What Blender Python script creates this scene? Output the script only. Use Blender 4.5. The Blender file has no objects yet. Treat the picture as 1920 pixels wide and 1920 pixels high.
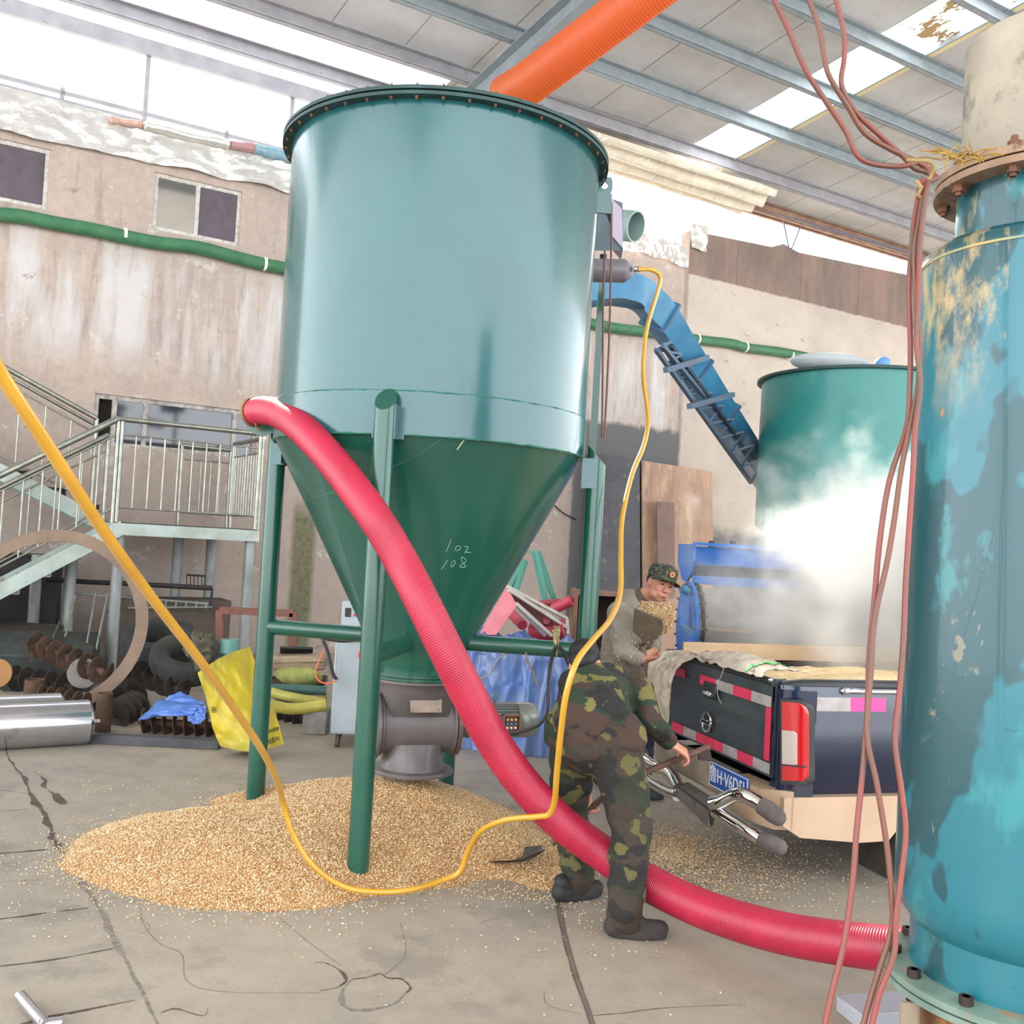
import bpy, bmesh, math, random
import numpy as np
from mathutils import Vector, Matrix, noise
random.seed(7); rng = np.random.default_rng(7)
D = bpy.data; SC = bpy.context.scene; COL = SC.collection
PI = math.pi
V = Vector
# ------------------------------------------------------------ camera
F = 1850.0; TH = math.atan(55/1850); RO = .056
_r0 = V((1,0,0)); _u0 = V((0,-math.sin(TH),math.cos(TH))); FW = V((0,math.cos(TH),math.sin(TH)))
CU = _u0*math.cos(RO) - _r0*math.sin(RO); CR = _r0*math.cos(RO) + _u0*math.sin(RO)
CP = V((0,0,1.7))
cam = D.objects.new('camera', D.cameras.new('camera')); COL.objects.link(cam)
cam.data.lens = F/1920*36; cam.data.sensor_width = 36; cam.data.clip_start = .05; cam.data.clip_end = 300
M = Matrix((CR, CU, -FW)).transposed().to_4x4(); M.translation = CP
cam.matrix_world = M
SC.camera = cam
# ------------------------------------------------------------ sky, sun, exposure
wd = D.worlds.new('world'); SC.world = wd; wd.use_nodes = True
bg = wd.node_tree.nodes['Background']
bg.inputs[0].default_value = (.90,.95,1,1); bg.inputs[1].default_value = 3.0
sun = D.objects.new('sun', D.lights.new('sun','SUN')); COL.objects.link(sun)
sun.data.energy = 12; sun.data.angle = math.radians(1.2); sun.data.color = (1,.95,.86)
_el = math.radians(30.8); _sd = V((-.406,.914,0))*math.cos(_el) + V((0,0,math.sin(_el)))
sun.rotation_euler = _sd.to_track_quat('Z','Y').to_euler()
SC.view_settings.view_transform = 'Standard'; SC.view_settings.look = 'None'
SC.view_settings.exposure = .82; SC.view_settings.gamma = 1
SC.cycles.volume_bounces = 3
try: SC.view_settings.use_curve_mapping = False
except Exception: pass
# ------------------------------------------------------------ pixel helpers (turn a measured direction plus a distance into a place)
def ray(x,y): return FW*F + CR*(x-960) + CU*(960-y)
def pt(x,y,Y): d = ray(x,y); return CP + d*(Y/d.y)
def gp(x,y,z=0): d = ray(x,y); return CP + d*((z-1.7)/d.z)
A_ = math.radians(58.8); WD = V((math.sin(A_),math.cos(A_),0)); WN = V((WD.y,-WD.x,0)); WB = V((-3.11,13.4,0))
def wl(t,z,q=0): return WB + WD*t + WN*q + V((0,0,z))
def wh(x,y,q=0):
    d = ray(x,y); k = ((WB+WN*q-CP).dot(WN))/d.dot(WN); p = CP+d*k
    return (p-WB).dot(WD), p.z
def wp(x,y,q=0): t,z = wh(x,y,q); return wl(t,z,q)
Z0 = 8.1; SL = .088
def rl(t,q,off=0): return wl(t,Z0+SL*q+off,q)
WFR = Matrix((WD, -WN, V((0,0,1)))).transposed().to_4x4(); WFR.translation = WB   # wall frame: local x = along the wall, z = up
UP = V((0,0,1))
# ------------------------------------------------------------ materials
def nt(name):
    m = D.materials.new(name); m.use_nodes = True; t = m.node_tree
    return m, t, t.nodes, t.links, t.nodes['Principled BSDF']
def lin(c):
    return tuple(((x/255)/12.92 if x/255 <= .04045 else ((x/255+.055)/1.055)**2.4) for x in c)+(1,)
def S(ns, cls, **k):
    n = ns.new(cls)
    for a,b in k.items(): setattr(n,a,b)
    return n
def mth(ns, lk, op, a, b=None, c=None, clamp=False):
    n = ns.new('ShaderNodeMath'); n.operation = op; n.use_clamp = clamp
    for i,x in enumerate((a,b,c)):
        if x is None: continue
        if isinstance(x,(int,float)): n.inputs[i].default_value = x
        else: lk.new(x, n.inputs[i])
    return n.outputs[0]
def mixc(ns, lk, f, a, b):
    n = ns.new('ShaderNodeMix'); n.data_type = 'RGBA'
    for s,x in ((0,f),(6,a),(7,b)):
        if isinstance(x,(int,float)): n.inputs[s].default_value = x
        elif isinstance(x,tuple): n.inputs[s].default_value = x
        else: lk.new(x, n.inputs[s])
    return n.outputs[2]
def tex(ns, lk, scale=5, detail=4, rough=.55, vec=None, stretch=None, cls='ShaderNodeTexNoise', out=0):
    n = ns.new(cls); n.inputs['Scale'].default_value = scale
    if cls == 'ShaderNodeTexNoise':
        n.inputs['Detail'].default_value = detail; n.inputs['Roughness'].default_value = rough
    if vec is None: vec = ns.new('ShaderNodeTexCoord').outputs['Object']
    if stretch:
        mp = ns.new('ShaderNodeMapping'); mp.inputs['Scale'].default_value = stretch; lk.new(vec, mp.inputs[0]); vec = mp.outputs[0]
    lk.new(vec, n.inputs['Vector']); return n.outputs[out]
def ramp(ns, lk, f, a, b):
    n = ns.new('ShaderNodeMapRange'); n.inputs[1].default_value = a; n.inputs[2].default_value = b
    lk.new(f, n.inputs[0]); return n.outputs[0]
def mat(name, c1, c2=None, rough=.5, metal=0, scale=6, bump=0, bscale=40, stretch=None, coat=0, lo=.35, hi=.65, detail=5, c3=None, s3=14, l3=.58, h3=.66, spec=None, rvar=0, bstretch=None):
    m,t,ns,lk,b = nt(name)
    c1 = lin(c1); col = c1
    if c2:
        f = ramp(ns, lk, tex(ns,lk,scale,detail,stretch=stretch), lo, hi); col = mixc(ns,lk,f,c1,lin(c2))
    if c3:
        f = ramp(ns, lk, tex(ns,lk,s3,6,.65,stretch=stretch), l3, h3); col = mixc(ns,lk,f,col,lin(c3))
    if isinstance(col,tuple): b.inputs['Base Color'].default_value = col
    else: lk.new(col, b.inputs['Base Color'])
    b.inputs['Roughness'].default_value = rough; b.inputs['Metallic'].default_value = metal
    if coat: b.inputs['Coat Weight'].default_value = coat; b.inputs['Coat Roughness'].default_value = .12
    if spec is not None: b.inputs['Specular IOR Level'].default_value = spec
    if rvar: lk.new(mth(ns,lk,'MULTIPLY_ADD',tex(ns,lk,9,4),rvar,rough-rvar/2,True), b.inputs['Roughness'])
    if bump:
        bn = ns.new('ShaderNodeBump'); bn.inputs['Strength'].default_value = bump; bn.inputs['Distance'].default_value = .02
        lk.new(tex(ns,lk,bscale,5,stretch=bstretch), bn.inputs['Height']); lk.new(bn.outputs[0], b.inputs['Normal'])
    return m
# ------------------------------------------------------------ mesh builder
WL = {}
def ortho(d):
    d = d.normalized(); a = UP if abs(d.z) < .9 else V((1,0,0))
    x = a.cross(d).normalized(); return x, d.cross(x)
def smoothpts(P, n=8):
    P = [V(p) for p in P]
    if len(P) < 3: return P
    Q = [P[0]*2-P[1]]+P+[P[-1]*2-P[-2]]; out = []
    for i in range(1,len(Q)-2):
        a,b,c,d = Q[i-1:i+3]
        for k in range(n):
            s = k/n; out.append(.5*((2*b)+(c-a)*s+(2*a-5*b+4*c-d)*s*s+(3*b-a-3*c+d)*s**3))
    out.append(P[-1]); return out
class MB:
    def __init__(s): s.v=[]; s.f=[]; s.m=[]
    def add(s, vs, fs, mi=0):
        o = len(s.v); s.v += [V(v) for v in vs]; s.f += [tuple(o+i for i in f) for f in fs]; s.m += [mi]*len(fs); return s
    def box(s, c, size, R=None, mi=0, bev=0):
        R = R or Matrix.Identity(3); c = V(c); h = [x/2 for x in size]
        if bev:
            b = min(bev, min(h)*.9); vs=[]; fs=[]
            for sx in (-1,1):
                for sy in (-1,1):
                    for sz in (-1,1):
                        for k in range(3):
                            q = [sx*(h[0]-b),sy*(h[1]-b),sz*(h[2]-b)]; q[k] += (sx,sy,sz)[k]*b; vs.append(c+R@V(q))
            bm = bmesh.new(); bv=[bm.verts.new(v) for v in vs]; r = bmesh.ops.convex_hull(bm, input=bv)
            bmesh.ops.dissolve_limit(bm, angle_limit=.02, verts=bm.verts, edges=bm.edges)
            bm.verts.index_update(); s.add([v.co.copy() for v in bm.verts],[tuple(v.index for v in f.verts) for f in bm.faces],mi); bm.free(); return s
        vs = [c+R@V((a*h[0],b_*h[1],d*h[2])) for a in (-1,1) for b_ in (-1,1) for d in (-1,1)]
        return s.add(vs, [(0,1,3,2),(4,6,7,5),(0,4,5,1),(2,3,7,6),(0,2,6,4),(1,5,7,3)], mi)
    def beam(s, a, b, w, h, up=UP, mi=0, bev=0):
        a=V(a); b=V(b); d=(b-a); L=d.length; d.normalize()
        x = d.cross(up)
        if x.length < 1e-4: x = d.cross(V((1,0,0)))
        x.normalize(); z = x.cross(d)
        return s.box((a+b)/2, (w,L,h), Matrix((x,d,z)).transposed(), mi, bev)
    def tube(s, P, r, seg=12, caps=True, mi=0, closed=False, sub=0):
        if sub: P = smoothpts(P, sub)
        P = [V(p) for p in P]; n = len(P); rr = r if callable(r) else (lambda i: r if not isinstance(r,(list,tuple)) else r[i])
        T = []
        for i in range(n):
            a = P[(i-1)%n] if (i or closed) else P[0]; b = P[(i+1)%n] if (i<n-1 or closed) else P[-1]; T.append((b-a).normalized())
        x,y = ortho(T[0]); vs = []
        for i in range(n):
            x = (x - T[i]*x.dot(T[i])).normalized(); y = T[i].cross(x)
            R = rr(i)
            for k in range(seg):
                an = 2*PI*k/seg; vs.append(P[i]+(x*math.cos(an)+y*math.sin(an))*R)
        fs = []
        for i in range(n if closed else n-1):
            for k in range(seg):
                a=i*seg+k; b=i*seg+(k+1)%seg; c=((i+1)%n)*seg+(k+1)%seg; d=((i+1)%n)*seg+k; fs.append((a,b,c,d))
        if caps and not closed: fs += [tuple(range(seg))[::-1], tuple((n-1)*seg+k for k in range(seg))]
        return s.add(vs, fs, mi)
    def cyl(s, a, b, r, r2=None, seg=24, caps=True, mi=0):
        return s.tube([a,b], [r, r if r2 is None else r2], seg, caps, mi)
    def lathe(s, prof, c, seg=48, axis=UP, mi=0, arc=None):
        c=V(c); ax=V(axis).normalized(); x,y = ortho(ax) if abs(ax.z)<.99 else (V((1,0,0)),V((0,1,0))); n=len(prof); vs=[]
        for r,z in prof:
            for k in range(seg):
                an=2*PI*k/seg; vs.append(c+ax*z+(x*math.cos(an)+y*math.sin(an))*r)
        fs=[(i*seg+k, i*seg+(k+1)%seg, (i+1)*seg+(k+1)%seg, (i+1)*seg+k) for i in range(n-1) for k in range(seg)]
        closed = len(prof)>3 and prof[0]==prof[-1]
        if prof[0][0] > 1e-5 and not closed: fs.append(tuple(range(seg))[::-1])
        if prof[-1][0] > 1e-5 and not closed: fs.append(tuple((n-1)*seg+k for k in range(seg)))
        return s.add(vs, fs, mi)
    def ell(s, c, rad, R=None, seg=16, rings=10, mi=0):
        R = R or Matrix.Identity(3); c=V(c)
        vs=[c+R@V((0,0,-rad[2]))]
        for i in range(1,rings):
            ph=-PI/2+PI*i/rings
            for k in range(seg): an=2*PI*k/seg; vs.append(c+R@V((rad[0]*math.cos(ph)*math.cos(an),rad[1]*math.cos(ph)*math.sin(an),rad[2]*math.sin(ph))))
        vs.append(c+R@V((0,0,rad[2]))); fs=[(0,1+(k+1)%seg,1+k) for k in range(seg)]
        for i in range(rings-2):
            for k in range(seg): a=1+i*seg; fs.append((a+k,a+(k+1)%seg,a+seg+(k+1)%seg,a+seg+k))
        a=1+(rings-2)*seg; fs += [(a+k,a+(k+1)%seg,len(vs)-1) for k in range(seg)]
        return s.add(vs,fs,mi)
    def prism(s, poly, d, mi=0):
        poly=[V(p) for p in poly]; d=V(d); n=len(poly)
        return s.add(poly+[p+d for p in poly], [tuple(range(n))[::-1], tuple(range(n,2*n))]+[(i,(i+1)%n,n+(i+1)%n,n+i) for i in range(n)], mi)
    def hull(s, pts, mi=0):
        bm=bmesh.new(); bv=[bm.verts.new(V(p)) for p in pts]; bmesh.ops.convex_hull(bm,input=bv)
        bmesh.ops.delete(bm,geom=[v for v in bm.verts if not v.link_faces],context='VERTS')
        bm.verts.index_update(); s.add([v.co.copy() for v in bm.verts],[tuple(v.index for v in f.verts) for f in bm.faces],mi); bm.free(); return s
    def grid(s, fn, nu, nv, mi=0, th=0):
        vs=[V(fn(i/nu,j/nv)) for i in range(nu+1) for j in range(nv+1)]
        fs=[(i*(nv+1)+j,(i+1)*(nv+1)+j,(i+1)*(nv+1)+j+1,i*(nv+1)+j+1) for i in range(nu) for j in range(nv)]
        return s.add(vs,fs,mi)
    def build(s, name, mats, parent=None, angle=38, frame=None, flat=False, kind=None, origin=None, mods=None, fixn=True):
        me = D.meshes.new(name); o = D.objects.new(name, me); COL.objects.link(o)
        if frame is not None: inv = frame.inverted(); vs=[inv@v for v in s.v]; o.matrix_world = frame
        else:
            if parent is not None: org = WL[parent.name]
            else:
                A=np.array([tuple(v) for v in s.v]); lo=A.min(0); hi=A.max(0); org=V(((lo[0]+hi[0])/2,(lo[1]+hi[1])/2,lo[2]))
                if origin is not None: org = V(origin)
                o.location = org
            vs=[v-org for v in s.v]; WL[o.name]=org
        me.from_pydata([tuple(v) for v in vs],[],s.f)
        for mm in (mats if isinstance(mats,(list,tuple)) else [mats]): me.materials.append(mm)
        me.polygons.foreach_set('material_index', s.m)
        if fixn:
            bm=bmesh.new(); bm.from_mesh(me); bmesh.ops.recalc_face_normals(bm,faces=bm.faces); bm.to_mesh(me); bm.free()
        if not flat:
            me.polygons.foreach_set('use_smooth',[True]*len(me.polygons)); me.set_sharp_from_angle(angle=math.radians(angle))
        me.update()
        if parent is not None: o.parent = parent
        if kind: o['kind'] = kind
        return o
def thing(name, label, cat, loc, group=None):
    o = D.objects.new(name, None); COL.objects.link(o); o.location = loc; o.empty_display_size=.1; WL[o.name] = V(loc)
    return tag(o, label, cat, group)
def tag(o, label=None, cat=None, group=None, kind=None):
    if label: o['label']=label
    if cat: o['category']=cat
    if group: o['group']=group
    if kind: o['kind']=kind
    return o
def struct(mb, name, m, **k): return mb.build(name, m, kind='structure', **k)
def one(mb, name, m, label, cat, group=None, kind=None, **k): return tag(mb.build(name, m, **k), label, cat, group, kind)
def copytree(o, loc, rot=None, label=None, parent=None):
    c = o.copy(); COL.objects.link(c)
    if parent is None: c.location = loc
    else: c.parent = parent
    if rot is not None: c.rotation_euler = rot
    if label: c['label']=label
    for ch in list(o.children): copytree(ch, None, None, None, c)
    return c
def nz(p, s=1): return noise.noise(V(p)*s)
def fold(p, s=1): return noise.multi_fractal(V(p)*s, .9, 2.1, 4)-1
# ============================================================ SETTING
# ---- floor with its cracks
m,t,ns,lk,b = nt('concrete_floor')
big = ramp(ns,lk,tex(ns,lk,.55,5,.6),.38,.62); fine = ramp(ns,lk,tex(ns,lk,7,8,.7),.35,.7)
c = mixc(ns,lk,big,lin((158,146,130)),lin((134,127,118))); c = mixc(ns,lk,mth(ns,lk,'MULTIPLY',fine,.45),c,lin((176,162,142)))
sp = ramp(ns,lk,tex(ns,lk,60,4,.6),.60,.74); c = mixc(ns,lk,mth(ns,lk,'MULTIPLY',sp,.35),c,lin((95,88,80)))
st = ramp(ns,lk,tex(ns,lk,1.7,6,.7),.55,.62); c = mixc(ns,lk,mth(ns,lk,'MULTIPLY',st,.35),c,lin((104,100,96)))
lk.new(c,b.inputs['Base Color']); lk.new(ramp(ns,lk,tex(ns,lk,1.1,5),.2,.9),b.inputs['Roughness'])
bn=ns.new('ShaderNodeBump'); bn.inputs['Strength'].default_value=.25; bn.inputs['Distance'].default_value=.01; lk.new(tex(ns,lk,25,8,.7),bn.inputs['Height']); lk.new(bn.outputs[0],b.inputs['Normal'])
b.inputs['Roughness'].default_value=.6
for l in list(b.inputs['Roughness'].links): t.links.remove(l)
lk.new(mth(ns,lk,'MULTIPLY_ADD',tex(ns,lk,1.1,5),.5,.38),b.inputs['Roughness'])
M_FLOOR=m
M_CRACK=mat('crack_dark',(92,78,66),(70,58,50),rough=1)
M_JOINT=mat('joint_filler',(112,103,92),(90,82,74),rough=.9)
M_PATCH=mat('rough_patch',(138,130,119),(108,98,88),rough=.95,scale=30,bump=.5)
fl=MB(); fl.grid(lambda u,v: V((-18+46*u, -14+44*v, 0)), 2, 2)
def strip(P, w0, w1, mi, z=.0012, jit=.35, n=10):
    Q=[gp(x,y) for x,y in P]; Q=smoothpts(Q,n); L=[];R=[]
    for i,p in enumerate(Q):
        d=(Q[min(i+1,len(Q)-1)]-Q[max(i-1,0)]).normalized(); s=V((-d.y,d.x,0)); k=i/(len(Q)-1)
        w=.6*(w0+(w1-w0)*math.sin(PI*min(1,max(0,k))))*(1+jit*2*nz(p,9)+jit*random.uniform(-.6,.6)); w=max(.0015,w)
        off=s*(nz(p+V((5,2,0)),6)*w*1.2*jit)
        L.append(p+s*w/2+off); R.append(p-s*w/2+off)
    for a in L+R: a.z=z
    n_=len(Q); fl.add(L+R,[(i,i+1,n_+i+1,n_+i) for i in range(n_-1)],mi)
main=[(8,1400),(22,1432),(45,1460),(58,1490),(75,1515),(90,1540),(98,1565),(112,1592),(132,1622),(156,1655),(182,1695),(205,1740),(224,1778),(246,1822),(270,1870),(298,1925)]
strip(main,.012,.05,3,.0010,.5)
strip(main[:9],.006,.04,1,.0016,.9)
strip([(60,1446),(82,1460),(84,1476),(104,1490),(124,1506)],.004,.03,1,.0017,1)
fl.add([gp(x,y,.0019) for x,y in ((97,1490),(108,1486),(125,1502),(126,1507),(112,1508),(100,1500))],[(0,1,2,3,4,5)],1)
for P,w in (([(-20,1523),(56,1517)],.012),([(-20,1602),(50,1597),(112,1591)],.03),([(-20,1656),(40,1652),(100,1648)],.004),([(-20,1726),(60,1716),(165,1702)],.022),([(-20,1814),(90,1801),(212,1779)],.016),([(-40,1942),(60,1916),(90,1905),(180,1890),(252,1876)],.024),([(-20,1434),(30,1440)],.01),([(0,1482),(48,1487)],.012)):
    strip(P,w*.5,w,1,.0016,.7)
for P,w in (([(590,1805),(612,1806),(640,1822),(650,1840),(632,1852),(600,1858)],.018),([(660,1836),(690,1833),(712,1826),(728,1834),(752,1836),(768,1852),(762,1862)],.016),([(440,1640),(455,1660),(500,1700),(570,1760),(640,1812)],.003),
            ([(262,1700),(270,1735),(300,1770),(340,1790),(352,1840),(420,1860),(600,1862)],.003),([(260,1720),(282,1738),(262,1752)],.003),([(300,1900),(330,1893),(380,1905),(390,1890)],.010),([(1100,1906),(1160,1901),(1250,1890),(1400,1884)],.006),([(900,1732),(925,1724),(960,1722)],.005),([(750,1730),(760,1790),(720,1830)],.002),([(1020,1860),(1028,1885),(1090,1903)],.002)):
    strip(P,w*.4,w,1,.0017,.8)
strip([(768,1852),(740,1882),(690,1893),(650,1888),(640,1860),(660,1836)],.004,.03,3,.0013,.6)
joint=[(1036,1560),(1040,1640),(1046,1700),(1060,1765),(1078,1830),(1096,1880),(1112,1930)]
strip(joint,.030,.034,2,.0018,.15); strip([(x-3,y) for x,y in joint],.004,.006,1,.0022,.3); strip([(x+6,y) for x,y in joint],.003,.005,1,.0022,.3)
floor=struct(fl,'floor',[M_FLOOR,M_CRACK,M_JOINT,M_PATCH],flat=True,frame=Matrix.Identity(4),fixn=False)

# ---- back wall (local x along the wall, local z up)
m,t,ns,lk,b = nt('old_plaster')
oc=ns.new('ShaderNodeTexCoord').outputs['Object']; sx=ns.new('ShaderNodeSeparateXYZ'); lk.new(oc,sx.inputs[0]); X,Z=sx.outputs[0],sx.outputs[2]
wob=mth(ns,lk,'MULTIPLY_ADD',tex(ns,lk,1.3,6,.65),1.0,-.5); wobs=mth(ns,lk,'MULTIPLY_ADD',tex(ns,lk,5,6,.7),.3,-.15)
Xw=mth(ns,lk,'ADD',X,mth(ns,lk,'MULTIPLY',wobs,.25)); Zw=mth(ns,lk,'ADD',Z,wob); Zs=mth(ns,lk,'ADD',Z,wobs)
c=mixc(ns,lk,ramp(ns,lk,tex(ns,lk,.9,8,.7),.35,.65),lin((188,168,154)),lin((166,150,140)))
c=mixc(ns,lk,mth(ns,lk,'MULTIPLY',ramp(ns,lk,tex(ns,lk,9,8,.75),.45,.7),.5),c,lin((146,132,122)))
# whitewashed band below the pipe
def band(lo,hi,s=.25,z=None):
    z=z or Zw; a=ramp(ns,lk,z,lo-s,lo+s); d=ramp(ns,lk,z,hi+s,hi-s); return mth(ns,lk,'MULTIPLY',a,d)
strk=ramp(ns,lk,tex(ns,lk,1.6,8,.65,stretch=(1.6,1,.22)),.42,.58)
c=mixc(ns,lk,mth(ns,lk,'MULTIPLY',mth(ns,lk,'MULTIPLY',band(3.7,5.0),strk),.75),c,lin((206,202,200)))
dk=ramp(ns,lk,tex(ns,lk,2.2,8,.7,stretch=(2.2,1,.3)),.56,.66)
c=mixc(ns,lk,mth(ns,lk,'MULTIPLY',mth(ns,lk,'MULTIPLY',band(3.4,6.4),dk),.55),c,lin((134,120,110)))
c=mixc(ns,lk,mth(ns,lk,'MULTIPLY',band(-1,2.4,.5),.35),c,lin((142,130,122)))
# flaked patches
fk=ramp(ns,lk,tex(ns,lk,1.9,10,.78),.585,.605)
c=mixc(ns,lk,mth(ns,lk,'MULTIPLY',fk,.55),c,lin((204,198,192)))
fk2=ramp(ns,lk,tex(ns,lk,2.6,10,.8,stretch=(1,1.7,1.2)),.615,.63)
c=mixc(ns,lk,mth(ns,lk,'MULTIPLY',fk2,.6),c,lin((118,104,96)))
# cream section on the right, its worn spots
right=ramp(ns,lk,Xw,6.93,6.96)
cr=mixc(ns,lk,ramp(ns,lk,tex(ns,lk,.8,7,.65),.35,.7),lin((198,183,168)),lin((174,160,149)))
cr=mixc(ns,lk,mth(ns,lk,'MULTIPLY',ramp(ns,lk,tex(ns,lk,2.8,9,.75,stretch=(.7,1,2)),.60,.625),.6),cr,lin((140,126,114)))
cr=mixc(ns,lk,band(-1,2.1,.15),cr,lin((118,114,112)))
c=mixc(ns,lk,right,c,cr)
# dark painted base between hopper and cream section
pm=mth(ns,lk,'MULTIPLY',ramp(ns,lk,Zs,3.78,3.70),mth(ns,lk,'MULTIPLY',ramp(ns,lk,Xw,4.72,4.76),ramp(ns,lk,Xw,6.93,6.90)))
c=mixc(ns,lk,pm,c,lin((104,102,102)))
# moss streak
mo=mth(ns,lk,'MULTIPLY',mth(ns,lk,'MULTIPLY',ramp(ns,lk,Xw,.12,.2),ramp(ns,lk,Xw,.52,.44)),ramp(ns,lk,Zw,2.15,1.9))
c=mixc(ns,lk,mth(ns,lk,'MULTIPLY',mo,mth(ns,lk,'MULTIPLY_ADD',tex(ns,lk,14,5),.8,.35,True)),c,lin((84,88,48)))
# brown sheet band along the top right
br=mth(ns,lk,'MULTIPLY',right,ramp(ns,lk,mth(ns,lk,'ADD',Z,mth(ns,lk,'MULTIPLY',wobs,.35)),6.5,6.53))
bc=mixc(ns,lk,ramp(ns,lk,tex(ns,lk,1.3,8,.7,stretch=(1.2,1,.4)),.35,.65),lin((150,122,108)),lin((112,98,92)))
jn=mth(ns,lk,'LESS_THAN',mth(ns,lk,'FRACT',mth(ns,lk,'MULTIPLY',X,.62)),.012)
bc=mixc(ns,lk,mth(ns,lk,'MULTIPLY',jn,.5),bc,lin((78,66,60)))
c=mixc(ns,lk,br,c,bc)
ed=mth(ns,lk,'MULTIPLY',ramp(ns,lk,Xw,6.84,6.88),ramp(ns,lk,Xw,6.98,6.94)); c=mixc(ns,lk,mth(ns,lk,'MULTIPLY',ed,.45),c,lin((110,94,80)))
lk.new(c,b.inputs['Base Color']); b.inputs['Roughness'].default_value=.92
bn=ns.new('ShaderNodeBump'); bn.inputs['Strength'].default_value=.5; bn.inputs['Distance'].default_value=.03; lk.new(tex(ns,lk,6,9,.7),bn.inputs['Height']); lk.new(bn.outputs[0],b.inputs['Normal'])
M_WALL=m
HOLES=[(-4.6,-3.14,5.37,6.10),(-1.93,-.82,5.40,6.13),(-2.46,-.42,2.60,3.24)]
def cellwall(mb, t0,t1,z0,ztop, holes, q=0, depth=.22):
    ts=sorted({t0,t1}|{h[0] for h in holes}|{h[1] for h in holes}); zs=sorted({z0,ztop}|{h[2] for h in holes}|{h[3] for h in holes})
    for i in range(len(ts)-1):
        for j in range(len(zs)-1):
            a,b_,c_,d=ts[i],ts[i+1],zs[j],zs[j+1]; mid=((a+b_)/2,(c_+d)/2)
            if any(h[0]<mid[0]<h[1] and h[2]<mid[1]<h[3] for h in holes): continue
            mb.box(wl((a+b_)/2,(c_+d)/2,q-depth/2),(b_-a,depth,d-c_),Matrix((WD,-WN,UP)).transposed())
wm=MB(); cellwall(wm,-9,4.4,0,6.68,HOLES); cellwall(wm,4.4,6.94,0,6.75,[])
wm.prism([wl(6.94,0,0),wl(18,0,0),wl(18,7.85,0),wl(12.7,7.59,0),wl(9.6,7.42,0),wl(9.2,7.5,0),wl(8.9,7.38,0),wl(6.94,7.27,0)],-WN*.22)
wall=struct(wm,'wall_back',M_WALL,frame=WFR,flat=True)
WR=Matrix((WD,-WN,UP)).transposed()
M_ALU=mat('window_aluminium',(200,195,188),(170,160,150),rough=.5,metal=.15,scale=20)
M_OLDF=mat('weathered_window_frame',(186,178,170),(132,120,112),rough=.75,scale=12)
m,t,ns,lk,b=nt('dark_window_glass'); b.inputs['Base Color'].default_value=lin((44,44,54)); b.inputs['Roughness'].default_value=.06; b.inputs['Specular IOR Level'].default_value=.9; M_GLASSD=m
M_REFL=mat('mirror_like_glass',(190,185,178),rough=.05,metal=.9)
M_SCREEN=mat('insect_screen',(96,84,92),(84,74,80),rough=.8)
def winframe(n, T0,T1,Za,Zb, mull, fm, panes, fw=.05, q=-.06, lintel=True):
    fr=MB()
    for a,b_,c_,d in ((T0,T1,Za,Za+fw),(T0,T1,Zb-fw,Zb),(T0,T0+fw,Za+fw,Zb-fw),(T1-fw,T1,Za+fw,Zb-fw)):
        fr.box(wl((a+b_)/2,(c_+d)/2,q),(b_-a,.06,d-c_),WR)
    for mt in mull: fr.box(wl(mt,(Za+Zb)/2,q+.002),(fw,.055,Zb-Za-2*fw),WR)
    o=struct(fr,'window_%d'%n,fm)
    for a,b_,pm,qq in panes:
        p=MB(); p.box(wl((a+b_)/2,(Za+Zb)/2,q+qq),(b_-a,.012,Zb-Za-2*fw),WR); p.build('window_pane',pm,parent=o)
    return o
winframe(1,-4.6,-3.14,5.37,6.10,[-3.95],M_ALU,[(-4.55,-3.97,M_GLASSD,0),(-3.92,-3.19,M_SCREEN,.01)])
winframe(2,-1.93,-.82,5.40,6.13,[-1.38],M_ALU,[(-1.88,-1.40,M_REFL,0),(-1.36,-.87,M_SCREEN,.01)])
winframe(3,-2.46,-.42,2.60,3.24,[-2.22,-1.85,-.72],M_OLDF,[(-2.19,-1.87,M_GLASSD,.012),(-1.83,-.74,M_GLASSD,0),(-.70,-.47,M_GLASSD,0)],fw=.055)
dkp=MB(); dkp.box(wl(-2.33,2.92,-.2),(.2,.02,.6),WR); struct(dkp,'trim_1',mat('opening_shade',(22,20,22),rough=1))  # near-black board: shade of the unglazed opening put into its colour
# ---- clerestory: sill rail, posts, top beam, glass
M_STEELG=mat('grey_purlin_steel',(168,164,166),(150,148,152),rough=.5,metal=.1,scale=4,c3=(118,98,84),s3=9,l3=.64,h3=.72)
M_STEELB=mat('bluegrey_steel',(152,160,162),(138,146,150),rough=.45,metal=.1,scale=5,c3=(180,172,164),s3=6,l3=.62,h3=.7)
M_RUSTB=mat('rusty_edge_beam',(168,136,112),(134,104,86),rough=.8,scale=5,stretch=(1,1,1))
sl=MB(); sl.box(wl(-4.5,6.72,-.1),(9,.14,.08),WR); sl.box(wl(-4.5,6.86,-.1),(9,.05,.05),WR)
for tt,zz in ((-5.6,7.62),(-4.0,7.62),(-2.09,7.62),(-.2,7.62),(1.6,7.62)): sl.box(wl(tt,(6.7+zz)/2,-.1),(.055,.06,zz-6.7),WR)
for tt in (-3.05,-1.05): sl.box(wl(tt,6.82,-.1),(.05,.05,.2),WR)
sl.box(wl(-3.6,7.70,-.06),(11,.14,.16),WR); sl.box(wl(-3.6,7.60,.0),(11,.05,.03),WR)
w4=struct(sl,'window_4',M_STEELG)
m,t,ns,lk,b=nt('clerestory_glass'); tr=ns.new('ShaderNodeBsdfTransparent'); mx=ns.new('ShaderNodeMixShader'); mx.inputs[0].default_value=.08; tr.inputs[0].default_value=(.97,.98,1,1)
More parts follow.
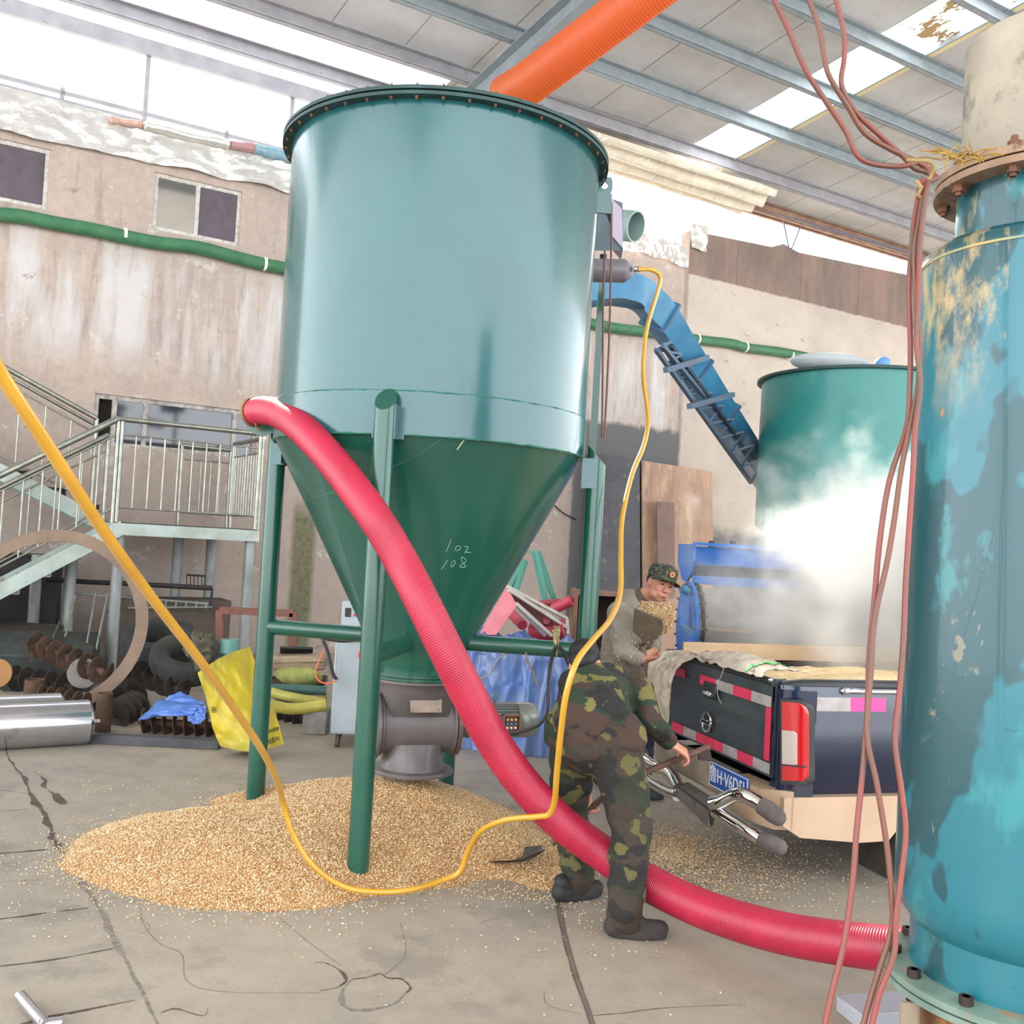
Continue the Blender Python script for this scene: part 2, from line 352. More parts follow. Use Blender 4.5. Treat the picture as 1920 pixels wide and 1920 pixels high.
lk.new(tr.outputs[0],mx.inputs[1]); lk.new(b.outputs[0],mx.inputs[2]); b.inputs['Roughness'].default_value=.1; b.inputs['Base Color'].default_value=(.8,.85,.9,1); lk.new(mx.outputs[0],ns['Material Output'].inputs[0]); M_CLG=m
p=MB()
for a,b_ in ((-5.57,-4.03),(-3.97,-2.12),(-2.06,-.23),(-.17,1.57)): p.box(wl((a+b_)/2,7.2,-.1),(b_-a,.006,.84),WR)
p.build('window_pane',M_CLG,parent=w4)
# ---- roof
m,t,ns,lk,b=nt('roof_sheets')
oc=ns.new('ShaderNodeTexCoord').outputs['Object']; sx=ns.new('ShaderNodeSeparateXYZ'); lk.new(oc,sx.inputs[0])
c=mixc(ns,lk,ramp(ns,lk,tex(ns,lk,.7,7,.65),.35,.65),lin((216,214,212)),lin((190,187,184)))
c=mixc(ns,lk,mth(ns,lk,'MULTIPLY',ramp(ns,lk,tex(ns,lk,3,9,.75,stretch=(1,3,1)),.58,.68),.3),c,lin((168,150,134)))
fr=mth(ns,lk,'FRACT',mth(ns,lk,'MULTIPLY_ADD',sx.outputs[0],1/1.02,.105)); ln=mth(ns,lk,'LESS_THAN',fr,.018)
c=mixc(ns,lk,mth(ns,lk,'MULTIPLY',ln,.75),c,lin((104,92,84)))
lk.new(c,b.inputs['Base Color']); b.inputs['Roughness'].default_value=.6
M_ROOF=m
m2=m.copy(); m2.name='translucent_roof_sheet'; t=m2.node_tree; ns=t.nodes; lk=t.links; b=ns['Principled BSDF']
tl=ns.new('ShaderNodeBsdfTranslucent'); tl.inputs[0].default_value=(.9,.93,1,1); mx=ns.new('ShaderNodeMixShader'); mx.inputs[0].default_value=.45
lk.new(b.outputs[0],mx.inputs[1]); lk.new(tl.outputs[0],mx.inputs[2]); lk.new(mx.outputs[0],ns['Material Output'].inputs[0]); M_ROOFT=m2
m3=m2.copy(); m3.name='half_translucent_roof_sheet'
[n for n in m3.node_tree.nodes if n.type=='MIX_SHADER'][0].inputs[0].default_value=.10; M_ROOFH=m3
rf=MB(); Tt=[-14,1.85,6.03,6.88,22]; 
def rbox(mb,t0,t1,q0,q1,off=.03,th=.05,mi=0):
    a=[rl(t0,q0,off),rl(t1,q0,off),rl(t1,q1,off),rl(t0,q1,off)]; mb.prism(a,UP*th,mi)
rbox(rf,-14,1.85,-.25,1.02,mi=1); rbox(rf,-14,1.85,1.02,2.2,mi=2); rbox(rf,-14,1.85,2.2,20); rbox(rf,1.85,6.03,-.25,20)
rbox(rf,6.88,22,-.25,20)
struct(rf,'ceiling',[M_ROOF,M_ROOFT,M_ROOFH],frame=WFR,flat=True)
# skylight strip
m,t,ns,lk,b=nt('skylight_sheet'); tr=ns.new('ShaderNodeBsdfTransparent'); tr.inputs[0].default_value=(1,1,1,1); mx=ns.new('ShaderNodeMixShader')
rs=ramp(ns,lk,tex(ns,lk,2.2,9,.75,stretch=(1,.4,1)),.555,.575); sx=ns.new('ShaderNodeSeparateXYZ'); lk.new(ns.new('ShaderNodeTexCoord').outputs['Object'],sx.inputs[0])
rs=mth(ns,lk,'MULTIPLY',rs,mth(ns,lk,'LESS_THAN',sx.outputs[1],-4.8)); b.inputs['Base Color'].default_value=lin((196,160,110))
lk.new(rs,mx.inputs[0]); lk.new(tr.outputs[0],mx.inputs[1]); lk.new(b.outputs[0],mx.inputs[2]); lk.new(mx.outputs[0],ns['Material Output'].inputs[0])
sk=MB(); rbox(sk,6.03,6.88,-.25,20,.04,.004); struct(sk,'window_5',m,frame=WFR,flat=True)
sg=MB(); rbox(sg,6.90,7.02,-.2,15,-.0,.02); rbox(sg,6.86,6.885,-.2,15,-.03,.07,1)
struct(sg,'trim_2',[mat('skylight_flashing',(244,226,176),rough=.5),M_STEELB],frame=WFR,flat=True)
def cchan(mb,t0,t1,q,h=.2,w=.07,off=-.005,mi=0):
    for dq,a,b_,hh in ((0,0,-h,.012),):
        pass
    mb.prism([rl(t0,q,off),rl(t1,q,off),rl(t1,q+.012,off),rl(t0,q+.012,off)],UP*-h,mi)
    mb.prism([rl(t0,q,off-h),rl(t1,q,off-h),rl(t1,q+w,off-h),rl(t0,q+w,off-h)],UP*.012,mi)
    mb.prism([rl(t0,q,off-.012),rl(t1,q,off-.012),rl(t1,q+w,off-.012),rl(t0,q+w,off-.012)],UP*.012,mi)
    mb.prism([rl(t0,q+w-.01,off-h),rl(t1,q+w-.01,off-h),rl(t1,q+w,off-h),rl(t0,q+w,off-h)],UP*.03,mi)
k=3
for q_ in (1.02,2.2,3.38,4.56,5.74,6.92,8.1):
    cc=MB(); cchan(cc,-14,22,q_,.21,.08); struct(cc,'trim_%d'%k,M_STEELG if k<4 else M_STEELB,flat=True); k+=1
ee=MB(); cchan(ee,-14,3.0,.05,.2,.08); struct(ee,'trim_%d'%k,M_STEELG,flat=True); k+=1
ee=MB(); cchan(ee,3.0,22,.05,.2,.08); ee.box(wl(12.5,8.0,-.12),(19,.05,.14),WR)
struct(ee,'trim_%d'%k,M_RUSTB,flat=True); k+=1
# rafter (I-beam) square to the wall
ra=MB(); tq=2.02
def rb(t0,t1,z0,z1,mb=ra): mb.prism([rl(t0,-.2,z0),rl(t1,-.2,z0),rl(t1,9,z0),rl(t0,9,z0)],UP*(z1-z0))
rb(tq-.13,tq+.13,-.24,-.225); rb(tq-.008,tq+.008,-.5,-.24); rb(tq-.13,tq+.13,-.52,-.505)
struct(ra,'trim_%d'%k,M_STEELB,flat=True); k+=1
# wall-top rod and its hangers
rd=MB(); rd.tube([wl(4.4,7.84,.06),wl(7,7.92,.06),wl(9.5,7.98,.06),wl(13.5,8.05,.06)],.028,8)
rd.box(wl(8.1,8.02,0),(.34,.08,.10),WR)
for tt,zz in ((6.5,7.96),(9.05,8.1)): rd.tube([wl(tt,zz,0),wl(tt-.02,zz+.35,0)],.022,6)
for a,b_ in ((9.1,9.35),(9.7,9.4)): rd.tube([wl(a,8.1,0),wl(b_,7.42,0)],.015,6)
one(rd,'steel_rod',mat('bluish_rod',(112,112,128),rough=.6),'thin horizontal steel rod crossing the bright gap between wall top and roof edge','rod')
bs=MB(); bs.beam(wp(1535,347,.9),wp(1508,398,.02),.05,.05); one(bs,'brace_bar',mat('rust_bar',(112,84,70),(86,64,56),rough=.9),'short rusty brace slanting from the roof purlin to the rod in the gap','brace')
# ============================================================ wall things
M_FOIL=mat('silver_foil',(222,217,210),(206,200,194),rough=.3,metal=.5,scale=4,bump=.8,bscale=9)
def foil(t0,t1,zlo,zhi,label,q0=.03,seed=0,nu=160):
    mb=MB()
    def fn(u,v):
        t=t0+(t1-t0)*u; lo=zlo(t) if callable(zlo) else zlo; hi=zhi(t) if callable(zhi) else zhi
        lo+=.05*nz((t*2.3,seed,0)); z=lo+(hi-lo)*v
        q=q0+.05*(1-v)*(.6+nz((t*2.2,z,seed)))+.05*(1-abs(nz((t*5+z*2,z*1.5,seed+3))))**3+.03*(1-abs(nz((t*11-z*5,z*6,seed+8))))**2-.03
        return wl(t,z,q)
    mb.grid(fn,nu,16); mb.grid(lambda u,v: fn(u,v)+WN*.004,nu,16)
    return one(mb,'foil_sheet',M_FOIL,label,'insulation foil')
foil(-8,4.4,lambda t:6.27+.03*t,6.70,'long crinkled silver foil sheet hanging along the top of the back wall on the left')
foil(5.2,6.05,6.62,lambda t:6.98,'crinkled silver foil scrap on the wall top right of the green hopper',seed=5,nu=30)
foil(6.08,6.86,6.60,lambda t:7.02-.1*(t-6),'square silver foil piece on wall top next to the brown sheet band',seed=9,nu=30)
foil(6.9,7.25,6.95,7.38,'small pale foil flap at the corner of the brown wall band',q0=.05,seed=12,nu=12)
def bundle(P,r,m_,label,seed=0):
    Q=smoothpts(P,8); n=len(Q); mb=MB(); mb.tube([p+WN*.02*nz(p+V((seed,0,0)),5) for p in Q],lambda i:r*(.75+.5*abs(nz(Q[i]+V((0,seed,0)),4))*1.2)*(1 if 0<i<n-1 else .4),12)
    return one(mb,'rolled_sheet',m_,label,'rolled sheet')
M_PINKP=mat('pinkish_plastic',(206,168,148),(178,142,132),rough=.4,scale=12,bump=.6,bscale=12)
M_TEALP=mat('teal_plastic',(104,150,166),(140,160,166),rough=.35,scale=9,bump=.6,bscale=12)
bundle([wp(205,224,.1),wp(235,229,.1),wp(268,234,.1)],.05,M_PINKP,'pinkish rolled plastic at left end of the roll on the wall sill')
bundle([wp(268,234,.1),wp(310,243,.1),wp(360,257,.1),wp(400,264,.1),wp(432,272,.1)],.07,M_FOIL,'silver rolled foil lying along the clerestory sill',3)
bundle([wp(430,271,.1),wp(455,275,.1),wp(478,277,.1)],.06,mat('reddish_plastic',(186,130,126),(150,120,120),rough=.4,bump=.5,bscale=12),'reddish rolled plastic between silver and teal rolls on the sill',6)
bundle([wp(474,277,.1),wp(500,284,.1),wp(525,290,.1),wp(548,298,.1)],.085,M_TEALP,'teal rolled plastic bundle on the sill beside the green hopper',8)
# plastic sheet sagging under the roof at the eave
mb=MB(); mb.grid(lambda u,v: rl(3.2+4.7*u,.12+.95*v,-.30-.10*math.sin(PI*v)-.05*math.sin(v*22)*(.4+u)-.03*nz((u*5,v*6,0))),60,30)
mb.grid(lambda u,v: rl(3.2+4.7*u,.12+.95*v,-.295-.10*math.sin(PI*v)-.05*math.sin(v*22)*(.4+u)-.03*nz((u*5,v*6,0))),60,30)
one(mb,'plastic_sheet',mat('cream_plastic',(226,214,192),(208,196,176),rough=.5,scale=5,c3=(250,246,236)),'cream plastic sheet sagging in folds under the eave right of the hopper','plastic sheet')
# green wall hose
M_GHOSE=mat('green_ribbed_hose',(62,118,78),(50,102,68),rough=.5,scale=8,bump=.6,bscale=60)
P=[wp(x,y,.1) for x,y in((-420,330),(-220,362),(-100,385),(-20,400),(40,406),(100,418),(170,430),(235,444),(300,456),(370,464),(440,482),(500,497),(540,505),(640,535),(780,560),(900,575),(1010,590),(1110,607),(1160,616),(1215,622),(1260,628),(1310,637),(1370,644),(1400,652),(1470,661),(1540,675),(1570,680))]
Q=smoothpts(P,10); hs=thing('wall_hose','long ribbed green suction hose tied along the back wall in shallow sags','hose',Q[0])
mb=MB(); mb.tube(Q,.085,16); mb.build('hose_tube',M_GHOSE,parent=hs)
M_TIE=mat('white_tie',(232,228,216),rough=.7)
for x,y in((234,441),(496,495),(1221,621),(1307,636),(1397,651),(1482,666)):
    c0=wp(x,y,.1); mb=MB(); mb.tube([c0-WD*.018,c0+WD*.018],.093,16); mb.build('hose_tie',M_TIE,parent=hs)

# ============================================================ GREEN HOPPER
TD=5.8; TC=pt(798,1004,TD); TC=V((TC.x,TD,0)); TR=.90; LR=.968; LA=math.radians(9)
def teal(name,rough=.28,c=((22,92,80),(16,78,70))):
    m=mat(name,c[0],c[1],rough=rough,scale=1.5,coat=.45,spec=.5,bump=.10,bscale=3,rvar=.12,c3=(60,116,106),s3=22,l3=.70,h3=.74)
    return m
M_TEAL=teal('teal_gloss_paint',.24,((22,84,86),(19,76,78))); M_TEAL2=teal('teal_pipe_paint',.30,((22,80,64),(18,70,58)))
M_FLG=mat('dark_flange',(26,66,62),(18,46,44),rough=.5); M_BOLTR=mat('rusty_bolt',(128,84,60),(84,60,50),rough=.7,metal=.4)
ZB,ZS,ZT=2.20,2.42,3.93
hp=thing('grain_hopper','large glossy teal green steel hopper with a cone bottom on four pipe legs','hopper',TC)
mb=MB(); mb.lathe([(TR,ZS-.005),(TR,ZT)],TC,96)
o=mb.build('shell',M_TEAL,parent=hp)
mb=MB(); mb.lathe([(TR+.006,ZB),(TR+.006,ZS)],TC,96); mb.build('lower_band',M_TEAL,parent=hp)
mb=MB()
def ringw(z,r,R_=TR): 
    mb.tube([TC+V((math.cos(2*PI*i/160)*(R_+.002)+0,math.sin(2*PI*i/160)*(R_+.002),z+random.uniform(-.0015,.0015))) for i in range(160)],lambda i:r*random.uniform(.7,1.3),6,closed=True)
ringw(ZS,.005); ringw(ZB,.006)
mb.build('weld_seam',mat('weld_paint',(18,80,66),(40,110,92),rough=.4,scale=60),parent=hp)
ZC=.955; RC=.235
mb=MB(); mb.lathe([(RC,ZC-.05),(RC,ZC),(TR-.01,ZB)],TC,96); cone=mb.build('cone',M_TEAL2,parent=hp)
mb=MB(); mb.lathe([(TR,ZT-.03),(TR+.055,ZT-.03),(TR+.055,ZT-.012),(TR,ZT-.012)],TC,96); mb.lathe([(TR-.02,ZT-.002),(TR+.055,ZT-.002),(TR+.055,ZT+.016),(TR-.02,ZT+.016)],TC,96)
mb.build('rim_flange',M_FLG,parent=hp)
mb=MB(); mb.lathe([(0,ZT+.06),(.3,ZT+.055),(TR,ZT+.014),(TR,ZT+.004),(0,ZT+.004)],TC,64); mb.build('lid',M_TEAL,parent=hp)
for i in range(44):
    a=2*PI*(i+.3)/44; c0=TC+V((math.cos(a),math.sin(a),0))*(TR+.032); mb=MB()
    mb.cyl(c0+UP*(ZT-.048),c0+UP*(ZT+.034),.005,seg=6); mb.cyl(c0+UP*(ZT-.042),c0+UP*(ZT-.031),.009,seg=6); mb.cyl(c0+UP*(ZT+.017),c0+UP*(ZT+.026),.009,seg=6)
    mb.build('rim_bolt',M_BOLTR,parent=hp)
mb=MB(); mb.lathe([(RC,ZC-.05),(RC+.055,ZC-.05),(RC+.055,ZC-.035),(RC,ZC-.035)],TC,64); mb.lathe([(RC-.03,ZC-.068),(RC+.06,ZC-.068),(RC+.06,ZC-.053),(RC-.03,ZC-.053)],TC,64)
mb.build('outlet_flange',M_TEAL2,parent=hp)
LEGS=[]
for i,ang in enumerate((-90-9,180-13,0-10,90-9)):
    a=math.radians(ang); e=V((math.cos(a),math.sin(a),0)); c0=TC+e*(LR+ (.012 if i else .0)); LEGS.append(c0)
    mb=MB(); vs=[];r=.054; seg=28; zt=(2.365,2.28,2.22,2.3)[i]
    for z in (0,1,2):
        for k in range(seg):
            an=2*PI*k/seg; d=V((math.cos(an),math.sin(an),0))*r
            zz=0 if z==0 else (1.2 if z==1 else zt - d.dot(e)*(1.1 if i in(0,2) else .1)); vs.append(c0+d+UP*zz)
    # slanted cap faces outward on the front leg
    fs=[(i_*seg+k,i_*seg+(k+1)%seg,(i_+1)*seg+(k+1)%seg,(i_+1)*seg+k) for i_ in(0,1) for k in range(seg)]+[tuple(range(seg))[::-1],tuple(2*seg+k for k in range(seg))]
    mb.add(vs,fs); mb.build('leg',M_TEAL2,parent=hp)
    mb=MB(); tz=zt-.13; s_=V((-e.y,e.x,0))
    mb.box(c0-e*.03+s_*.048+UP*(tz+.02),(.09,.02,.17),Matrix((e,s_,UP)).transposed()); mb.box(c0-e*.03-s_*.048+UP*(tz+.02),(.09,.02,.17),Matrix((e,s_,UP)).transposed())
    mb.box(c0-e*.065+s_*.02+UP*(tz+.02),(.012,.13,.16),Matrix((e,s_,UP)).transposed())
    mb.build('leg_bracket',M_TEAL,parent=hp)
    mb=MB(); zb=1.10; rc=RC+(TR-.01-RC)*(zb-ZC)/(ZB-ZC)-.02; mb.cyl(c0+UP*zb,TC+e*rc+UP*zb,.047,seg=24); mb.build('brace_pipe',M_TEAL2,parent=hp)
# plate above the left leg the hose rests on
pc=LEGS[1]; mb=MB(); a=pt(466,752,5.95); mb.hull([pt(464,768,5.86),pt(462,806,5.86),pt(492,820,5.86),pt(540,800,5.86),pt(540,770,5.86),pt(464,768,5.98),pt(462,806,5.98),pt(492,820,5.98),pt(540,800,5.98),pt(540,770,5.98)])
mb.build('side_plate',M_TEAL2,parent=hp)
# lifting lug at the right of the rim
lg=MB(); th_=math.radians(4); e=V((math.cos(th_),math.sin(th_),0)); s_=V((-e.y,e.x,0)); zc=ZT-.135
for k in range(14):
    a0=2*PI*k/14; a1=2*PI*(k+1)/14
    hc=TC+e*(TR+.045)+UP*(zc+.07); h=.022
    def pq(a_): 
        c_,s2=math.cos(a_),math.sin(a_); mx_=max(abs(c_),abs(s2)); return hc+e*(c_/mx_*.05)+UP*(s2/mx_*.05)
    i0=hc+e*math.cos(a0)*h+UP*math.sin(a0)*h; i1=hc+e*math.cos(a1)*h+UP*math.sin(a1)*h
    lg.prism([i0-s_*.008,pq(a0)-s_*.008,pq(a1)-s_*.008,i1-s_*.008],s_*.016)
lg.box(TC+e*(TR+.045)+UP*(zc-.04),(.10,.016,.12),Matrix((e,s_,UP)).transposed())
lg.build('lifting_lug',M_TEAL,parent=hp)
def cone_hit(x,y):
    d=ray(x,y); lo=None; s=3.5/F
    while s<8/F:
        p=CP+d*s; r=RC+(TR-.01-RC)*(p.z-ZC)/(ZB-ZC)
        if math.hypot(p.x-TC.x,p.y-TC.y)<=r: return CP+d*(s-.003/F)
        s+=.004/F
    return CP+d*(5/F)
mb=MB()
for st in ([(1112,1018),(1103,1045),(1092,1072),(1086,1083)],[(1138,1058),(1148,1052),(1160,1056),(1158,1068),(1145,1076),(1135,1072),(1138,1058)],[(1182,1058),(1194,1054),(1200,1062),(1190,1076),(1184,1086),(1198,1084),(1212,1087)],
           [(1096,1123),(1084,1142),(1068,1166),(1062,1172)],[(1120,1132),(1130,1128),(1134,1138),(1128,1150),(1116,1160),(1112,1152),(1120,1132)],[(1166,1110),(1176,1112),(1190,1126),(1184,1138),(1168,1146),(1158,1158),(1172,1162),(1188,1158),(1180,1146),(1170,1134),(1166,1118),(1166,1110)]):
    Q=[cone_hit(440+x*700/1920,640+y*700/1920) for x,y in st]; mb.tube(smoothpts(Q,3),.0014,5)
mb.build('chalk_writing',mat('chalk',(150,184,170),rough=1),parent=hp)
mb=MB(); mb.tube([cone_hit(x,y) for x,y in ((576,938),(590,934),(612,928),(640,918),(665,906),(700,890),(745,872),(790,850),(830,822),(852,812))],.003,5); mb.tube([cone_hit(x,y) for x,y in((857,843),(868,828),(875,818))],.003,5,mi=1)
mb.build('cone_seam',[mat('seam_line',(40,90,80),rough=.6),mat('yellow_chalk',(190,180,130),rough=1)],parent=hp)

# ============================================================ ROTARY VALVE
M_VALVE=mat('grey_brown_casting',(100,92,90),(84,78,78),rough=.42,scale=5,coat=.15,bump=.08,bscale=10,rvar=.15)
M_PLATE=mat('worn_plate',(150,128,108),(116,108,104),rough=.4,metal=.5,scale=9)
M_BOLTG=mat('steel_bolt',(120,116,112),rough=.4,metal=.8)
ba=math.radians(17); VX=V((math.cos(ba),math.sin(ba),0)); VY=V((-math.sin(ba),math.cos(ba),0)); VR=Matrix((VX,VY,UP)).transposed()
VC=TC+UP*.60; rv=thing('rotary_valve','grey brown cast rotary valve hanging under the green hopper cone','rotary valve',TC+UP*.33)
mb=MB(); mb.lathe([(.165,-.22),(.172,-.215),(.172,-.20),(.160,-.195),(.160,.20),(.172,.205),(.172,.22),(.165,.225)],VC,48,axis=VX)
mb.build('housing',M_VALVE,parent=rv)
mb=MB(); seg=24; top=[TC+UP*(ZC-.07)+VX*(math.cos(2*PI*k/seg)*.235)+VY*(math.sin(2*PI*k/seg)*.235) for k in range(seg)]
bot=[]
for k in range(seg):
    c_,s2=math.cos(2*PI*k/seg),math.sin(2*PI*k/seg); m_=max(abs(c_),abs(s2)); bot.append(VC+VX*(c_/m_*.17)+VY*(s2/m_*.135)+UP*.05)
mb.hull(top+bot); mb.build('inlet_neck',M_VALVE,parent=rv)
mb=MB(); mb.lathe([(.29,0),(.29,.014),(.2,.014)],TC+UP*(ZC-.086),48); mb.build('inlet_flange',M_VALVE,parent=rv)
mb=MB(); t2=[]
for k in range(seg):
    c_,s2=math.cos(2*PI*k/seg),math.sin(2*PI*k/seg); m_=max(abs(c_),abs(s2)); t2.append(VC+VX*(c_/m_*.13)+VY*(s2/m_*.13)-UP*.09)
mb.hull(t2+[V((TC.x,TC.y,.36))+VX*(c_x*.19)+VY*(s_x*.19) for c_x,s_x in [(math.cos(2*PI*k/seg),math.sin(2*PI*k/seg)) for k in range(seg)]])
mb.build('outlet_neck',M_VALVE,parent=rv)
mb=MB(); mb.lathe([(.10,.333),(.238,.333),(.240,.345),(.232,.355),(.19,.36)],V((TC.x,TC.y,0)),64); mb.build('outlet_flange',M_VALVE,parent=rv)
mb=MB(); mb.lathe([(0,-.262),(.06,-.262),(.075,-.25),(.15,-.246),(.188,-.24),(.190,-.222),(.0,-.222)],VC,48,axis=VX); mb.build('end_cover',M_VALVE,parent=rv)
mb=MB(); mb.lathe([(0,.262),(.14,.262),(.176,.25),(.180,.225),(.0,.225)],VC,48,axis=VX); mb.build('end_cover',mat('bronze_cover',(112,92,80),(96,82,74),rough=.4,metal=.3),parent=rv)
for k in range(8):
    a=2*PI*(k+.5)/8; c0=VC+VY*math.cos(a)*.165+UP*math.sin(a)*.165; mb=MB(); mb.cyl(c0-VX*.258,c0-VX*.238,.009,seg=6); mb.build('cover_bolt',M_BOLTG,parent=rv)
# inspection plate on the neck
pn=-VY; pc=VC+VX*.02+UP*.165-VY*.185; mb=MB(); Rp=Matrix((VX,VY,UP)).transposed()@Matrix.Rotation(math.radians(-13),3,'X'); mb.box(pc,(.185,.008,.125),Rp,bev=.003); pl=mb.build('inspection_plate',M_PLATE,parent=rv)
for sx_ in(-1,1):
    for sz_ in(-1,1):
        c0=pc+Rp@V((sx_*.075,-.006,sz_*.045)); mb=MB(); mb.cyl(c0,c0+Rp@V((0,-.008,0)),.008,seg=6); mb.build('plate_bolt',M_BOLTG,parent=pl)
# motor
MC=VC+VX*.26+UP*.03; mo=thing('gear_motor','grey electric motor with an open terminal box beside the rotary valve','motor',MC+VX*.1)
M_MOT=mat('motor_grey',(118,120,116),(98,100,98),rough=.35,coat=.2)
mb=MB(); mb.lathe([(0,.0),(.09,.0),(.11,.06),(.07,.10),(.07,.14),(.092,.15),(.092,.36),(.0,.36)],MC,36,axis=VX)
for k in range(28):
    a=2*PI*k/28; e_=VY*math.cos(a)+UP*math.sin(a); mb.box(MC+VX*.255+e_*.094,(.2,.006,.02),Matrix((VX,e_.cross(VX),e_)).transposed())
mb.build('motor_body',M_MOT,parent=mo)
mb=MB(); mb.lathe([(.104,.355),(.106,.365),(.106,.44),(.092,.475),(.05,.485),(0,.486)],MC,36,axis=VX); mb.build('fan_cover',mat('fan_cover_grey',(150,152,144),(130,132,126),rough=.3,metal=.3,coat=.3),parent=mo)
mb=MB(); mb.tube([MC+VX*.22+UP*(.115+.02)+V((0,0,0))+VX*math.cos(2*PI*k/12)*.016+UP*math.sin(2*PI*k/12)*.016 for k in range(12)],.005,6,closed=True); mb.cyl(MC+VX*.22+UP*.09,MC+VX*.22+UP*.12,.006,seg=6); mb.build('eye_bolt',M_BOLTG,parent=mo)
tc=MC+VX*.29-VY*.115; mb=MB()
for dx,dz,w_,h_ in ((-.05,0,.006,.11),(.05,0,.006,.11),(0,.052,.106,.006),(0,-.052,.106,.006)): mb.box(tc+VX*dx+UP*dz-VY*.012,(w_,.05,h_),VR)
mb.box(tc+VY*.01,(.1,.008,.1),VR); tb=mb.build('terminal_box',mat('copper_brown_box',(128,88,74),rough=.5),parent=mo)
for j,cc in enumerate(((220,190,120),(80,130,170),(230,225,215))):
    mb=MB()
    for q_ in range(3): mb.cyl(tc+VX*(-.025+.025*q_)+UP*(.025-.024*j)-VY*.005,tc+VX*(-.025+.025*q_)+UP*(.025-.024*j)-VY*.026,.007,seg=8)
    mb.build('terminal',mat('terminal_%d'%j,cc,rough=.4,metal=.3),parent=tb)

# ============================================================ RED HOSE, ORANGE HOSE, YELLOW TUBE
def hosemat(name,c1,c2,rib,bs=.8,rough=.3):
    m,t,ns,lk,b=nt(name); f=ramp(ns,lk,tex(ns,lk,5,5),.35,.65); lk.new(mixc(ns,lk,f,lin(c1),lin(c2)),b.inputs['Base Color']); b.inputs['Roughness'].default_value=rough
    b.inputs['Coat Weight'].default_value=.15; b.inputs['Coat Roughness'].default_value=.3; return m
def ribbed(P,r,pitch,amp,seg=32,sub=60):
    Q=smoothpts(P,40); L=[0]
    for a,b_ in zip(Q,Q[1:]): L.append(L[-1]+(b_-a).length)
    n=int(L[-1]/pitch*4); out=[];j=0
    for i in range(n+1):
        s=L[-1]*i/n
        while j<len(L)-2 and L[j+1]<s: j+=1
        k=(s-L[j])/max(1e-9,L[j+1]-L[j]); out.append(Q[j].lerp(Q[j+1],k))
    mb=MB(); mb.tube(out,lambda i:r+amp*(math.cos(PI/2*i)),seg,caps=False); return mb,out
RP=[(474,773,5.76),(500,770,5.64),(530,779,5.42),(565,802,5.12),(608,846,4.93),(655,905,4.78),(706,975,4.66),(752,1052,4.62),(795,1135,4.53),(838,1222,4.50),(878,1302,4.53),(924,1388,4.58),(982,1470,4.60),(1050,1540,4.60),(1130,1600,4.60),(1210,1652,4.52),(1300,1697,4.36),(1390,1729,4.16),(1480,1752,3.98),(1570,1767,3.84),(1660,1778,3.72),(1740,1786,3.64),(1800,1790,3.60)]
mb,out=ribbed([pt(*p) for p in RP],.081,.0105,.0009,36)
rh_=thing('suction_hose','thick glossy red ribbed suction hose draped from the hopper down across the floor','hose',gp(1130,1640))
mb.build('hose_tube',hosemat('red_pvc',(176,30,60),(158,25,52),0,rough=.45),parent=rh_,fixn=True,angle=80)
mb=MB(); e0=pt(474,773,5.80)
for k in range(3):
    mb.tube([out[6+3*k]+ (ortho((out[8]-out[0]))[0]*math.cos(2*PI*i/20)+ortho((out[8]-out[0]))[1]*math.sin(2*PI*i/20))*.087 for i in range(20)],.004,5,closed=True)
mb.tube([pt(476,765,5.68),pt(470,755,5.66),pt(477,748,5.66)],.004,5); mb.tube([pt(478,790,5.68),pt(481,803,5.66),pt(486,808,5.66)],.004,5)
mb.build('wire_tie',mat('old_wire',(150,120,78),(100,80,56),rough=.8),parent=rh_)
OP=[(948,182,5.75),(985,160,5.6),(1050,112,5.45),(1130,52,5.3),(1215,-12,5.15),(1320,-90,5.0),(1450,-180,4.8)]
mb,out=ribbed([pt(*p) for p in OP],.118,.018,.0016,40)
m,t,ns,lk,b=nt('orange_translucent_pvc'); b.inputs['Base Color'].default_value=lin((216,116,80)); b.inputs['Roughness'].default_value=.3
tl=ns.new('ShaderNodeBsdfTranslucent'); tl.inputs[0].default_value=lin((232,150,70)); mx=ns.new('ShaderNodeMixShader'); mx.inputs[0].default_value=.65
lk.new(b.outputs[0],mx.inputs[1]); lk.new(tl.outputs[0],mx.inputs[2]); lk.new(mx.outputs[0],ns['Material Output'].inputs[0])
one(mb,'feed_hose',m,'glowing orange red ribbed hose rising from the hopper lid towards the roof','hose',angle=80)
M_YEL=mat('yellow_tube',(200,148,40),(186,136,34),rough=.3,coat=.4)
yt=[(-60,590,1.62),(-5,690,1.75),(60,790,1.86),(125,890,2.0),(200,1004,2.22),(290,1128,2.55),(380,1245,2.95),(440,1330,3.35),(490,1405,3.75),(518,1460,4.15),(530,1500,4.5),(548,1560,4.55),(585,1620,4.55),(640,1660,4.56),(700,1672,4.56),(770,1668,4.6),(830,1650,4.72),(862,1634,4.75),(880,1590,4.72),(905,1556,4.62),(950,1537,4.5),(1010,1531,4.42),(1030,1526,4.40),(1040,1500,4.36),(1044,1450,4.28),(1052,1370,4.16),(1062,1300,4.10),(1082,1240,4.12),(1112,1200,4.25),(1145,1160,4.5),(1163,1110,4.8),(1164,1040,5.1),(1167,970,5.4),(1185,890,5.7),(1208,832,5.9),(1215,780,6.0),(1206,700,6.1),(1212,620,6.2),(1232,550,6.25),(1238,520,6.25),(1222,506,6.22),(1196,505,6.2)]
Q=smoothpts([pt(*p) for p in yt],8)
mb=MB(); nq=len(Q); mb.tube(Q,.0135,12); one(mb,'air_tube',M_YEL,'thin yellow air tube sweeping from upper left across corn pile and up past the hopper','tube')
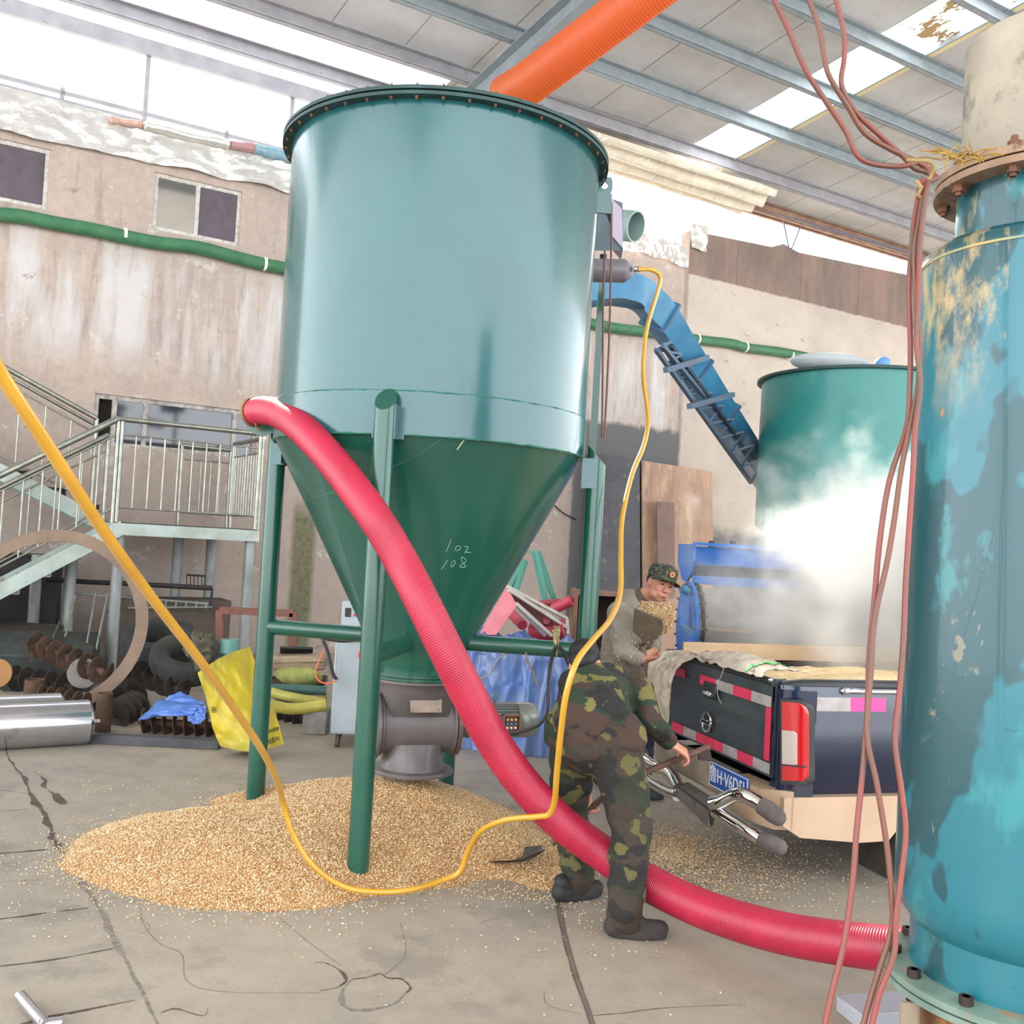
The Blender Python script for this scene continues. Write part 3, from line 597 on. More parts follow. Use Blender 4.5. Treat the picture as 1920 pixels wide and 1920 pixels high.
# ============================================================ CORN PILE
PK=V((TC.x,TC.y+.05,0))
PO=[gp(x,y) for x,y in ((112,1627),(128,1590),(165,1562),(230,1540),(330,1528),(420,1524))]+[V((-1.75,6.15,0)),V((-1.35,6.45,0)),V((-.7,6.65,0)),V((-.1,6.5,0)),V((.2,6.1,0)),V((.42,5.6,0)),V((.50,5.2,0))]+[gp(x,y) for x,y in ((1100,1640),(1040,1672),(980,1668),(900,1664),(820,1668),(760,1676),(700,1682),(640,1696),(560,1708),(450,1708),(340,1700),(250,1682),(180,1660),(140,1642))]
POX=np.array([(p.x,p.y) for p in smoothpts(PO+[PO[0]],4)])
def height(x,y):
    A=POX[:-1];B=POX[1:];d=B-A;k=np.clip((((x,y)-A)*d).sum(1)/(d*d).sum(1),0,1);q=A+d*k[:,None];ds=np.hypot(x-q[:,0],y-q[:,1]).min()
    c=((A[:,1]>y)!=(B[:,1]>y))&(x<(B[:,0]-A[:,0])*(y-A[:,1])/(B[:,1]-A[:,1]+1e-12)+A[:,0]); ins=c.sum()%2==1
    if not ins: return -.3*ds-.002
    dp=math.hypot((x-PK.x)*(.9 if x>PK.x else .75),(y-PK.y)*.8); cap=max(.385-.33*dp,.02+.17*math.exp(-((x+1.25)/1.1)**2))
    e=ds*.42+.012*nz((x*5,y*5,3)); h=1/((1/max(e,1e-4))**4+(1/cap)**4)**.25
    h+=(.022*nz((x*2.1,y*2.1,1))+.010*nz((x*6,y*6,3))+.012*nz((x*1.5,y*9,6))*(1 if x<-1 else 0))*min(1,ds*4)
    h-=.05*math.exp(-(((x-.02)/.17)**2+((y-4.98)/.13)**2)); h-=.03*math.exp(-(((x-PK.x-.02)/.25)**2+((y-PK.y+.42)/.10)**2))
    return h
m,t,ns,lk,b=nt('corn_bed'); vo=ns.new('ShaderNodeTexVoronoi'); vo.inputs['Scale'].default_value=95; lk.new(ns.new('ShaderNodeTexCoord').outputs['Object'],vo.inputs['Vector'])
sx=ns.new('ShaderNodeSeparateColor'); lk.new(vo.outputs['Color'],sx.inputs[0])
c=mixc(ns,lk,sx.outputs[0],lin((182,144,98)),lin((208,172,126))); c=mixc(ns,lk,ramp(ns,lk,vo.outputs['Distance'],.3,.65),c,lin((150,104,58)))
c=mixc(ns,lk,mth(ns,lk,'MULTIPLY',ramp(ns,lk,tex(ns,lk,2.2,5,.6),.5,.7),.35),c,lin((196,150,84)))
lk.new(c,b.inputs['Base Color']); b.inputs['Roughness'].default_value=.6
bn=ns.new('ShaderNodeBump'); bn.inputs['Strength'].default_value=1; bn.inputs['Distance'].default_value=.006; bn.invert=True; lk.new(vo.outputs['Distance'],bn.inputs['Height']); lk.new(bn.outputs[0],b.inputs['Normal'])
M_CORNB=m
def cornm(name,a,b_,c_):
    m,t,ns,lk,b=nt(name); g=ns.new('ShaderNodeNewGeometry'); cr=ns.new('ShaderNodeValToRGB'); lk.new(g.outputs['Random Per Island'],cr.inputs[0])
    cr.color_ramp.elements[0].color=lin(a); cr.color_ramp.elements[1].color=lin(c_); e=cr.color_ramp.elements.new(.5); e.color=lin(b_)
    lk.new(cr.outputs[0],b.inputs['Base Color']); b.inputs['Roughness'].default_value=.42; return m
M_KERN=cornm('corn_kernels',(170,130,82),(206,170,122),(234,216,182))
KV=np.array([(1,0,0),(-1,0,0),(0,.8,0),(0,-.8,0),(0,0,.5),(0,0,-.5)])*.0052; KV[0]*=1.25
KF=np.array([(0,2,4),(2,1,4),(1,3,4),(3,0,4),(2,0,5),(1,2,5),(3,1,5),(0,3,5)])
def kernels(P, tilt=.6, sc=1):
    n=len(P); a=rng.uniform(0,2*PI,n); b_=rng.normal(0,tilt,n); ca,sa,cb,sb=np.cos(a),np.sin(a),np.cos(b_),np.sin(b_)
    s=rng.uniform(.8,1.25,n)*sc
    Rm=np.empty((n,3,3)); Rm[:,0]=np.stack([ca*cb,-sa,ca*sb],1); Rm[:,1]=np.stack([sa*cb,ca,sa*sb],1); Rm[:,2]=np.stack([-sb,0*a,cb],1)
    vs=np.einsum('nij,kj->nki',Rm,KV)*s[:,None,None]+P[:,None,:]; fs=KF[None]+6*np.arange(n)[:,None,None]
    return vs.reshape(-1,3), fs.reshape(-1,3)
def kmesh(name,vs,fs,extra=None,mats=None,parent=None):
    me=D.meshes.new(name); ev=np.zeros((0,3)); 
    nv=len(vs); nf=len(fs); xv=[] ; xf=[]
    if extra: xv=[tuple(v) for v in extra.v]; xf=extra.f
    me.from_pydata([tuple(v) for v in vs]+xv,[],[tuple(int(i) for i in f) for f in fs]+[tuple(i+nv for i in f) for f in xf])
    for mm in mats: me.materials.append(mm)
    me.polygons.foreach_set('material_index',[0]*nf+[1]*len(xf)); me.polygons.foreach_set('use_smooth',[False]*nf+[True]*len(xf)); me.update()
    o=D.objects.new(name,me); COL.objects.link(o); return o
gx=np.arange(-2.6,.75,.03); gy=np.arange(4.2,7.2,.03)
H=np.array([[height(x,y) for y in gy] for x in gx]); hm=MB(); idx=-np.ones(H.shape,int)
ok=H>-.02
for i in range(len(gx)):
    for j in range(len(gy)):
        if ok[i,j]: idx[i,j]=len(hm.v); hm.v.append(V((gx[i],gy[j],H[i,j])))
for i in range(len(gx)-1):
    for j in range(len(gy)-1):
        q=[idx[i,j],idx[i+1,j],idx[i+1,j+1],idx[i,j+1]]
        if min(q)>=0: hm.f.append(tuple(int(k) for k in q)); hm.m.append(0)
def hh(x,y):
    i=(x-gx[0])/.03; j=(y-gy[0])/.03; i0=np.clip(i.astype(int),0,len(gx)-2); j0=np.clip(j.astype(int),0,len(gy)-2); fi=i-i0; fj=j-j0
    return (H[i0,j0]*(1-fi)+H[i0+1,j0]*fi)*(1-fj)+(H[i0,j0+1]*(1-fi)+H[i0+1,j0+1]*fi)*fj
NK=115000; x=rng.uniform(gx[0],gx[-2],NK); y=rng.uniform(gy[0],6.4,NK); h=hh(x,y); k=h>0
P=np.stack([x[k],y[k],h[k]+rng.uniform(-.001,.004,k.sum())],1)
x=rng.uniform(gx[0]-.1,gx[-2],60000); y=rng.uniform(gy[0],6.6,60000); h=hh(np.clip(x,gx[0],gx[-2]),y); k=(h<=0)&(rng.random(60000)<np.exp(h/.022)*.55)
P2=np.stack([x[k],y[k],np.full(k.sum(),.0035)],1)
vs,fs=kernels(np.concatenate([P,P2])); o=kmesh('corn_pile',vs,fs,hm,[M_KERN,M_CORNB]); tag(o,'big heap of golden corn kernels spread under the hopper outlet','corn',kind='stuff')
def scatter(label,blobs,uni,name='spilled_corn'):
    L=[]
    for px,py,sx_,sy_,n_ in blobs:
        xs=rng.normal(px,sx_,n_); ys=rng.normal(py,sy_,n_)
        for a,b_ in zip(xs,ys):
            g=gp(a,b_); L.append((g.x,g.y,.0035))
    for x0,y0,x1,y1,n_ in uni:
        for a,b_ in zip(rng.uniform(x0,x1,n_),rng.uniform(y0,y1,n_)): g=gp(a,b_); L.append((g.x,g.y,.0035))
    vs,fs=kernels(np.array(L),.2); o=kmesh(name,vs,fs,None,[M_KERN]); return tag(o,label,'corn',kind='stuff')
scatter('thin drift of spilled corn kernels on the floor behind the truck bumper',[(1260,1592,38,20,2300),(1310,1625,70,30,1500),(1400,1600,90,45,700),(1460,1660,100,36,400),(1250,1545,60,30,250)],[(1190,1500,1480,1700,250)],)
scatter('loose corn kernels scattered over the bare floor in front of the pile',[(1090,1690,40,18,90),(1150,1740,60,22,60),(1100,1600,30,20,200)],[(60,1700,900,1760,50),(550,1720,1250,1800,60),(0,1560,120,1760,60),(600,1800,1400,1915,20),(100,1460,460,1500,60),(900,1660,1060,1690,120)])
# ============================================================ STAIRCASE
M_STAIN=mat('polished_steel_tube',(160,158,144),(134,136,128),rough=.3,metal=.8,scale=10)
M_PALE=mat('pale_green_grey_paint',(176,188,180),(150,158,150),rough=.55,scale=3,c3=(132,120,108),s3=9,l3=.62,h3=.7)
M_POST=mat('galvanised_post',(150,154,152),(118,120,118),rough=.5,metal=.25,scale=5,stretch=(1,1,.4))
M_DARKT=mat('dark_tread',(62,60,62),(48,46,48),rough=.8)
QF=1.58; st=thing('steel_staircase','pale steel staircase with landing and tubular stainless railings against the back wall','staircase',wl(-1.6,0,1.0))
mb=MB(); mb.box(wl(-1.6,1.655,.93),(1.58,1.3,.03),WR,mi=1)
for q in(QF,.32): mb.box(wl(-1.6,1.595,q),(1.62,.06,.13),WR)
for t in(-2.39,-.81): mb.box(wl(t,1.595,.95),(.06,1.26,.13),WR)
mb.build('landing',[M_PALE,M_DARKT],parent=st)
for t,q,z in((-2.32,1.5,0),(-.86,1.5,0),(-1.46,.5,0),(-1.08,.6,0),(-2.75,1.2,0),(-3.05,.75,0)):
    top=1.53 if t>-2.5 else 1.25; mb=MB(); mb.cyl(wl(t,0,q),wl(t,top,q),.062,seg=20); mb.build('post',M_POST,parent=st)
def stringer(q,t0,z0,t1,z1,h=.17): mb=MB(); mb.beam(wl(t0,z0,q),wl(t1,z1,q),.05,h); mb.build('stringer',M_PALE,parent=st)
# lower flight falls to the left at the front, upper flight rises to the left at the back
stringer(QF,-2.30,1.62,-4.9,-.02,.15); stringer(.98,-2.30,1.62,-4.9,-.02,.15)
stringer(.90,-2.45,1.66,-5.6,3.12,.17); stringer(.32,-2.45,1.66,-5.6,3.12,.17)
for i in range(7):
    t=-2.55-.29*i; z=1.62-.19*(i+1); mb=MB(); mb.box(wl(t,z,1.28),(.28,.56,.012),WR); mb.box(wl(t+.14,z+.09,1.28),(.01,.56,.17),WR); mb.build('tread',M_POST,parent=st)
    mb=MB(); t=-2.62-.36*i; z=1.68+.165*(i+1); mb.box(wl(t,z,.61),(.34,.54,.02),WR); mb.box(wl(t+.16,z-.08,.61),(.01,.54,.16),WR); mb.build('tread',M_DARKT,parent=st)
def rail(P,r,name='handrail'):
    mb=MB(); mb.tube(P,r,12); mb.build(name,M_STAIN,parent=st)
def railing(t0,z0,t1,z1,q0,q1,n,h=1.08,tilt=0,top=True,bot=.16,posts=True):
    A=wl(t0,z0,q0); B_=wl(t1,z1,q1)
    if top: rail([A+UP*h,B_+UP*h],.03)
    rail([A+UP*(h-.17),B_+UP*(h-.17)],.011,'mid_rail'); rail([A+UP*bot,B_+UP*bot],.011,'mid_rail')
    for i in range(n+1):
        p=A.lerp(B_,i/n); e=i in(0,n) and posts; mb=MB(); mb.cyl(p+UP*(0 if e else bot),p+UP*(h if e else h-.17),.022 if e else .010,seg=10); mb.build('rail_post' if e else 'baluster',M_STAIN,parent=st)
railing(-2.38,1.67,-.84,1.67,QF,QF,10,h=1.13)
railing(-.80,1.67,-.80,1.67,QF-.02,.35,11,h=1.08)
railing(-1.45,1.67,-.84,1.67,.34,.34,5,h=1.0)
railing(-2.42,1.66,-4.75,.16,QF,QF,13,h=1.14)
rail([wl(-2.38,2.80,QF),wl(-2.44,2.80,QF),wl(-4.8,1.27,QF)],.031)
railing(-2.42,1.66,-4.75,.16,.98,.98,9,h=1.0)
railing(-2.55,1.72,-5.5,3.10,.92,.92,11,h=1.12)
rail([wl(-2.50,2.83,.30),wl(-5.5,4.25,.30)],.022)

# ============================================================ JUNK BY THE WALL, LEFT
M_STEEL=mat('bright_stainless',(206,206,212),(186,188,196),rough=.16,metal=.95,scale=3,rvar=.12,c3=(170,158,146),s3=4,l3=.62,h3=.75)
M_RUST=mat('brown_rust',(92,66,50),(60,46,38),rough=.85,scale=9,c3=(122,82,50),s3=16,l3=.6,h3=.7,bump=.3)
M_RUSTD=mat('dark_rust',(56,47,42),(38,33,32),rough=.8,scale=8,c3=(120,86,58),s3=14,l3=.64,h3=.72)
M_BLACKM=mat('black_steel',(52,50,52),(38,36,38),rough=.55,metal=.3)
def roller(R0,r,L,dirv,label,plate=False):
    d=V(dirv).normalized(); c=V(R0)+UP*r; t_=thing('steel_roller',label,'roller',V(R0)+d*L*.5)
    mb=MB(); mb.lathe([(0,0),(r-.02,0),(r,.02),(r,L-.02),(r-.02,L),(0,L)],c,56,axis=d); mb.build('drum',M_STEEL,parent=t_)
    mb=MB(); mb.cyl(c,c-d*.07,.017,seg=16); mb.build('shaft',mat('shaft_steel',(176,174,166),rough=.35,metal=.8),parent=t_)
    return t_
g0=gp(166,1394); g1=gp(-60,1408); dr=(g1-g0); dr.z=0
roller(g0,.165,1.9,dr,'nearer of the two polished stainless rollers lying on the floor at far left')
pr=V((-dr.y,dr.x,0)).normalized(); pr=pr if pr.y>0 else -pr
roller(g0+pr*.36+dr.normalized()*.14,.165,1.9,dr,'farther stainless roller lying behind the bigger looking one at far left')
def pipe(c,r,h,m_,label,name='pipe_stub'):
    mb=MB(); mb.lathe([(r-.012,.01),(r-.012,h),(r,h),(r,.0),(r-.012,.0)],c,28); return one(mb,name,m_,label,'pipe')
p=gp(192,1372); pipe(V((p.x,p.y,0)),.062,.31,M_RUST,'upright rusty pipe stub standing at the end of the rollers')
p=gp(61,1340); pipe(V((p.x,p.y,.12)),.082,.18,M_RUST,'short rusty pipe stub standing behind the rollers')
def auger(a,b_,r,pitch,m_,label,core=.02,seg=18,name='screw_auger'):
    a=V(a);b_=V(b_);d=(b_-a);L=d.length;d.normalize();x,y=ortho(d);mb=MB();mb.cyl(a,b_,core,seg=10);n=int(L/pitch*seg);vs=[]
    for i in range(n+1):
        an=2*PI*i/seg;e=x*math.cos(an)+y*math.sin(an);c=a+d*(L*i/n)
        vs+=[c+e*core*.9,c+e*r,c+e*r+d*.007,c+e*core*.9+d*.007]
    fs=[]
    for i in range(n):
        o=4*i
        for k in range(4): fs.append((o+k,o+(k+1)%4,o+4+(k+1)%4,o+4+k))
    fs+=[(0,1,2,3),(4*n+3,4*n+2,4*n+1,4*n)]
    mb.add(vs,fs); return one(mb,name,m_,label,'auger',group=None,angle=60)
auger(pt(60,1205,8.9),pt(196,1262,8.5),.11,.13,M_RUST,'rusty screw auger leaning in the junk heap left of the big ring',.03)
auger(pt(236,1250,9.2),pt(352,1300,8.7),.11,.16,M_RUSTD,'dark rusty auger pointing right behind the blue tarp')
auger(pt(75,1300,8.35),pt(165,1318,8.2),.085,.09,M_RUST,'small rusty auger with tight flights just behind the rollers')
auger(pt(208,1345,8.1),pt(262,1318,8.6),.13,.12,M_RUSTD,'dark wide auger end right of the upright pipe stub')
auger(pt(262,1352,8.0)+V((0,0,.0)),pt(420,1362,8.0),.105,.085,M_RUST,'orange brown spring like auger lying under the blue tarp',.03)
auger(pt(528,1350,8.9),pt(580,1352,8.7),.11,.10,M_RUSTD,'rusty auger flights lying right of the yellow bag')
auger(pt(170,1330,8.6),pt(262,1292,9.1),.14,.2,M_RUSTD,'large dark auger behind the pipe stub',.03)
auger(pt(20,1270,9.2),pt(140,1290,8.9),.12,.15,M_RUSTD,'dark auger low in the heap behind both rollers',.03)
# dark heap things
def obox(name,c,size,rz,rx,m_,label,cat,bev=.01):
    mb=MB(); mb.box(c,size,(Matrix.Rotation(rz,3,'Z')@Matrix.Rotation(rx,3,'X')),bev=bev); return one(mb,name,m_,label,cat)
M_DKGREEN=mat('dark_green_machine',(52,58,54),(38,40,40),rough=.7,scale=6,c3=(84,66,52),s3=10)
obox('metal_hopper_box',pt(82,1250,9.9),(.95,.8,.5),.3,.2,M_DKGREEN,'dark dirty metal box in the shadow under the stairs','box')
obox('scrap_plate',pt(10,1185,10.3),(1.0,.5,.06),-.1,.25,M_RUSTD,'flat dark scrap plate stacked at far left under the stairs','plate')
obox('scrap_plate',pt(20,1225,10.2)-UP*.05,(1.1,.6,.35),-.1,0,mat('dark_maroon_block',(66,46,46),(48,40,42),rough=.8),'dark maroon block at far left edge under the stairs','block')
obox('board_box',wl(-1.6,.40,.95),(1.3,.5,.80),.545,0,mat('brown_board',(94,80,70),(74,64,57),rough=.8,scale=4),'low brown board box standing beneath the stair landing','box')
mb=MB(); c0=pt(156,1262,8.6); rr_=V((.25,-.95,.2)).normalized(); mb.lathe([(.03,-.01),(.13,-.01),(.13,.012),(.03,.012),(.03,-.01)],c0,32,axis=rr_); one(mb,'steel_disc',mat('grey_disc',(124,116,108),(96,90,84),rough=.6),'grey steel disc with centre hole in the junk heap','disc')
# orange plate at the very left
mb=MB(); mb.lathe([(0,-.01),(.12,-.01),(.12,.01),(0,.01)],pt(-6,1262,8.3),28,axis=V((.2,-1,.1))); one(mb,'round_plate',mat('ochre_plate',(150,106,58),rough=.7),'ochre round plate cut by the left picture edge','plate')
obox('shade_box',wl(-4.0,.62,.33),(2.5,.5,1.24),.545,0,mat('shade_dark',(54,50,52),(42,40,43),rough=.85,scale=3),'big dark added box standing in for the shade under the stairs','shade box',bev=.05)  # dark box added to deepen the shade under the stairs
# big ring
rc_=pt(97,1163,8.5); zr=.79; rc_.z=zr+.005; nrm=V((.18,-.97,.12)).normalized()
mb=MB(); mb.lathe([(zr-.105,-.006),(zr,-.006),(zr,.006),(zr-.105,.006),(zr-.105,-.006)],rc_,110,axis=nrm)
one(mb,'steel_ring',mat('flat_rust_ring',(130,106,86),(106,86,70),rough=.65,scale=4),'large thin rust brown flat steel ring standing upright in front of the stairs','ring')
# tyre
def torus_pts(mb,c,ax,R_,r,r2,seg=48,k=14,mi=0):
    x,y=ortho(V(ax)); vs=[]
    for i in range(seg):
        a=2*PI*i/seg;e=x*math.cos(a)+y*math.sin(a)
        for j in range(k):
            b_=2*PI*j/k; sx_=math.copysign(abs(math.cos(b_))**.6,math.cos(b_)); sy_=math.copysign(abs(math.sin(b_))**.6,math.sin(b_))
            rib=.006 if (math.cos(b_)>.3 and j%2) else 0
            vs.append(V(c)+e*(R_+r*sx_-rib)+V(ax)*(r2*sy_))
    fs=[(i*k+j,((i+1)%seg)*k+j,((i+1)%seg)*k+(j+1)%k,i*k+(j+1)%k) for i in range(seg) for j in range(k)]
    mb.add(vs,fs,mi)
ax=V((.15,-.42,.9)).normalized(); mb=MB(); torus_pts(mb,pt(352,1236,9.1),ax,.25,.09,.10); one(mb,'tyre',mat('dusty_rubber',(58,58,53),(44,44,41),rough=.9,scale=8,bump=.4),'old dusty tyre lying tilted on the junk behind the yellow bag','tyre')
mb=MB(); torus_pts(mb,pt(300,1205,9.9),V((.1,-.3,.95)).normalized(),.3,.08,.12); one(mb,'tyre',mat('old_tyre',(44,45,43),(36,37,36),rough=.9),'second dark tyre flat behind the first, beneath the stairs','tyre')
def rag(c,s,label,m_,n=14,amp=.5,name='rag',cat='cloth'):
    mb=MB(); c=V(c); mb.ell(c,s,None,26,18); o=len(mb.v)
    for i in range(o):
        v=mb.v[i]-c; k=1+amp*nz(v*7/ max(s)*.25+c,1)+amp*.6*nz(v*18/max(s)*.25+c,1); mb.v[i]=c+v*k
    return one(mb,name,m_,label,cat,angle=60)
rag(pt(378,1218,8.8),(.11,.1,.15),'crumpled greenish cloth hanging on the junk above the tyre',mat('olive_rag',(98,94,72),(66,64,54),rough=.9,scale=12,bump=.6),amp=.7)
# leaning thin tubes, bed-frame rack
for i,(x0,y0,x1,y1) in enumerate(((141,1116,122,1195),(180,1112,163,1207),(203,1112,180,1220),(112,1165,99,1198))):
    mb=MB(); mb.cyl(pt(x0,y0,10.4),pt(x1,y1,9.9),.012,seg=8)
    one(mb,'thin_tube',M_STAIN,('thin bright tube leaning second from left under the stairs','thin bright tube leaning third from left under the stairs','thin bright tube leaning rightmost beside the front stair post','short thin tube at the left of the leaning tubes')[i],'tube')
rk=thing('tube_rack','low dark tubular rack lying under the landing along the wall','rack',pt(300,1130,11.6)-UP*.5)
def rk_(P,r,m_=M_BLACKM): mb=MB(); mb.tube([pt(*p) for p in P],r,8); mb.build('rack_tube',m_,parent=rk)
rk_([(88,1086,11.2),(160,1091,11.3),(270,1096,11.4),(398,1103,11.6)],.028); rk_([(130,1112,11.2),(390,1132,11.5)],.014,M_POST); rk_([(240,1140,11.2),(398,1138,11.6)],.012,M_POST); rk_([(398,1103,11.6),(394,1143,11.6)],.014)
for i in range(9): rk_([(236+19*i,1118+i*1.4,11.4),(234+19*i,1140,11.4)],.010,M_POST)
rk_([(350,1078,11.8),(384,1080,11.8)],.012); [rk_([(350+7*i,1078,11.8),(350+7*i,1100,11.8)],.006) for i in range(6)]
# black floor beam
mb=MB(); a=gp(168,1392); b_=gp(412,1404); mb.beam(V((a.x,a.y,.035)),V((b_.x,b_.y,.035)),.09,.07,bev=.004); one(mb,'floor_beam',mat('dark_grey_bar',(74,74,78),(58,58,60),rough=.6),'long dark grey steel bar lying on the floor left of yellow bag','bar')
# blue tarp scrap: folded sheet
M_TARPB=mat('blue_tarp',(84,128,198),(60,98,176),rough=.38,scale=6,bump=.7,bscale=14,coat=.1)
def sheet(fn,m_,label,nu=40,nv=24,th=.004,name='tarp',cat='tarp',**k):
    mb=MB(); mb.grid(fn,nu,nv); o=len(mb.v); A0=[v.copy() for v in mb.v]; mb.grid(lambda u,v: V(fn(u,v))+V((0,0,-th)),nu,nv)
    nn=nv+1
    ed=[(i*nn) for i in range(nu+1)]+[nu*nn+j for j in range(1,nn)]+[i*nn+nv for i in range(nu-1,-1,-1)]+[j for j in range(nv-1,0,-1)]
    for i in range(len(ed)): a=ed[i]; b_=ed[(i+1)%len(ed)]; mb.f.append((a,b_,b_+o,a+o)); mb.m.append(0)
    return one(mb,name,m_,label,cat,angle=180,**k)
def quad(c00,c10,c11,c01,amp=.03,fr=3,sd=0,bulge=0):
    c00,c10,c11,c01=map(V,(c00,c10,c11,c01))
    def fn(u,v):
        p=c00.lerp(c10,u).lerp(c01.lerp(c11,u),v); 
        return p+V((0,-.5,1))*(amp*nz((u*fr,v*fr,sd))+amp*.5*abs(nz((u*fr*2.6,v*fr*2.6,sd+4)))+bulge*math.sin(PI*u)*math.sin(PI*v))
    return fn
bt=thing('tarp','crumpled blue tarp scrap lying over the spring like auger','tarp',pt(330,1360,7.95))
def tsheet(pts,amp,fr,sd,bulge=0):
    mb=MB(); f=quad(*pts,amp=amp,fr=fr,sd=sd,bulge=bulge); mb.grid(f,30,20); mb.grid(lambda u,v:f(u,v)-V((0,-.003,.004)),30,20); mb.build('tarp_fold',M_TARPB,parent=bt,angle=180)
tsheet((pt(258,1350,7.8),pt(372,1330,7.75),pt(383,1318,8.1),pt(300,1312,8.25)),.02,3,1,.02)
tsheet((pt(300,1316,8.25),pt(380,1318,8.1),pt(352,1304,8.3),pt(338,1296,8.35)),.02,3,2,.02)
tsheet((pt(278,1342,7.8),pt(360,1342,7.72),pt(372,1328,7.78),pt(278,1336,7.85)),.012,4,3,.01)
tsheet((pt(352,1352,7.72),pt(384,1348,7.7),pt(386,1322,7.78),pt(366,1330,7.78)),.015,4,4,.01)
tsheet((pt(362,1358,7.7),pt(376,1356,7.7),pt(386,1345,7.7),pt(350,1342,7.74)),.01,4,5)
# yellow bag
by=7.35
def bagpt(u,v,front=True):
    xl=370+ (398-370)*0; L=[(370,1268),(385,1320),(398,1380),(412,1412)]; Rr=[(468,1214),(492,1290),(516,1350),(532,1408)]
    def ip(Q,v): 
        s=v*(len(Q)-1); i=min(int(s),len(Q)-2); f=s-i; return (Q[i][0]*(1-f)+Q[i+1][0]*f, Q[i][1]*(1-f)+Q[i+1][1]*f)
    a=ip(L,v);b_=ip(Rr,v); x=a[0]*(1-u)+b_[0]*u; y=a[1]*(1-u)+b_[1]*u
    if v<.01: y+= -14*math.sin(PI*u)*(1-u*.3)*(-1 if u<.6 else -1)*(-.6)
    y+= 12*math.sin(PI*u)*v**6
    dep=by+.35*u*(1-v)-(.13 if front else -.16)*math.sin(PI*min(1,max(0,u)))*(.35+.65*v**.7)+.03*nz((u*5,v*5,2 if front else 9))+.012*nz((u*13,v*11,5))
    return pt(x,y,dep)
mb=MB(); mb.grid(lambda u,v:bagpt(u,v,True),36,36); mb.grid(lambda u,v:bagpt(u,v,False),36,36)
bl=[bagpt(i/36,1,True) for i in range(37)]+[bagpt(i/36,1,False) for i in range(36,-1,-1)]
mb.add(bl,[tuple(range(len(bl)))])
zz=min(v.z for v in mb.v); 
for v in mb.v: v.z+=.004-zz*(1 if v.z<.3 else max(0,(1-(v.z-.3)/.5)))
m,t,ns,lk,b=nt('yellow_woven_bag'); oc=ns.new('ShaderNodeTexCoord').outputs['Object']; sx=ns.new('ShaderNodeSeparateXYZ'); lk.new(oc,sx.inputs[0])
c=mixc(ns,lk,ramp(ns,lk,tex(ns,lk,3,6,.7),.4,.7),lin((186,164,30)),lin((166,148,44)))
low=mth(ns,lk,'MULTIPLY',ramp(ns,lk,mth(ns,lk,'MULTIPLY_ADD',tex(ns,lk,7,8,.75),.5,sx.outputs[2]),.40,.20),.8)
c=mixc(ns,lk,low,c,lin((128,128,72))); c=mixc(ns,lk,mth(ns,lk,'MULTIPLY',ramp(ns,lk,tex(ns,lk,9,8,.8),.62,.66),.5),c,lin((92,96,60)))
lk.new(c,b.inputs['Base Color']); b.inputs['Roughness'].default_value=.5; b.inputs['Subsurface Weight'].default_value=.0
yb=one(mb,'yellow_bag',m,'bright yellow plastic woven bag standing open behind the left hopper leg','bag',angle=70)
def bagchar(x,y,s,strokes):
    for q in strokes:
        P=[pt(x+a*s,y+b_*s,by-.2) for a,b_ in q]; 
        yield P
TXT=[[(0,0),(1,0)],[(.5,-.3),(.5,1)],[(0,.5),(1,.5)],[(0,1),(1,1)],[(.1,.2),(.1,.9)]]
mb=MB()
from mathutils.bvhtree import BVHTree
bv=BVHTree.FromPolygons([tuple(v) for v in yb.data.vertices[:]] if False else [tuple(v.co) for v in yb.data.vertices],[tuple(p.vertices) for p in yb.data.polygons])
def onto(x,y):
    d=ray(x,y).normalized(); o_=CP-WL[yb.name]; h=bv.ray_cast(o_,d); return (h[0]+WL[yb.name]-d*.004) if h[0] else None
for (x,y,s,rot,chs) in ((388,1325,9,.1,'AB'),(505,1368,6,-.3,'CAB'),(501,1388,8,-.35,'BAC')):
    for k,ch in enumerate(chs):
        for j,q in enumerate({'A':[[(0,0),(.8,0)],[(.4,-.2),(.4,1)],[(0,.5),(.8,.5)],[(0,1),(.8,1)]],'B':[[(0,0),(.8,0),(.8,1),(0,1),(0,0)],[(0,.5),(.8,.5)],[(.4,0),(.4,1)]],'C':[[(.1,0),(0,1)],[(.1,.1),(.8,.1),(.7,1)],[(.2,.5),(.6,.5)]]}[ch]):
            P=[]
            for a,b_ in q:
                u_=(a+k*1.05)*s; v_=b_*s; X_=x+u_*math.cos(rot)-v_*math.sin(rot)*(-1)*0+0; Y_=y+u_*math.sin(rot)+v_; h_=onto(X_,Y_)
                if h_: P.append(h_)
            if len(P)>1: mb.tube(P,.0028,4)
if mb.v: mb.build('bag_print',mat('bag_ink',(78,80,50),rough=.9),parent=yb)
# teal drum / gas cylinder with bucket
c0=pt(428,1248,8.9); c0.z=0
gcx=thing('gas_cylinder','squat dark teal gas cylinder behind the yellow bag with a pale teal collar','cylinder',c0)
mb=MB(); mb.lathe([(0,.02),(.13,.02),(.14,.06),(.14,.42),(.12,.50),(.05,.54),(0,.54)],c0,32); mb.build('cylinder_body',mat('teal_grey_bottle',(84,104,98),(70,86,82),rough=.5),parent=gcx)
mb=MB(); mb.lathe([(.075,.56),(.075,.68),(.08,.68),(.08,.56),(.075,.56)],c0,32); mb.lathe([(0,.5),(.05,.5),(.05,.56),(0,.56)],c0,16); mb.build('collar',mat('pale_teal_collar',(110,158,148),(96,138,132),rough=.5),parent=gcx)
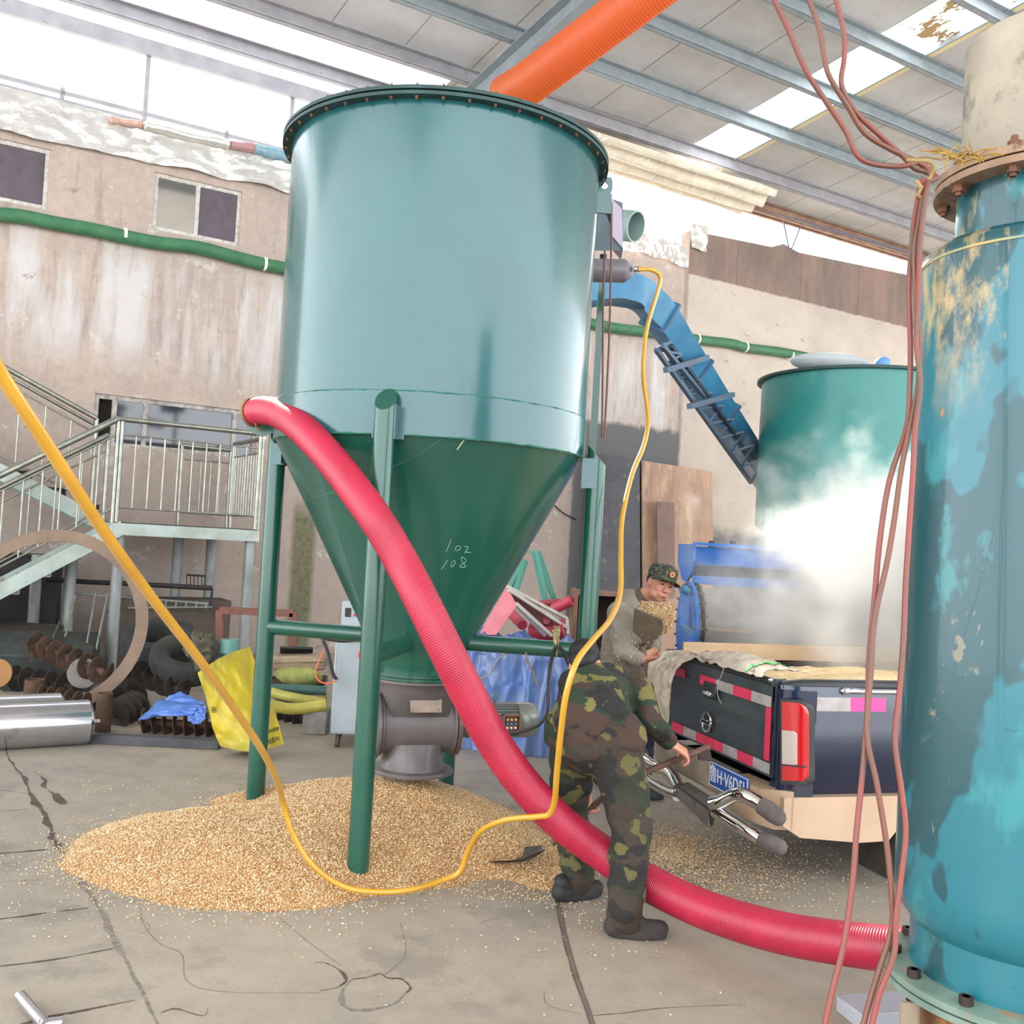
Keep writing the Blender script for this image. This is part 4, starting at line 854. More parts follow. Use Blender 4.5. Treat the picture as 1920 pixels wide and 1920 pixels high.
# red wall frame
mb=MB()
for a,b_ in(((412,1144),(550,1150)),((412,1144),(412,1240)),((550,1150),(548,1228)),((412,1240),(548,1230))): mb.beam(pt(*a,9.9),pt(*b_,9.9),.07,.05,up=V((0,1,0)))
one(mb,'red_frame',mat('faded_red_frame',(126,76,62),(100,66,56),rough=.7,scale=8),'faded red metal frame standing behind left hopper leg near the wall','frame')
# planks, sack, tubes right of left leg
for i,(y0,lab,w_) in enumerate(((1233,'upper weathered timber plank behind the left hopper leg',.09),(1246,'lower weathered timber plank under the first one behind the hopper leg',.10),(1276,'dark timber beam beneath the green sack',.10))):
    mb=MB(); mb.beam(pt(492,y0+2,9.2),pt(612,y0,9.25),.25,w_*.7,bev=.01); one(mb,'timber_plank',mat('timber_%d'%i,((168,148,124),(150,130,108),(88,70,56))[i],((132,112,92),(118,98,80),(70,56,46))[i],rough=.85,scale=6,stretch=(1,1,4)),lab,'plank')
mb=MB(); mb.ell(pt(560,1268,9.05),(.22,.12,.085),None,28,18)
for i,v in enumerate(mb.v): mb.v[i]=v+V((0,-.02,.02))*nz(v,9)
one(mb,'green_sack',mat('mossy_sack',(158,160,84),(122,126,70),rough=.8,scale=9,bump=.6),'flat yellow green sack lying on the timbers','sack')
obox('black_sheet',pt(556,1220,9.3),(.3,.2,.02),.2,-.4,M_BLACKM,'small black folded sheet on top of the timber planks','sheet',bev=0)
for P,r,cc,lab in (([(480,1292,8.7),(540,1292,8.75),(612,1296,8.8)],.045,(66,104,96),'grey teal hose length lying across behind the left hopper leg'),
                   ([(490,1292,8.6),(540,1306,8.5),(610,1318,8.45)],.042,(176,168,72),'yellow hose length slanting down to the grey cabinet'),
                   ([(560,1312,8.75),(612,1304,8.8)],.03,(150,148,84),'dull short olive hose behind the slanting yellow one'),
                   ([(506,1322,8.2),(550,1329,8.25),(612,1322,8.3)],.048,(196,182,84),'lowest yellow hose length right of the yellow bag')):
    mb=MB(); mb.tube([pt(*p) for p in P],r,16,sub=8); one(mb,'hose_length',mat('hose_%d_%d'%(cc[0],cc[1]),cc,tuple(int(q*.85) for q in cc),rough=.5,scale=8),lab,'hose')
mb=MB(); mb.lathe([(.0,0),(.085,0),(.07,.04),(0,.16)],pt(534,1322,8.6),24,axis=V((-.5,-.3,.8))); one(mb,'black_cone',M_BLACKM,'small black cone end between the yellow hoses','cone')
mb=MB(); g=gp(588,1378); mb.box(V((g.x,g.y+.1,.10)),(.2,.2,.2),bev=.01); one(mb,'concrete_block',mat('grey_block',(146,142,134),(122,118,112),rough=.9,scale=10),'grey concrete block at the foot of the grey cabinet','block')
# ============================================================ GREY CABINET ON CASTERS
g=gp(622,1399); M_CAB=mat('pale_grey_enamel',(170,180,184),(160,170,174),rough=.35,scale=4,c3=(110,112,110),s3=30,l3=.68,h3=.72)
cb=thing('wheeled_cabinet','pale grey steel cabinet on casters standing behind the front hopper leg','cabinet',V((g.x+.2,g.y+.2,0)))
Rz=Matrix.Rotation(math.radians(7),3,'Z'); bc=V((g.x+.19,g.y+.2,.50))
mb=MB(); mb.box(bc,(.46,.5,.78),Rz,bev=.01); mb.build('cabinet_body',M_CAB,parent=cb)
mb=MB(); mb.box(bc+Rz@V((0,-.252,0)),(.40,.008,.74),Rz,bev=.003); mb.build('front_panel',M_CAB,parent=cb)
for dx in(-.17,.17):
    for dy in(-.2,.2):
        w0=bc+Rz@V((dx,dy,0)); w0.z=.045; mb=MB(); mb.cyl(w0-V((.015,0,0)),w0+V((.015,0,0)),.044,seg=20); mb.beam(w0+UP*.02,w0+UP*.075,.035,.03); mb.build('caster',mat('caster_rubber',(96,84,74),(70,62,56),rough=.8),parent=cb)
mb=MB(); mb.tube([pt(*p) for p in((602,1196,7.82),(640,1202,7.8),(690,1198,7.8))],.012,8,sub=8); mb.tube([pt(*p) for p in((606,1202,7.75),(615,1225,7.7),(624,1262,7.68),(632,1275,7.68))],.014,8,sub=8)
one(mb,'power_cable',mat('black_rubber',(34,32,34),rough=.5),'thick black cable hanging over the left side of the grey cabinet','cable')
mb=MB(); mb.tube([pt(*p) for p in((614,1206,7.74),(598,1240,7.72),(591,1262,7.7),(600,1278,7.69),(618,1281,7.68),(632,1275,7.66))],.006,8,sub=8)
one(mb,'air_line',mat('orange_line',(226,102,72),rough=.4),'thin orange air line looping beside the grey cabinet','tube')
mb=MB(); mb.tube([pt(*p) for p in((678,1216,7.66),(672,1225,7.66),(673,1234,7.66))],.006,8,sub=8)
one(mb,'air_line',mat('orange_line2',(226,102,72),rough=.4),'short orange line end visible against the cabinet beside the front leg','tube')
cx=pt(660,1166,7.9); cx.z=.892+.13
kb=thing('control_box','small grey control box with meter and red buttons on top of the cabinet','control box',V((cx.x,cx.y,.892)))
mb=MB(); mb.box(cx,(.15,.14,.26),bev=.006); mb.build('box_body',M_CAB,parent=kb)
mb=MB(); mb.box(cx+V((-.025,-.073,.045)),(.045,.01,.07),bev=.002); mb.build('meter',M_BLACKM,parent=kb)
for dz in(.085,.03): mb=MB(); mb.cyl(cx+V((.035,-.068,dz)),cx+V((.035,-.09,dz)),.014,seg=14); mb.build('button',mat('red_button',(196,42,60),rough=.4),parent=kb)

# ============================================================ BEHIND THE HOPPER, RIGHT
# tarp-covered stack
g0=gp(858,1402); g1=gp(1084,1424); ex=(g1-g0); W_=ex.length; ex.normalize(); ey=V((-ex.y,ex.x,0))
M_TARPL=mat('blue_tarp_sheet',(86,124,190),(104,118,156),rough=.30,scale=2.5,bump=.35,bscale=6,coat=.2)
def tcov(u,v):
    # u across, v from the foot of the front up and over the top
    s=v*2.0
    wob=.05*nz((u*5,v*2,0))+.04*(1-abs(nz((u*7,v*3,3))))**3*-1+.02*nz((u*17,v*9,3))*(1 if v>.35 else .3)
    if s<1: z=.80*s; y=.02*math.sin(u*9)+wob-.05*(1-s)
    else: z=.79+.04*math.sin((s-1)*3+u*3)+.16*abs(nz((u*4,v*9,7)))+.10*(1-abs(nz((u*8,v*14,2))))**3-.04; y=(s-1)*.75+wob*.3
    z-= .10*max(0,(s-.85))*(1 if s<1.15 else 0)
    return g0+ex*(u*W_)+ey*y+UP*max(.004,z)
ts=thing('tarp_covered_stack','waist high stack of goods covered by a shiny creased blue tarp','stack',g0+ex*W_*.5)
mb=MB(); mb.grid(tcov,90,90); mb.grid(lambda u,v:tcov(u,v)+ey*.006-UP*.004,90,90); mb.build('tarp_cover',M_TARPL,parent=ts,angle=180)
mb=MB(); mb.box(g0+ex*W_*.5+ey*.42+UP*.40,(W_*.96,.62,.76),Matrix((ex,ey,UP)).transposed(),bev=.03); mb.build('stacked_goods',mat('goods_brown',(110,96,84),rough=.9),parent=ts)
for P,lab,cc in (([(955,1222,7.9),(935,1235,7.75),(925,1252,7.72),(914,1268,7.72),(898,1272,7.72)],'knotted grey cord hanging down the left of the tarp stack',(150,146,140)),
                 ([(985,1206,5.66),(988,1235,5.66),(998,1258,5.67),(1008,1285,5.68)],'frayed brown cord hanging from the right brace pipe',(128,104,84))):
    mb=MB(); mb.tube([pt(*p) for p in P],lambda i:.006*(1+.5*(i%3==0)),6,sub=5); one(mb,'cord',mat('cord_%d'%cc[0],cc,rough=.9),lab,'cord')
# motor cable up to the tie at the brace
mb=MB(); mb.tube([pt(*p) for p in((938,1374,5.75),(962,1374,5.7),(990,1368,5.65),(1015,1355,5.6),(1027,1330,5.58),(1028,1280,5.58),(1034,1238,5.56),(1043,1212,5.5),(1056,1222,5.56),(1066,1245,5.6),(1075,1262,5.6))],.010,8,sub=8)
one(mb,'motor_cable',mat('dark_cable',(50,46,46),rough=.5),'dark cable looping from the gear motor up to the right brace pipe','cable')
mb=MB(); bp=pt(1043,1193,5.62)
for k in range(3): 
    cc_=bp+V((.012*(k-1),0,0)); mb.tube([cc_+V((0,math.cos(2*PI*i/18),math.sin(2*PI*i/18)))*.054 for i in range(18)],.005,6,closed=True)
mb.tube([pt(1036,1184,5.55),(pt(1042,1180,5.54)),pt(1050,1184,5.55)],.006,6); mb.tube([pt(1040,1200,5.54),pt(1045,1215,5.53),pt(1043,1232,5.54)],.004,6)
one(mb,'wire_tie',mat('yellow_black_wire',(190,170,110),(90,80,60),rough=.6,scale=30),'twisted yellow wire tie wrapped round the right brace pipe','wire')
# pink upturned bench
M_PINK=mat('pink_board',(220,128,138),(206,116,126),rough=.6,scale=6); M_WSTRIP=mat('white_strip',(208,200,188),(186,176,166),rough=.6); M_MAR=mat('maroon_underside',(112,62,58),(88,54,52),rough=.8)
pb=thing('upturned_bench','pink painted bench with white strips lying on its side above the tarp stack','bench',pt(985,1190,8.6))
mb=MB(); P=[pt(951,1100,8.5),pt(969,1135,8.35),pt(930,1190,8.3),pt(898,1190,8.45)]; mb.prism(P,V((.0,.03,.0))); mb.build('pink_panel',M_PINK,parent=pb)
mb=MB(); P=[pt(953,1104,8.54),pt(1062,1172,8.9),pt(1052,1182,8.85),pt(1000,1160,8.6),pt(966,1128,8.5)]; mb.prism(P,V((0,.03,0))); mb.build('bench_underside',M_MAR,parent=pb)
for a,b_ in(((951,1100,8.45),(1063,1160,8.85)),((954,1106,8.42),(1064,1178,8.8)),((968,1132,8.36),(1034,1192,8.5)),((966,1130,8.40),(1022,1192,8.52)),((1062,1160,8.85),(1064,1190,8.8))):
    mb=MB(); mb.beam(pt(*a),pt(*b_),.035,.03,bev=.004); mb.build('white_strip',M_WSTRIP,parent=pb)
# green A-frame trestle
M_TRL=mat('light_teal_paint',(74,138,122),rough=.45); tr_=thing('teal_trestle','teal steel trestle with splayed legs behind the upturned bench','trestle',pt(1005,1150,9.8))
for a,b_ in(((1003,1036,9.8),(1026,1140,9.6)),((1009,1034,9.85),(1044,1142,9.9)),((985,1052,9.9),(966,1112,9.7)),((980,1056,10.0),(950,1112,10.1))):
    mb=MB(); mb.beam(pt(*a),pt(*b_),.045,.05); mb.build('trestle_leg',M_TRL,parent=tr_)
mb=MB(); mb.beam(pt(984,1035,9.85),pt(1008,1035,9.85),.1,.02); mb.build('top_plate',M_TRL,parent=tr_)
for i,(a,b_,r,lab) in enumerate((((960,1152,8.9),(980,1172,8.6),.045,'short red hose offcut poking out under the pink bench'),((1012,1166,8.9),(1024,1162,8.7),.04,'small red hose end between the white bench strips'),((1038,1142,9.3),(1072,1126,9.2),.05,'red hose piece leaning toward the brown crate'),((996,1186,8.9),(1060,1180,8.8),.09,'fat coiled red hose resting behind the right brace pipe'),((1008,1132,9.6),(1050,1128,9.6),.03,'faded red hose far behind the teal trestle'))):
    mb=MB(); mb.cyl(pt(*a),pt(*b_),r,seg=18); one(mb,'hose_offcut',mat('red_offcut_%d'%i,(196,66,84) if i!=4 else (150,70,66),(170,54,72),rough=.5),lab,'hose')
# brown crate
cr0=pt(1072,1200,9.2); cr=thing('wooden_crate','open brown wooden crate standing right behind the right hopper leg','crate',V((cr0.x+.25,cr0.y,0)))
def crb(x0,x1,y0,y1,z0,z1,nm,m_): mb=MB(); mb.box(V(((x0+x1)/2,(y0+y1)/2,(z0+z1)/2)),(x1-x0,y1-y0,z1-z0)); mb.build(nm,m_,parent=cr)
M_CR=mat('crate_board',(140,104,84),(112,84,70),rough=.8,scale=5); X0=cr0.x; Y0=cr0.y
crb(X0,X0+.04,Y0,Y0+.5,0,1.28,'crate_side',M_CR); crb(X0+.56,X0+.6,Y0,Y0+.5,0,1.25,'crate_side',M_CR); crb(X0+.04,X0+.56,Y0,Y0+.5,1.24,1.27,'crate_shelf',M_CR); crb(X0+.04,X0+.56,Y0+.47,Y0+.5,0,1.24,'crate_back',mat('crate_dark',(72,56,50),rough=.9)); crb(X0+.04,X0+.56,Y0,Y0+.47,.5,.53,'crate_shelf',M_CR)
# sheet panels leaning on the wall
def panel(t0,t1,h0,h1,label,m_,q=.12):
    mb=MB(); mb.prism([wl(t0,0,q+.25),wl(t1,0,q+.25),wl(t1,h1,q-.04),wl(t0,h0,q-.04)],WN*.025); return one(mb,'sheet_panel',m_,label,'panel',flat=True)
panel(4.95,6.0,3.2,3.17,'tall dark grey sheet panel leaning on the wall right of the hopper',mat('dark_grey_sheet',(84,80,84),(64,62,68),rough=.6,scale=2,c3=(110,100,92),s3=4))
panel(6.05,7.62,3.17,3.12,'tall pinkish brown plywood sheet leaning beside the dark panel',mat('plywood_pink',(184,146,120),(152,120,106),rough=.75,scale=1.6,c3=(206,174,140),s3=3,l3=.5,h3=.7,stretch=(1.5,1.5,.5)))
mb=MB(); mb.prism([wl(6.25,.9,.45),wl(6.62,.9,.45),wl(6.62,2.5,.30),wl(6.25,2.5,.30)],WN*.01); one(mb,'steel_strip',mat('brown_strip',(134,100,88),(116,88,80),rough=.6,scale=3),'narrow brown strip standing against the plywood sheet','strip',flat=True)
# ---- blue elbow conveyor
M_TRUSS=mat('truss_paint',(70,96,120),(80,90,100),rough=.6,scale=5)
M_BLUE=mat('conveyor_blue',(62,126,158),(50,108,144),rough=.4,scale=3,coat=.15); M_BLUED=mat('conveyor_dark_blue',(70,104,134),(60,92,122),rough=.5,scale=3)
cv=thing('elbow_conveyor','blue enclosed conveyor casing arching over and running down to the second hopper','conveyor',pt(1420,1060,12.2)*1)
CPt=[(1020,560,9.9),(1080,548,10.0),(1130,541,10.15),(1165,542,10.3),(1200,553,10.5),(1230,580,10.65),(1258,622,11.1),(1290,672,11.5),(1340,750,12.4),(1400,842,13.6),(1450,920,14.6)]
Q=smoothpts([pt(*p) for p in CPt],8); vs=[]; nq=len(Q)
for i in range(nq):
    d=(Q[min(i+1,nq-1)]-Q[max(i-1,0)]).normalized(); side=V((d.y,-d.x,0)).normalized() if abs(d.x)+abs(d.y)>.01 else V((0,-1,0))
    side=(V((0,-1,0))-d*d.dot(V((0,-1,0)))).normalized(); up_=side.cross(d).normalized(); 
    if up_.z<0: up_=-up_
    for a,b_ in((-1,-1),(1,-1),(1,1),(-1,1)): vs.append(Q[i]+side*a*.14+up_*b_*.15)
fs=[(4*i+k,4*i+(k+1)%4,4*i+4+(k+1)%4,4*i+4+k) for i in range(nq-1) for k in range(4)]+[(0,1,2,3),(4*nq-1,4*nq-2,4*nq-3,4*nq-4)]
mb=MB(); mb.add(vs,fs); mb.build('casing',M_BLUE,parent=cv,angle=30)
for i in (42,58,66): 
    d=(Q[i+1]-Q[i-1]).normalized(); side=(V((0,-1,0))-d*d.dot(V((0,-1,0)))).normalized(); up_=side.cross(d)
    mb=MB()
    mb.box(Q[i],(.345,.365,.04),Matrix((side,up_,d)).transposed()); mb.build('casing_collar',M_PALE if 0 else M_BLUED,parent=cv,flat=True)
def chord(a,b_,r=.035): mb=MB(); mb.beam(pt(*a),pt(*b_),r,r); mb.build('truss_bar',M_TRUSS,parent=cv)
T0=[(1230,655,10.5),(1258,648,10.8)];T1=[(1408,905,13.7),(1440,900,14.0)]
T2=[(1244,668,10.2),(1272,660,10.5)];T3=[(1418,918,11.5),(1450,912,11.8)]
for a,b_ in zip(T0+[T0[1]],T1+[T1[1]]): chord(a,b_,.045)
chord((1242,648,10.5),(1424,868,14.0),.045)
L_=lambda a,b_,k: tuple(a[i]*(1-k)+b_[i]*k for i in range(3))
for k in [i/9 for i in range(10)]:
    chord(L_(T0[0],T1[0],k),L_((1258,640,10.7),(1432,858,13.3),k),.03)
for k in range(9):
    chord(L_(T0[0],T1[0],k/9),L_((1258,640,10.7),(1432,858,13.3),(k+1)/9),.024)
for a,b_ in(((1248,694,10.7),(1326,670,11.4)),((1292,762,11.2),(1374,740,12.0))): chord(a,b_,.06)
# ---- second hopper
H2=pt(1600,1050,12.9); H2.z=0; h2=thing('grain_hopper','second green steel hopper further back, half veiled by rising steam','hopper',H2); R2=1.27
M_T2=mat('far_teal_paint',(40,132,124),(34,116,110),rough=.4,scale=1,coat=.2)
mb=MB(); mb.lathe([(R2,3.56),(R2,4.0)],H2,72); mb.build('shell',M_T2,parent=h2); mb=MB(); mb.lathe([(R2+.004,2.1),(R2+.004,3.56)],H2,72); mb.build('lower_band',M_T2,parent=h2)
mb=MB(); mb.lathe([(R2-.01,3.995),(R2+.06,3.995),(R2+.06,4.03),(R2-.01,4.03)],H2,72); mb.build('rim_flange',M_FLG,parent=h2)
mb=MB(); mb.lathe([(.2,.9),(.2,1.0),(R2,2.1)],H2,72); mb.build('cone',M_T2,parent=h2)
mb=MB(); mb.lathe([(0,4.12),(.5,4.10),(R2,4.035),(R2,4.03),(0,4.03)],H2,48); mb.build('lid',mat('lid_grey',(150,150,150),rough=.6),parent=h2)
for k in range(4):
    a=math.radians(200+90*k); c0=H2+V((math.cos(a),math.sin(a),0))*(R2+.06); mb=MB(); mb.cyl(c0,c0+UP*2.3,.06,seg=16); mb.build('leg',M_T2,parent=h2)
mb=MB(); mb.ell(pt(1555,680,12.5),(.5,.3,.12)); one(mb,'lid_cover',mat('pale_cover',(170,176,176),rough=.6),'pale low cover lying on the lid of the second hopper','cover')
mb=MB(); mb.ell(pt(1655,681,12.2),(.1,.1,.08)); mb.build('vent_cap',mat('blue_cap',(90,140,190),rough=.5),parent=h2)
# ---- blue trough and steel drum
TY=9.2; dz=lambda y,Y=TY: 1.7+(1043-y)*Y/1850
M_TRB=mat('bright_blue_paint',(34,116,196),(28,100,180),rough=.45,scale=3); M_TRB2=mat('deep_blue_paint',(40,78,130),rough=.5)
x0=pt(1304,1050,TY).x; x1=pt(1640,1050,TY).x+2.2
tg=thing('blue_trough','long bright blue steel trough on the machine behind the truck','trough',V(((x0+x1)/2,TY,1.3)))
def seg_(ya,za,yb,zb_,m_,nm): mb=MB(); mb.prism([V((x0,ya,za)),V((x0,yb,zb_)),V((x0,yb,zb_-.012)),V((x0,ya,za-.012))] if abs(ya-yb)>.05 else [V((x0,ya,za)),V((x0,ya+.012,za)),V((x0,yb+.012,zb_)),V((x0,yb,zb_))],V((x1-x0,0,0))); mb.build(nm,m_,parent=tg)
seg_(TY+.0,dz(1033),TY+.03,dz(1066),M_TRB,'upper_side'); seg_(TY+.03,dz(1066),TY+.42,dz(1092),M_TRB2,'sloped_side'); seg_(TY+.1,dz(1088),TY+.1,dz(1104),M_TRB,'bottom_strip'); seg_(TY+.75,dz(1033),TY+.75,dz(1066),M_TRB,'far_side')
mb=MB(); mb.prism([V((x0-.01,TY-.02,dz(1029))),V((x0-.01,TY-.06,dz(1060))),V((x0-.01,TY+.0,dz(1080))),V((x0-.01,TY+.25,dz(1102))),V((x0-.01,TY+.5,dz(1100))),V((x0-.01,TY+.8,dz(1066))),V((x0-.01,TY+.8,dz(1029)))],V((-.02,0,0))); mb.beam(V((x0-.03,TY-.03,dz(1028))),V((x1,TY-.03,dz(1033))),.04,.03); mb.build('end_plate',M_TRB,parent=tg)
for px in(1334,1374): mb=MB(); p=pt(px,1020,TY+.5); mb.cyl(p-UP*.08,p+UP*.03,.03,seg=12); mb.build('grease_cap',M_BLACKM,parent=tg)
DY=8.55; dc=pt(1292,1172,DY); d2=V((5.4,8.75,dc.z-.01)); dax=(d2-dc).normalized(); dr_=.325
M_DRUM=mat('galvanised_drum',(160,154,150),(138,134,134),rough=.5,metal=.3,scale=3,stretch=(.4,2,2)); M_DBAND=mat('beige_band',(176,152,126),rough=.5)
dm=thing('steel_drum','horizontal steel drum with bolted blue end flange on the machine behind the truck','drum',V((dc.x+1.2,dc.y,0)))
L_d=(d2-dc).length; mb=MB(); mb.lathe([(dr_,0),(dr_,L_d)],dc,56,axis=dax); mb.build('drum_shell',M_DRUM,parent=dm)
mb=MB(); mb.lathe([(0,-.03),(dr_+.05,-.03),(dr_+.05,.0),(dr_,.0)],dc,40,axis=dax); mb.lathe([(dr_+.0,.03),(dr_+.045,.03),(dr_+.045,.05),(dr_,.05)],dc,40,axis=dax,mi=1); mb.build('end_flange',[M_TRB,M_BLACKM],parent=dm)
x_,y_=ortho(dax)
for k in range(20): a=2*PI*k/20; c0=dc+(x_*math.cos(a)+y_*math.sin(a))*(dr_+.03); mb=MB(); mb.cyl(c0-dax*.05,c0+dax*.07,.011,seg=6); mb.build('flange_bolt',M_BOLTG,parent=dm)
mb=MB()
for i in range(7):
    a0=math.radians(196+i*5.2)
    pass
mb.grid(lambda u,v: dc+dax*(.06+u*(L_d-.1))+(V((0,-1,0))*math.cos(math.radians(8+22*v-0))+UP*math.sin(math.radians(30*v-2)))*(dr_+.006),2,6); mb.grid(lambda u,v: dc+dax*(.06+u*(L_d-.1))+(V((0,-1,0))*math.cos(math.radians(8+22*v-0))+UP*math.sin(math.radians(30*v-2)))*(dr_-.004),2,6); mb.build('cover_band',M_DBAND,parent=dm)
for a,b_,m_ in(((1283,1130,8.4),(1282,1175,8.35),M_TRB),((1282,1172,8.35),(1380,1262,8.2),M_BLUE),((1352,1200,8.3),(1330,1262,8.3),M_BLUE),((1290,1200,8.7),(1290,1300,8.7),M_POST),((1640,1200,8.9),(1640,1300,8.9),M_POST)):
    mb=MB(); mb.beam(pt(*a),pt(*b_),.07,.05); mb.build('drum_stand',m_,parent=dm)
mb=MB(); mb.cyl(pt(1279,1104,8.4),pt(1292,1110,8.4),.035,seg=12); mb.cyl(pt(1275,1100,8.4),pt(1280,1112,8.4),.02,seg=10); mb.build('valve_fitting',M_BLUE,parent=dm)
# ---- things seen right of the hopper top
db=thing('duct_box','dark teal slanted duct box mounted high behind the hopper','duct',pt(1120,470,7.0))
mb=MB(); mb.hull([pt(1080,374,7.2),pt(1122,374,7.2),pt(1165,462,7.2),pt(1165,470,7.2),pt(1080,470,7.2)]+[pt(1080,374,7.6),pt(1145,372,7.6),pt(1168,380,7.6),pt(1168,462,7.6),pt(1080,470,7.6)]); mb.build('duct_body',mat('duct_dark',(70,92,98),(58,76,84),rough=.4),parent=db); mb=MB(); q0=pt(1103,1000,7.4); mb.box(V((q0.x,7.4,1.95)),(.05,.05,3.9)); mb.build('support_post',M_TEAL2,parent=db)
mb=MB(); mb.prism([pt(1147,372,7.18),pt(1166,392,7.18),pt(1168,466,7.18),pt(1146,440,7.18)],V((.02,.3,0))); mb.build('pale_side',mat('pale_duct_side',(160,150,166),rough=.5),parent=db)
mb=MB(); mb.lathe([(0,0),(.07,0),(.082,.02),(.082,.55),(0,.55)],pt(1176,508,6.9),32,axis=V((-1,.15,0))); mb.lathe([(0,0),(.07,0),(.045,.03),(.02,.04),(0,.04)],pt(1176,508,6.9),24,axis=V((1,-.15,0)))
mb.cyl(pt(1188,505,6.85),pt(1200,505,6.85),.02,seg=12,mi=1)
one(mb,'air_receiver',[mat('grey_tank',(118,112,118),(104,98,104),rough=.4),M_STEEL],'grey horizontal air tank jutting out right behind the hopper shell','air tank')
mb=MB(); c0=pt(1193,425,12.6); mb.lathe([(.18,0),(.2,0),(.2,.5),(.18,.5),(.18,0)],c0,30,axis=V((-.75,.6,.25))); mb.lathe([(0,.3),(.19,.3),(.19,.31),(0,.31)],c0,30,axis=V((-.75,.6,.25)))
one(mb,'round_duct',mat('pale_green_duct',(138,158,152),rough=.5),'pale grey green round duct mouth above the foil on the wall top','duct')
for i,(P,lab) in enumerate(((((1134,470,6.6),(1131,560,6.6),(1130,700,6.6),(1129,822,6.6)),'left one of two brown cords hanging straight down beside the hopper'),(((1147,380,6.62),(1146,470,6.62),(1142,640,6.62),(1133,822,6.62)),'right one of two brown cords hanging beside the hopper'))):
    mb=MB(); mb.tube([pt(*p) for p in P],.007,8,sub=6); one(mb,'cord',mat('brown_cord_%d'%i,(104,72,62),rough=.7),lab,'cord')
mb=MB(); mb.tube([wp(1040,948,.06),wp(1056,962,.06),wp(1080,974,.06)],.012,8,sub=6); one(mb,'wall_cable',M_BLACKM,'short black cable on the wall below the hopper cone right side','cable')
# ============================================================ PICKUP TRUCK
TO=V((1.42,5.0,0)); fy=math.radians(16); TS=V((math.cos(fy),math.sin(fy),0)); TT=V((-math.sin(fy),math.cos(fy),0))
def TP(a,b_,z): return TO+TS*a+TT*b_+UP*z
TRM=Matrix((TS,TT,UP)).transposed()
def plane_hit(x,y,p0,nr):
    d=ray(x,y); return CP+d*((p0-CP).dot(nr)/d.dot(nr))
def tg_(x,y,a=0): return plane_hit(x,y,TO+TS*a,TS)
def sd_(x,y,b_=-.05): return plane_hit(x,y,TO+TT*b_,TT)
M_NAVY=mat('navy_car_paint',(14,30,60),(10,22,46),rough=.22,coat=.6,scale=2,c3=(90,92,96),s3=40,l3=.70,h3=.74)
M_TGATE=mat('dusty_dark_tailgate',(44,52,58),(62,66,68),rough=.45,coat=.2,scale=5,c3=(96,96,94),s3=50,l3=.62,h3=.74)
M_BLK=mat('black_trim',(30,31,34),(44,45,47),rough=.5,scale=8); M_BEIGE=mat('beige_car_paint',(192,162,134),(176,148,122),rough=.35,coat=.3,scale=2)
M_BEIGED=mat('dusty_bumper',(150,132,114),(122,108,96),rough=.6,scale=6)
M_CHROME=mat('chrome',(226,224,222),(208,206,204),rough=.07,metal=1,scale=9); M_RED=mat('red_lens',(176,16,22),rough=.12,coat=.8); M_CLEAR=mat('clear_lens',(170,158,146),rough=.15,coat=.8)
M_RSTRIP=mat('red_reflector',(220,52,90),(204,44,76),rough=.4,scale=12); M_WSTR=mat('white_reflector',(172,164,162),(146,138,134),rough=.4,scale=14); M_PINKR=mat('pink_reflector',(232,48,128),rough=.4)
M_TIRE=mat('car_tyre',(38,37,36),rough=.9)
tk=thing('pickup_truck','dark navy and beige pickup truck seen from its rear corner with steaming load','pickup truck',TP(1.5,.7,0))
W=1.36
# bed side (near), far side, front wall, bed floor
def side(fn,nm,m_,nu=30,nv=16,th=V((0,0,0))):
    mb=MB(); mb.grid(fn,nu,nv); mb.grid(lambda u,v: V(fn(u,v))+th,nu,nv); o=(nu+1)*(nv+1); nn=nv+1
    ed=[(i*nn) for i in range(nu+1)]+[nu*nn+j for j in range(1,nn)]+[i*nn+nv for i in range(nu-1,-1,-1)]+[j for j in range(nv-1,0,-1)]
    for i in range(len(ed)): a=ed[i]; b_=ed[(i+1)%len(ed)]; mb.f.append((a,b_,b_+o,a+o)); mb.m.append(0)
    return mb.build(nm,m_,parent=tk,angle=50)
def sidefn(u,v):
    a=1.85*u; z=.50+.55*v; b_=-.055*math.sin(PI*min(1,v*.92))**.6+.015*math.cos(v*9)*.3
    b_+=.06*max(0,1-a/.10)**2; return TP(a,b_,z)
side(sidefn,'bed_side',M_NAVY,th=TT*.05)
side(lambda u,v: TP(1.85*u,W+.02+.04*math.sin(PI*v),.50+.55*v),'bed_side',M_NAVY,th=-TT*.05)
mb=MB(); mb.tube([TP(.02,.05,1.035),TP(.10,.01,1.052),TP(.5,.0,1.055),TP(1.85,.0,1.055)],.032,12); mb.build('bed_rail',M_BLK,parent=tk)
mb=MB(); mb.tube([TP(.02,W-.03,1.035),TP(1.85,W,1.055)],.032,12); mb.build('bed_rail',M_BLK,parent=tk)
mb=MB(); mb.tube([TP(.32,-.03,1.033),TP(.36,-.05,1.033),TP(.42,-.055,1.033),TP(1.8,-.055,1.033)],.011,8); mb.ell(TP(.33,-.04,1.033),(.03,.02,.02)); mb.build('side_tie_rail',M_CHROME,parent=tk)
mb=MB(); mb.box(TP(.95,W/2,.62),(1.85,W,.04),TRM); mb.box(TP(1.86,W/2,.85),(.04,W,.5),TRM); mb.build('bed_floor',M_BLK,parent=tk)
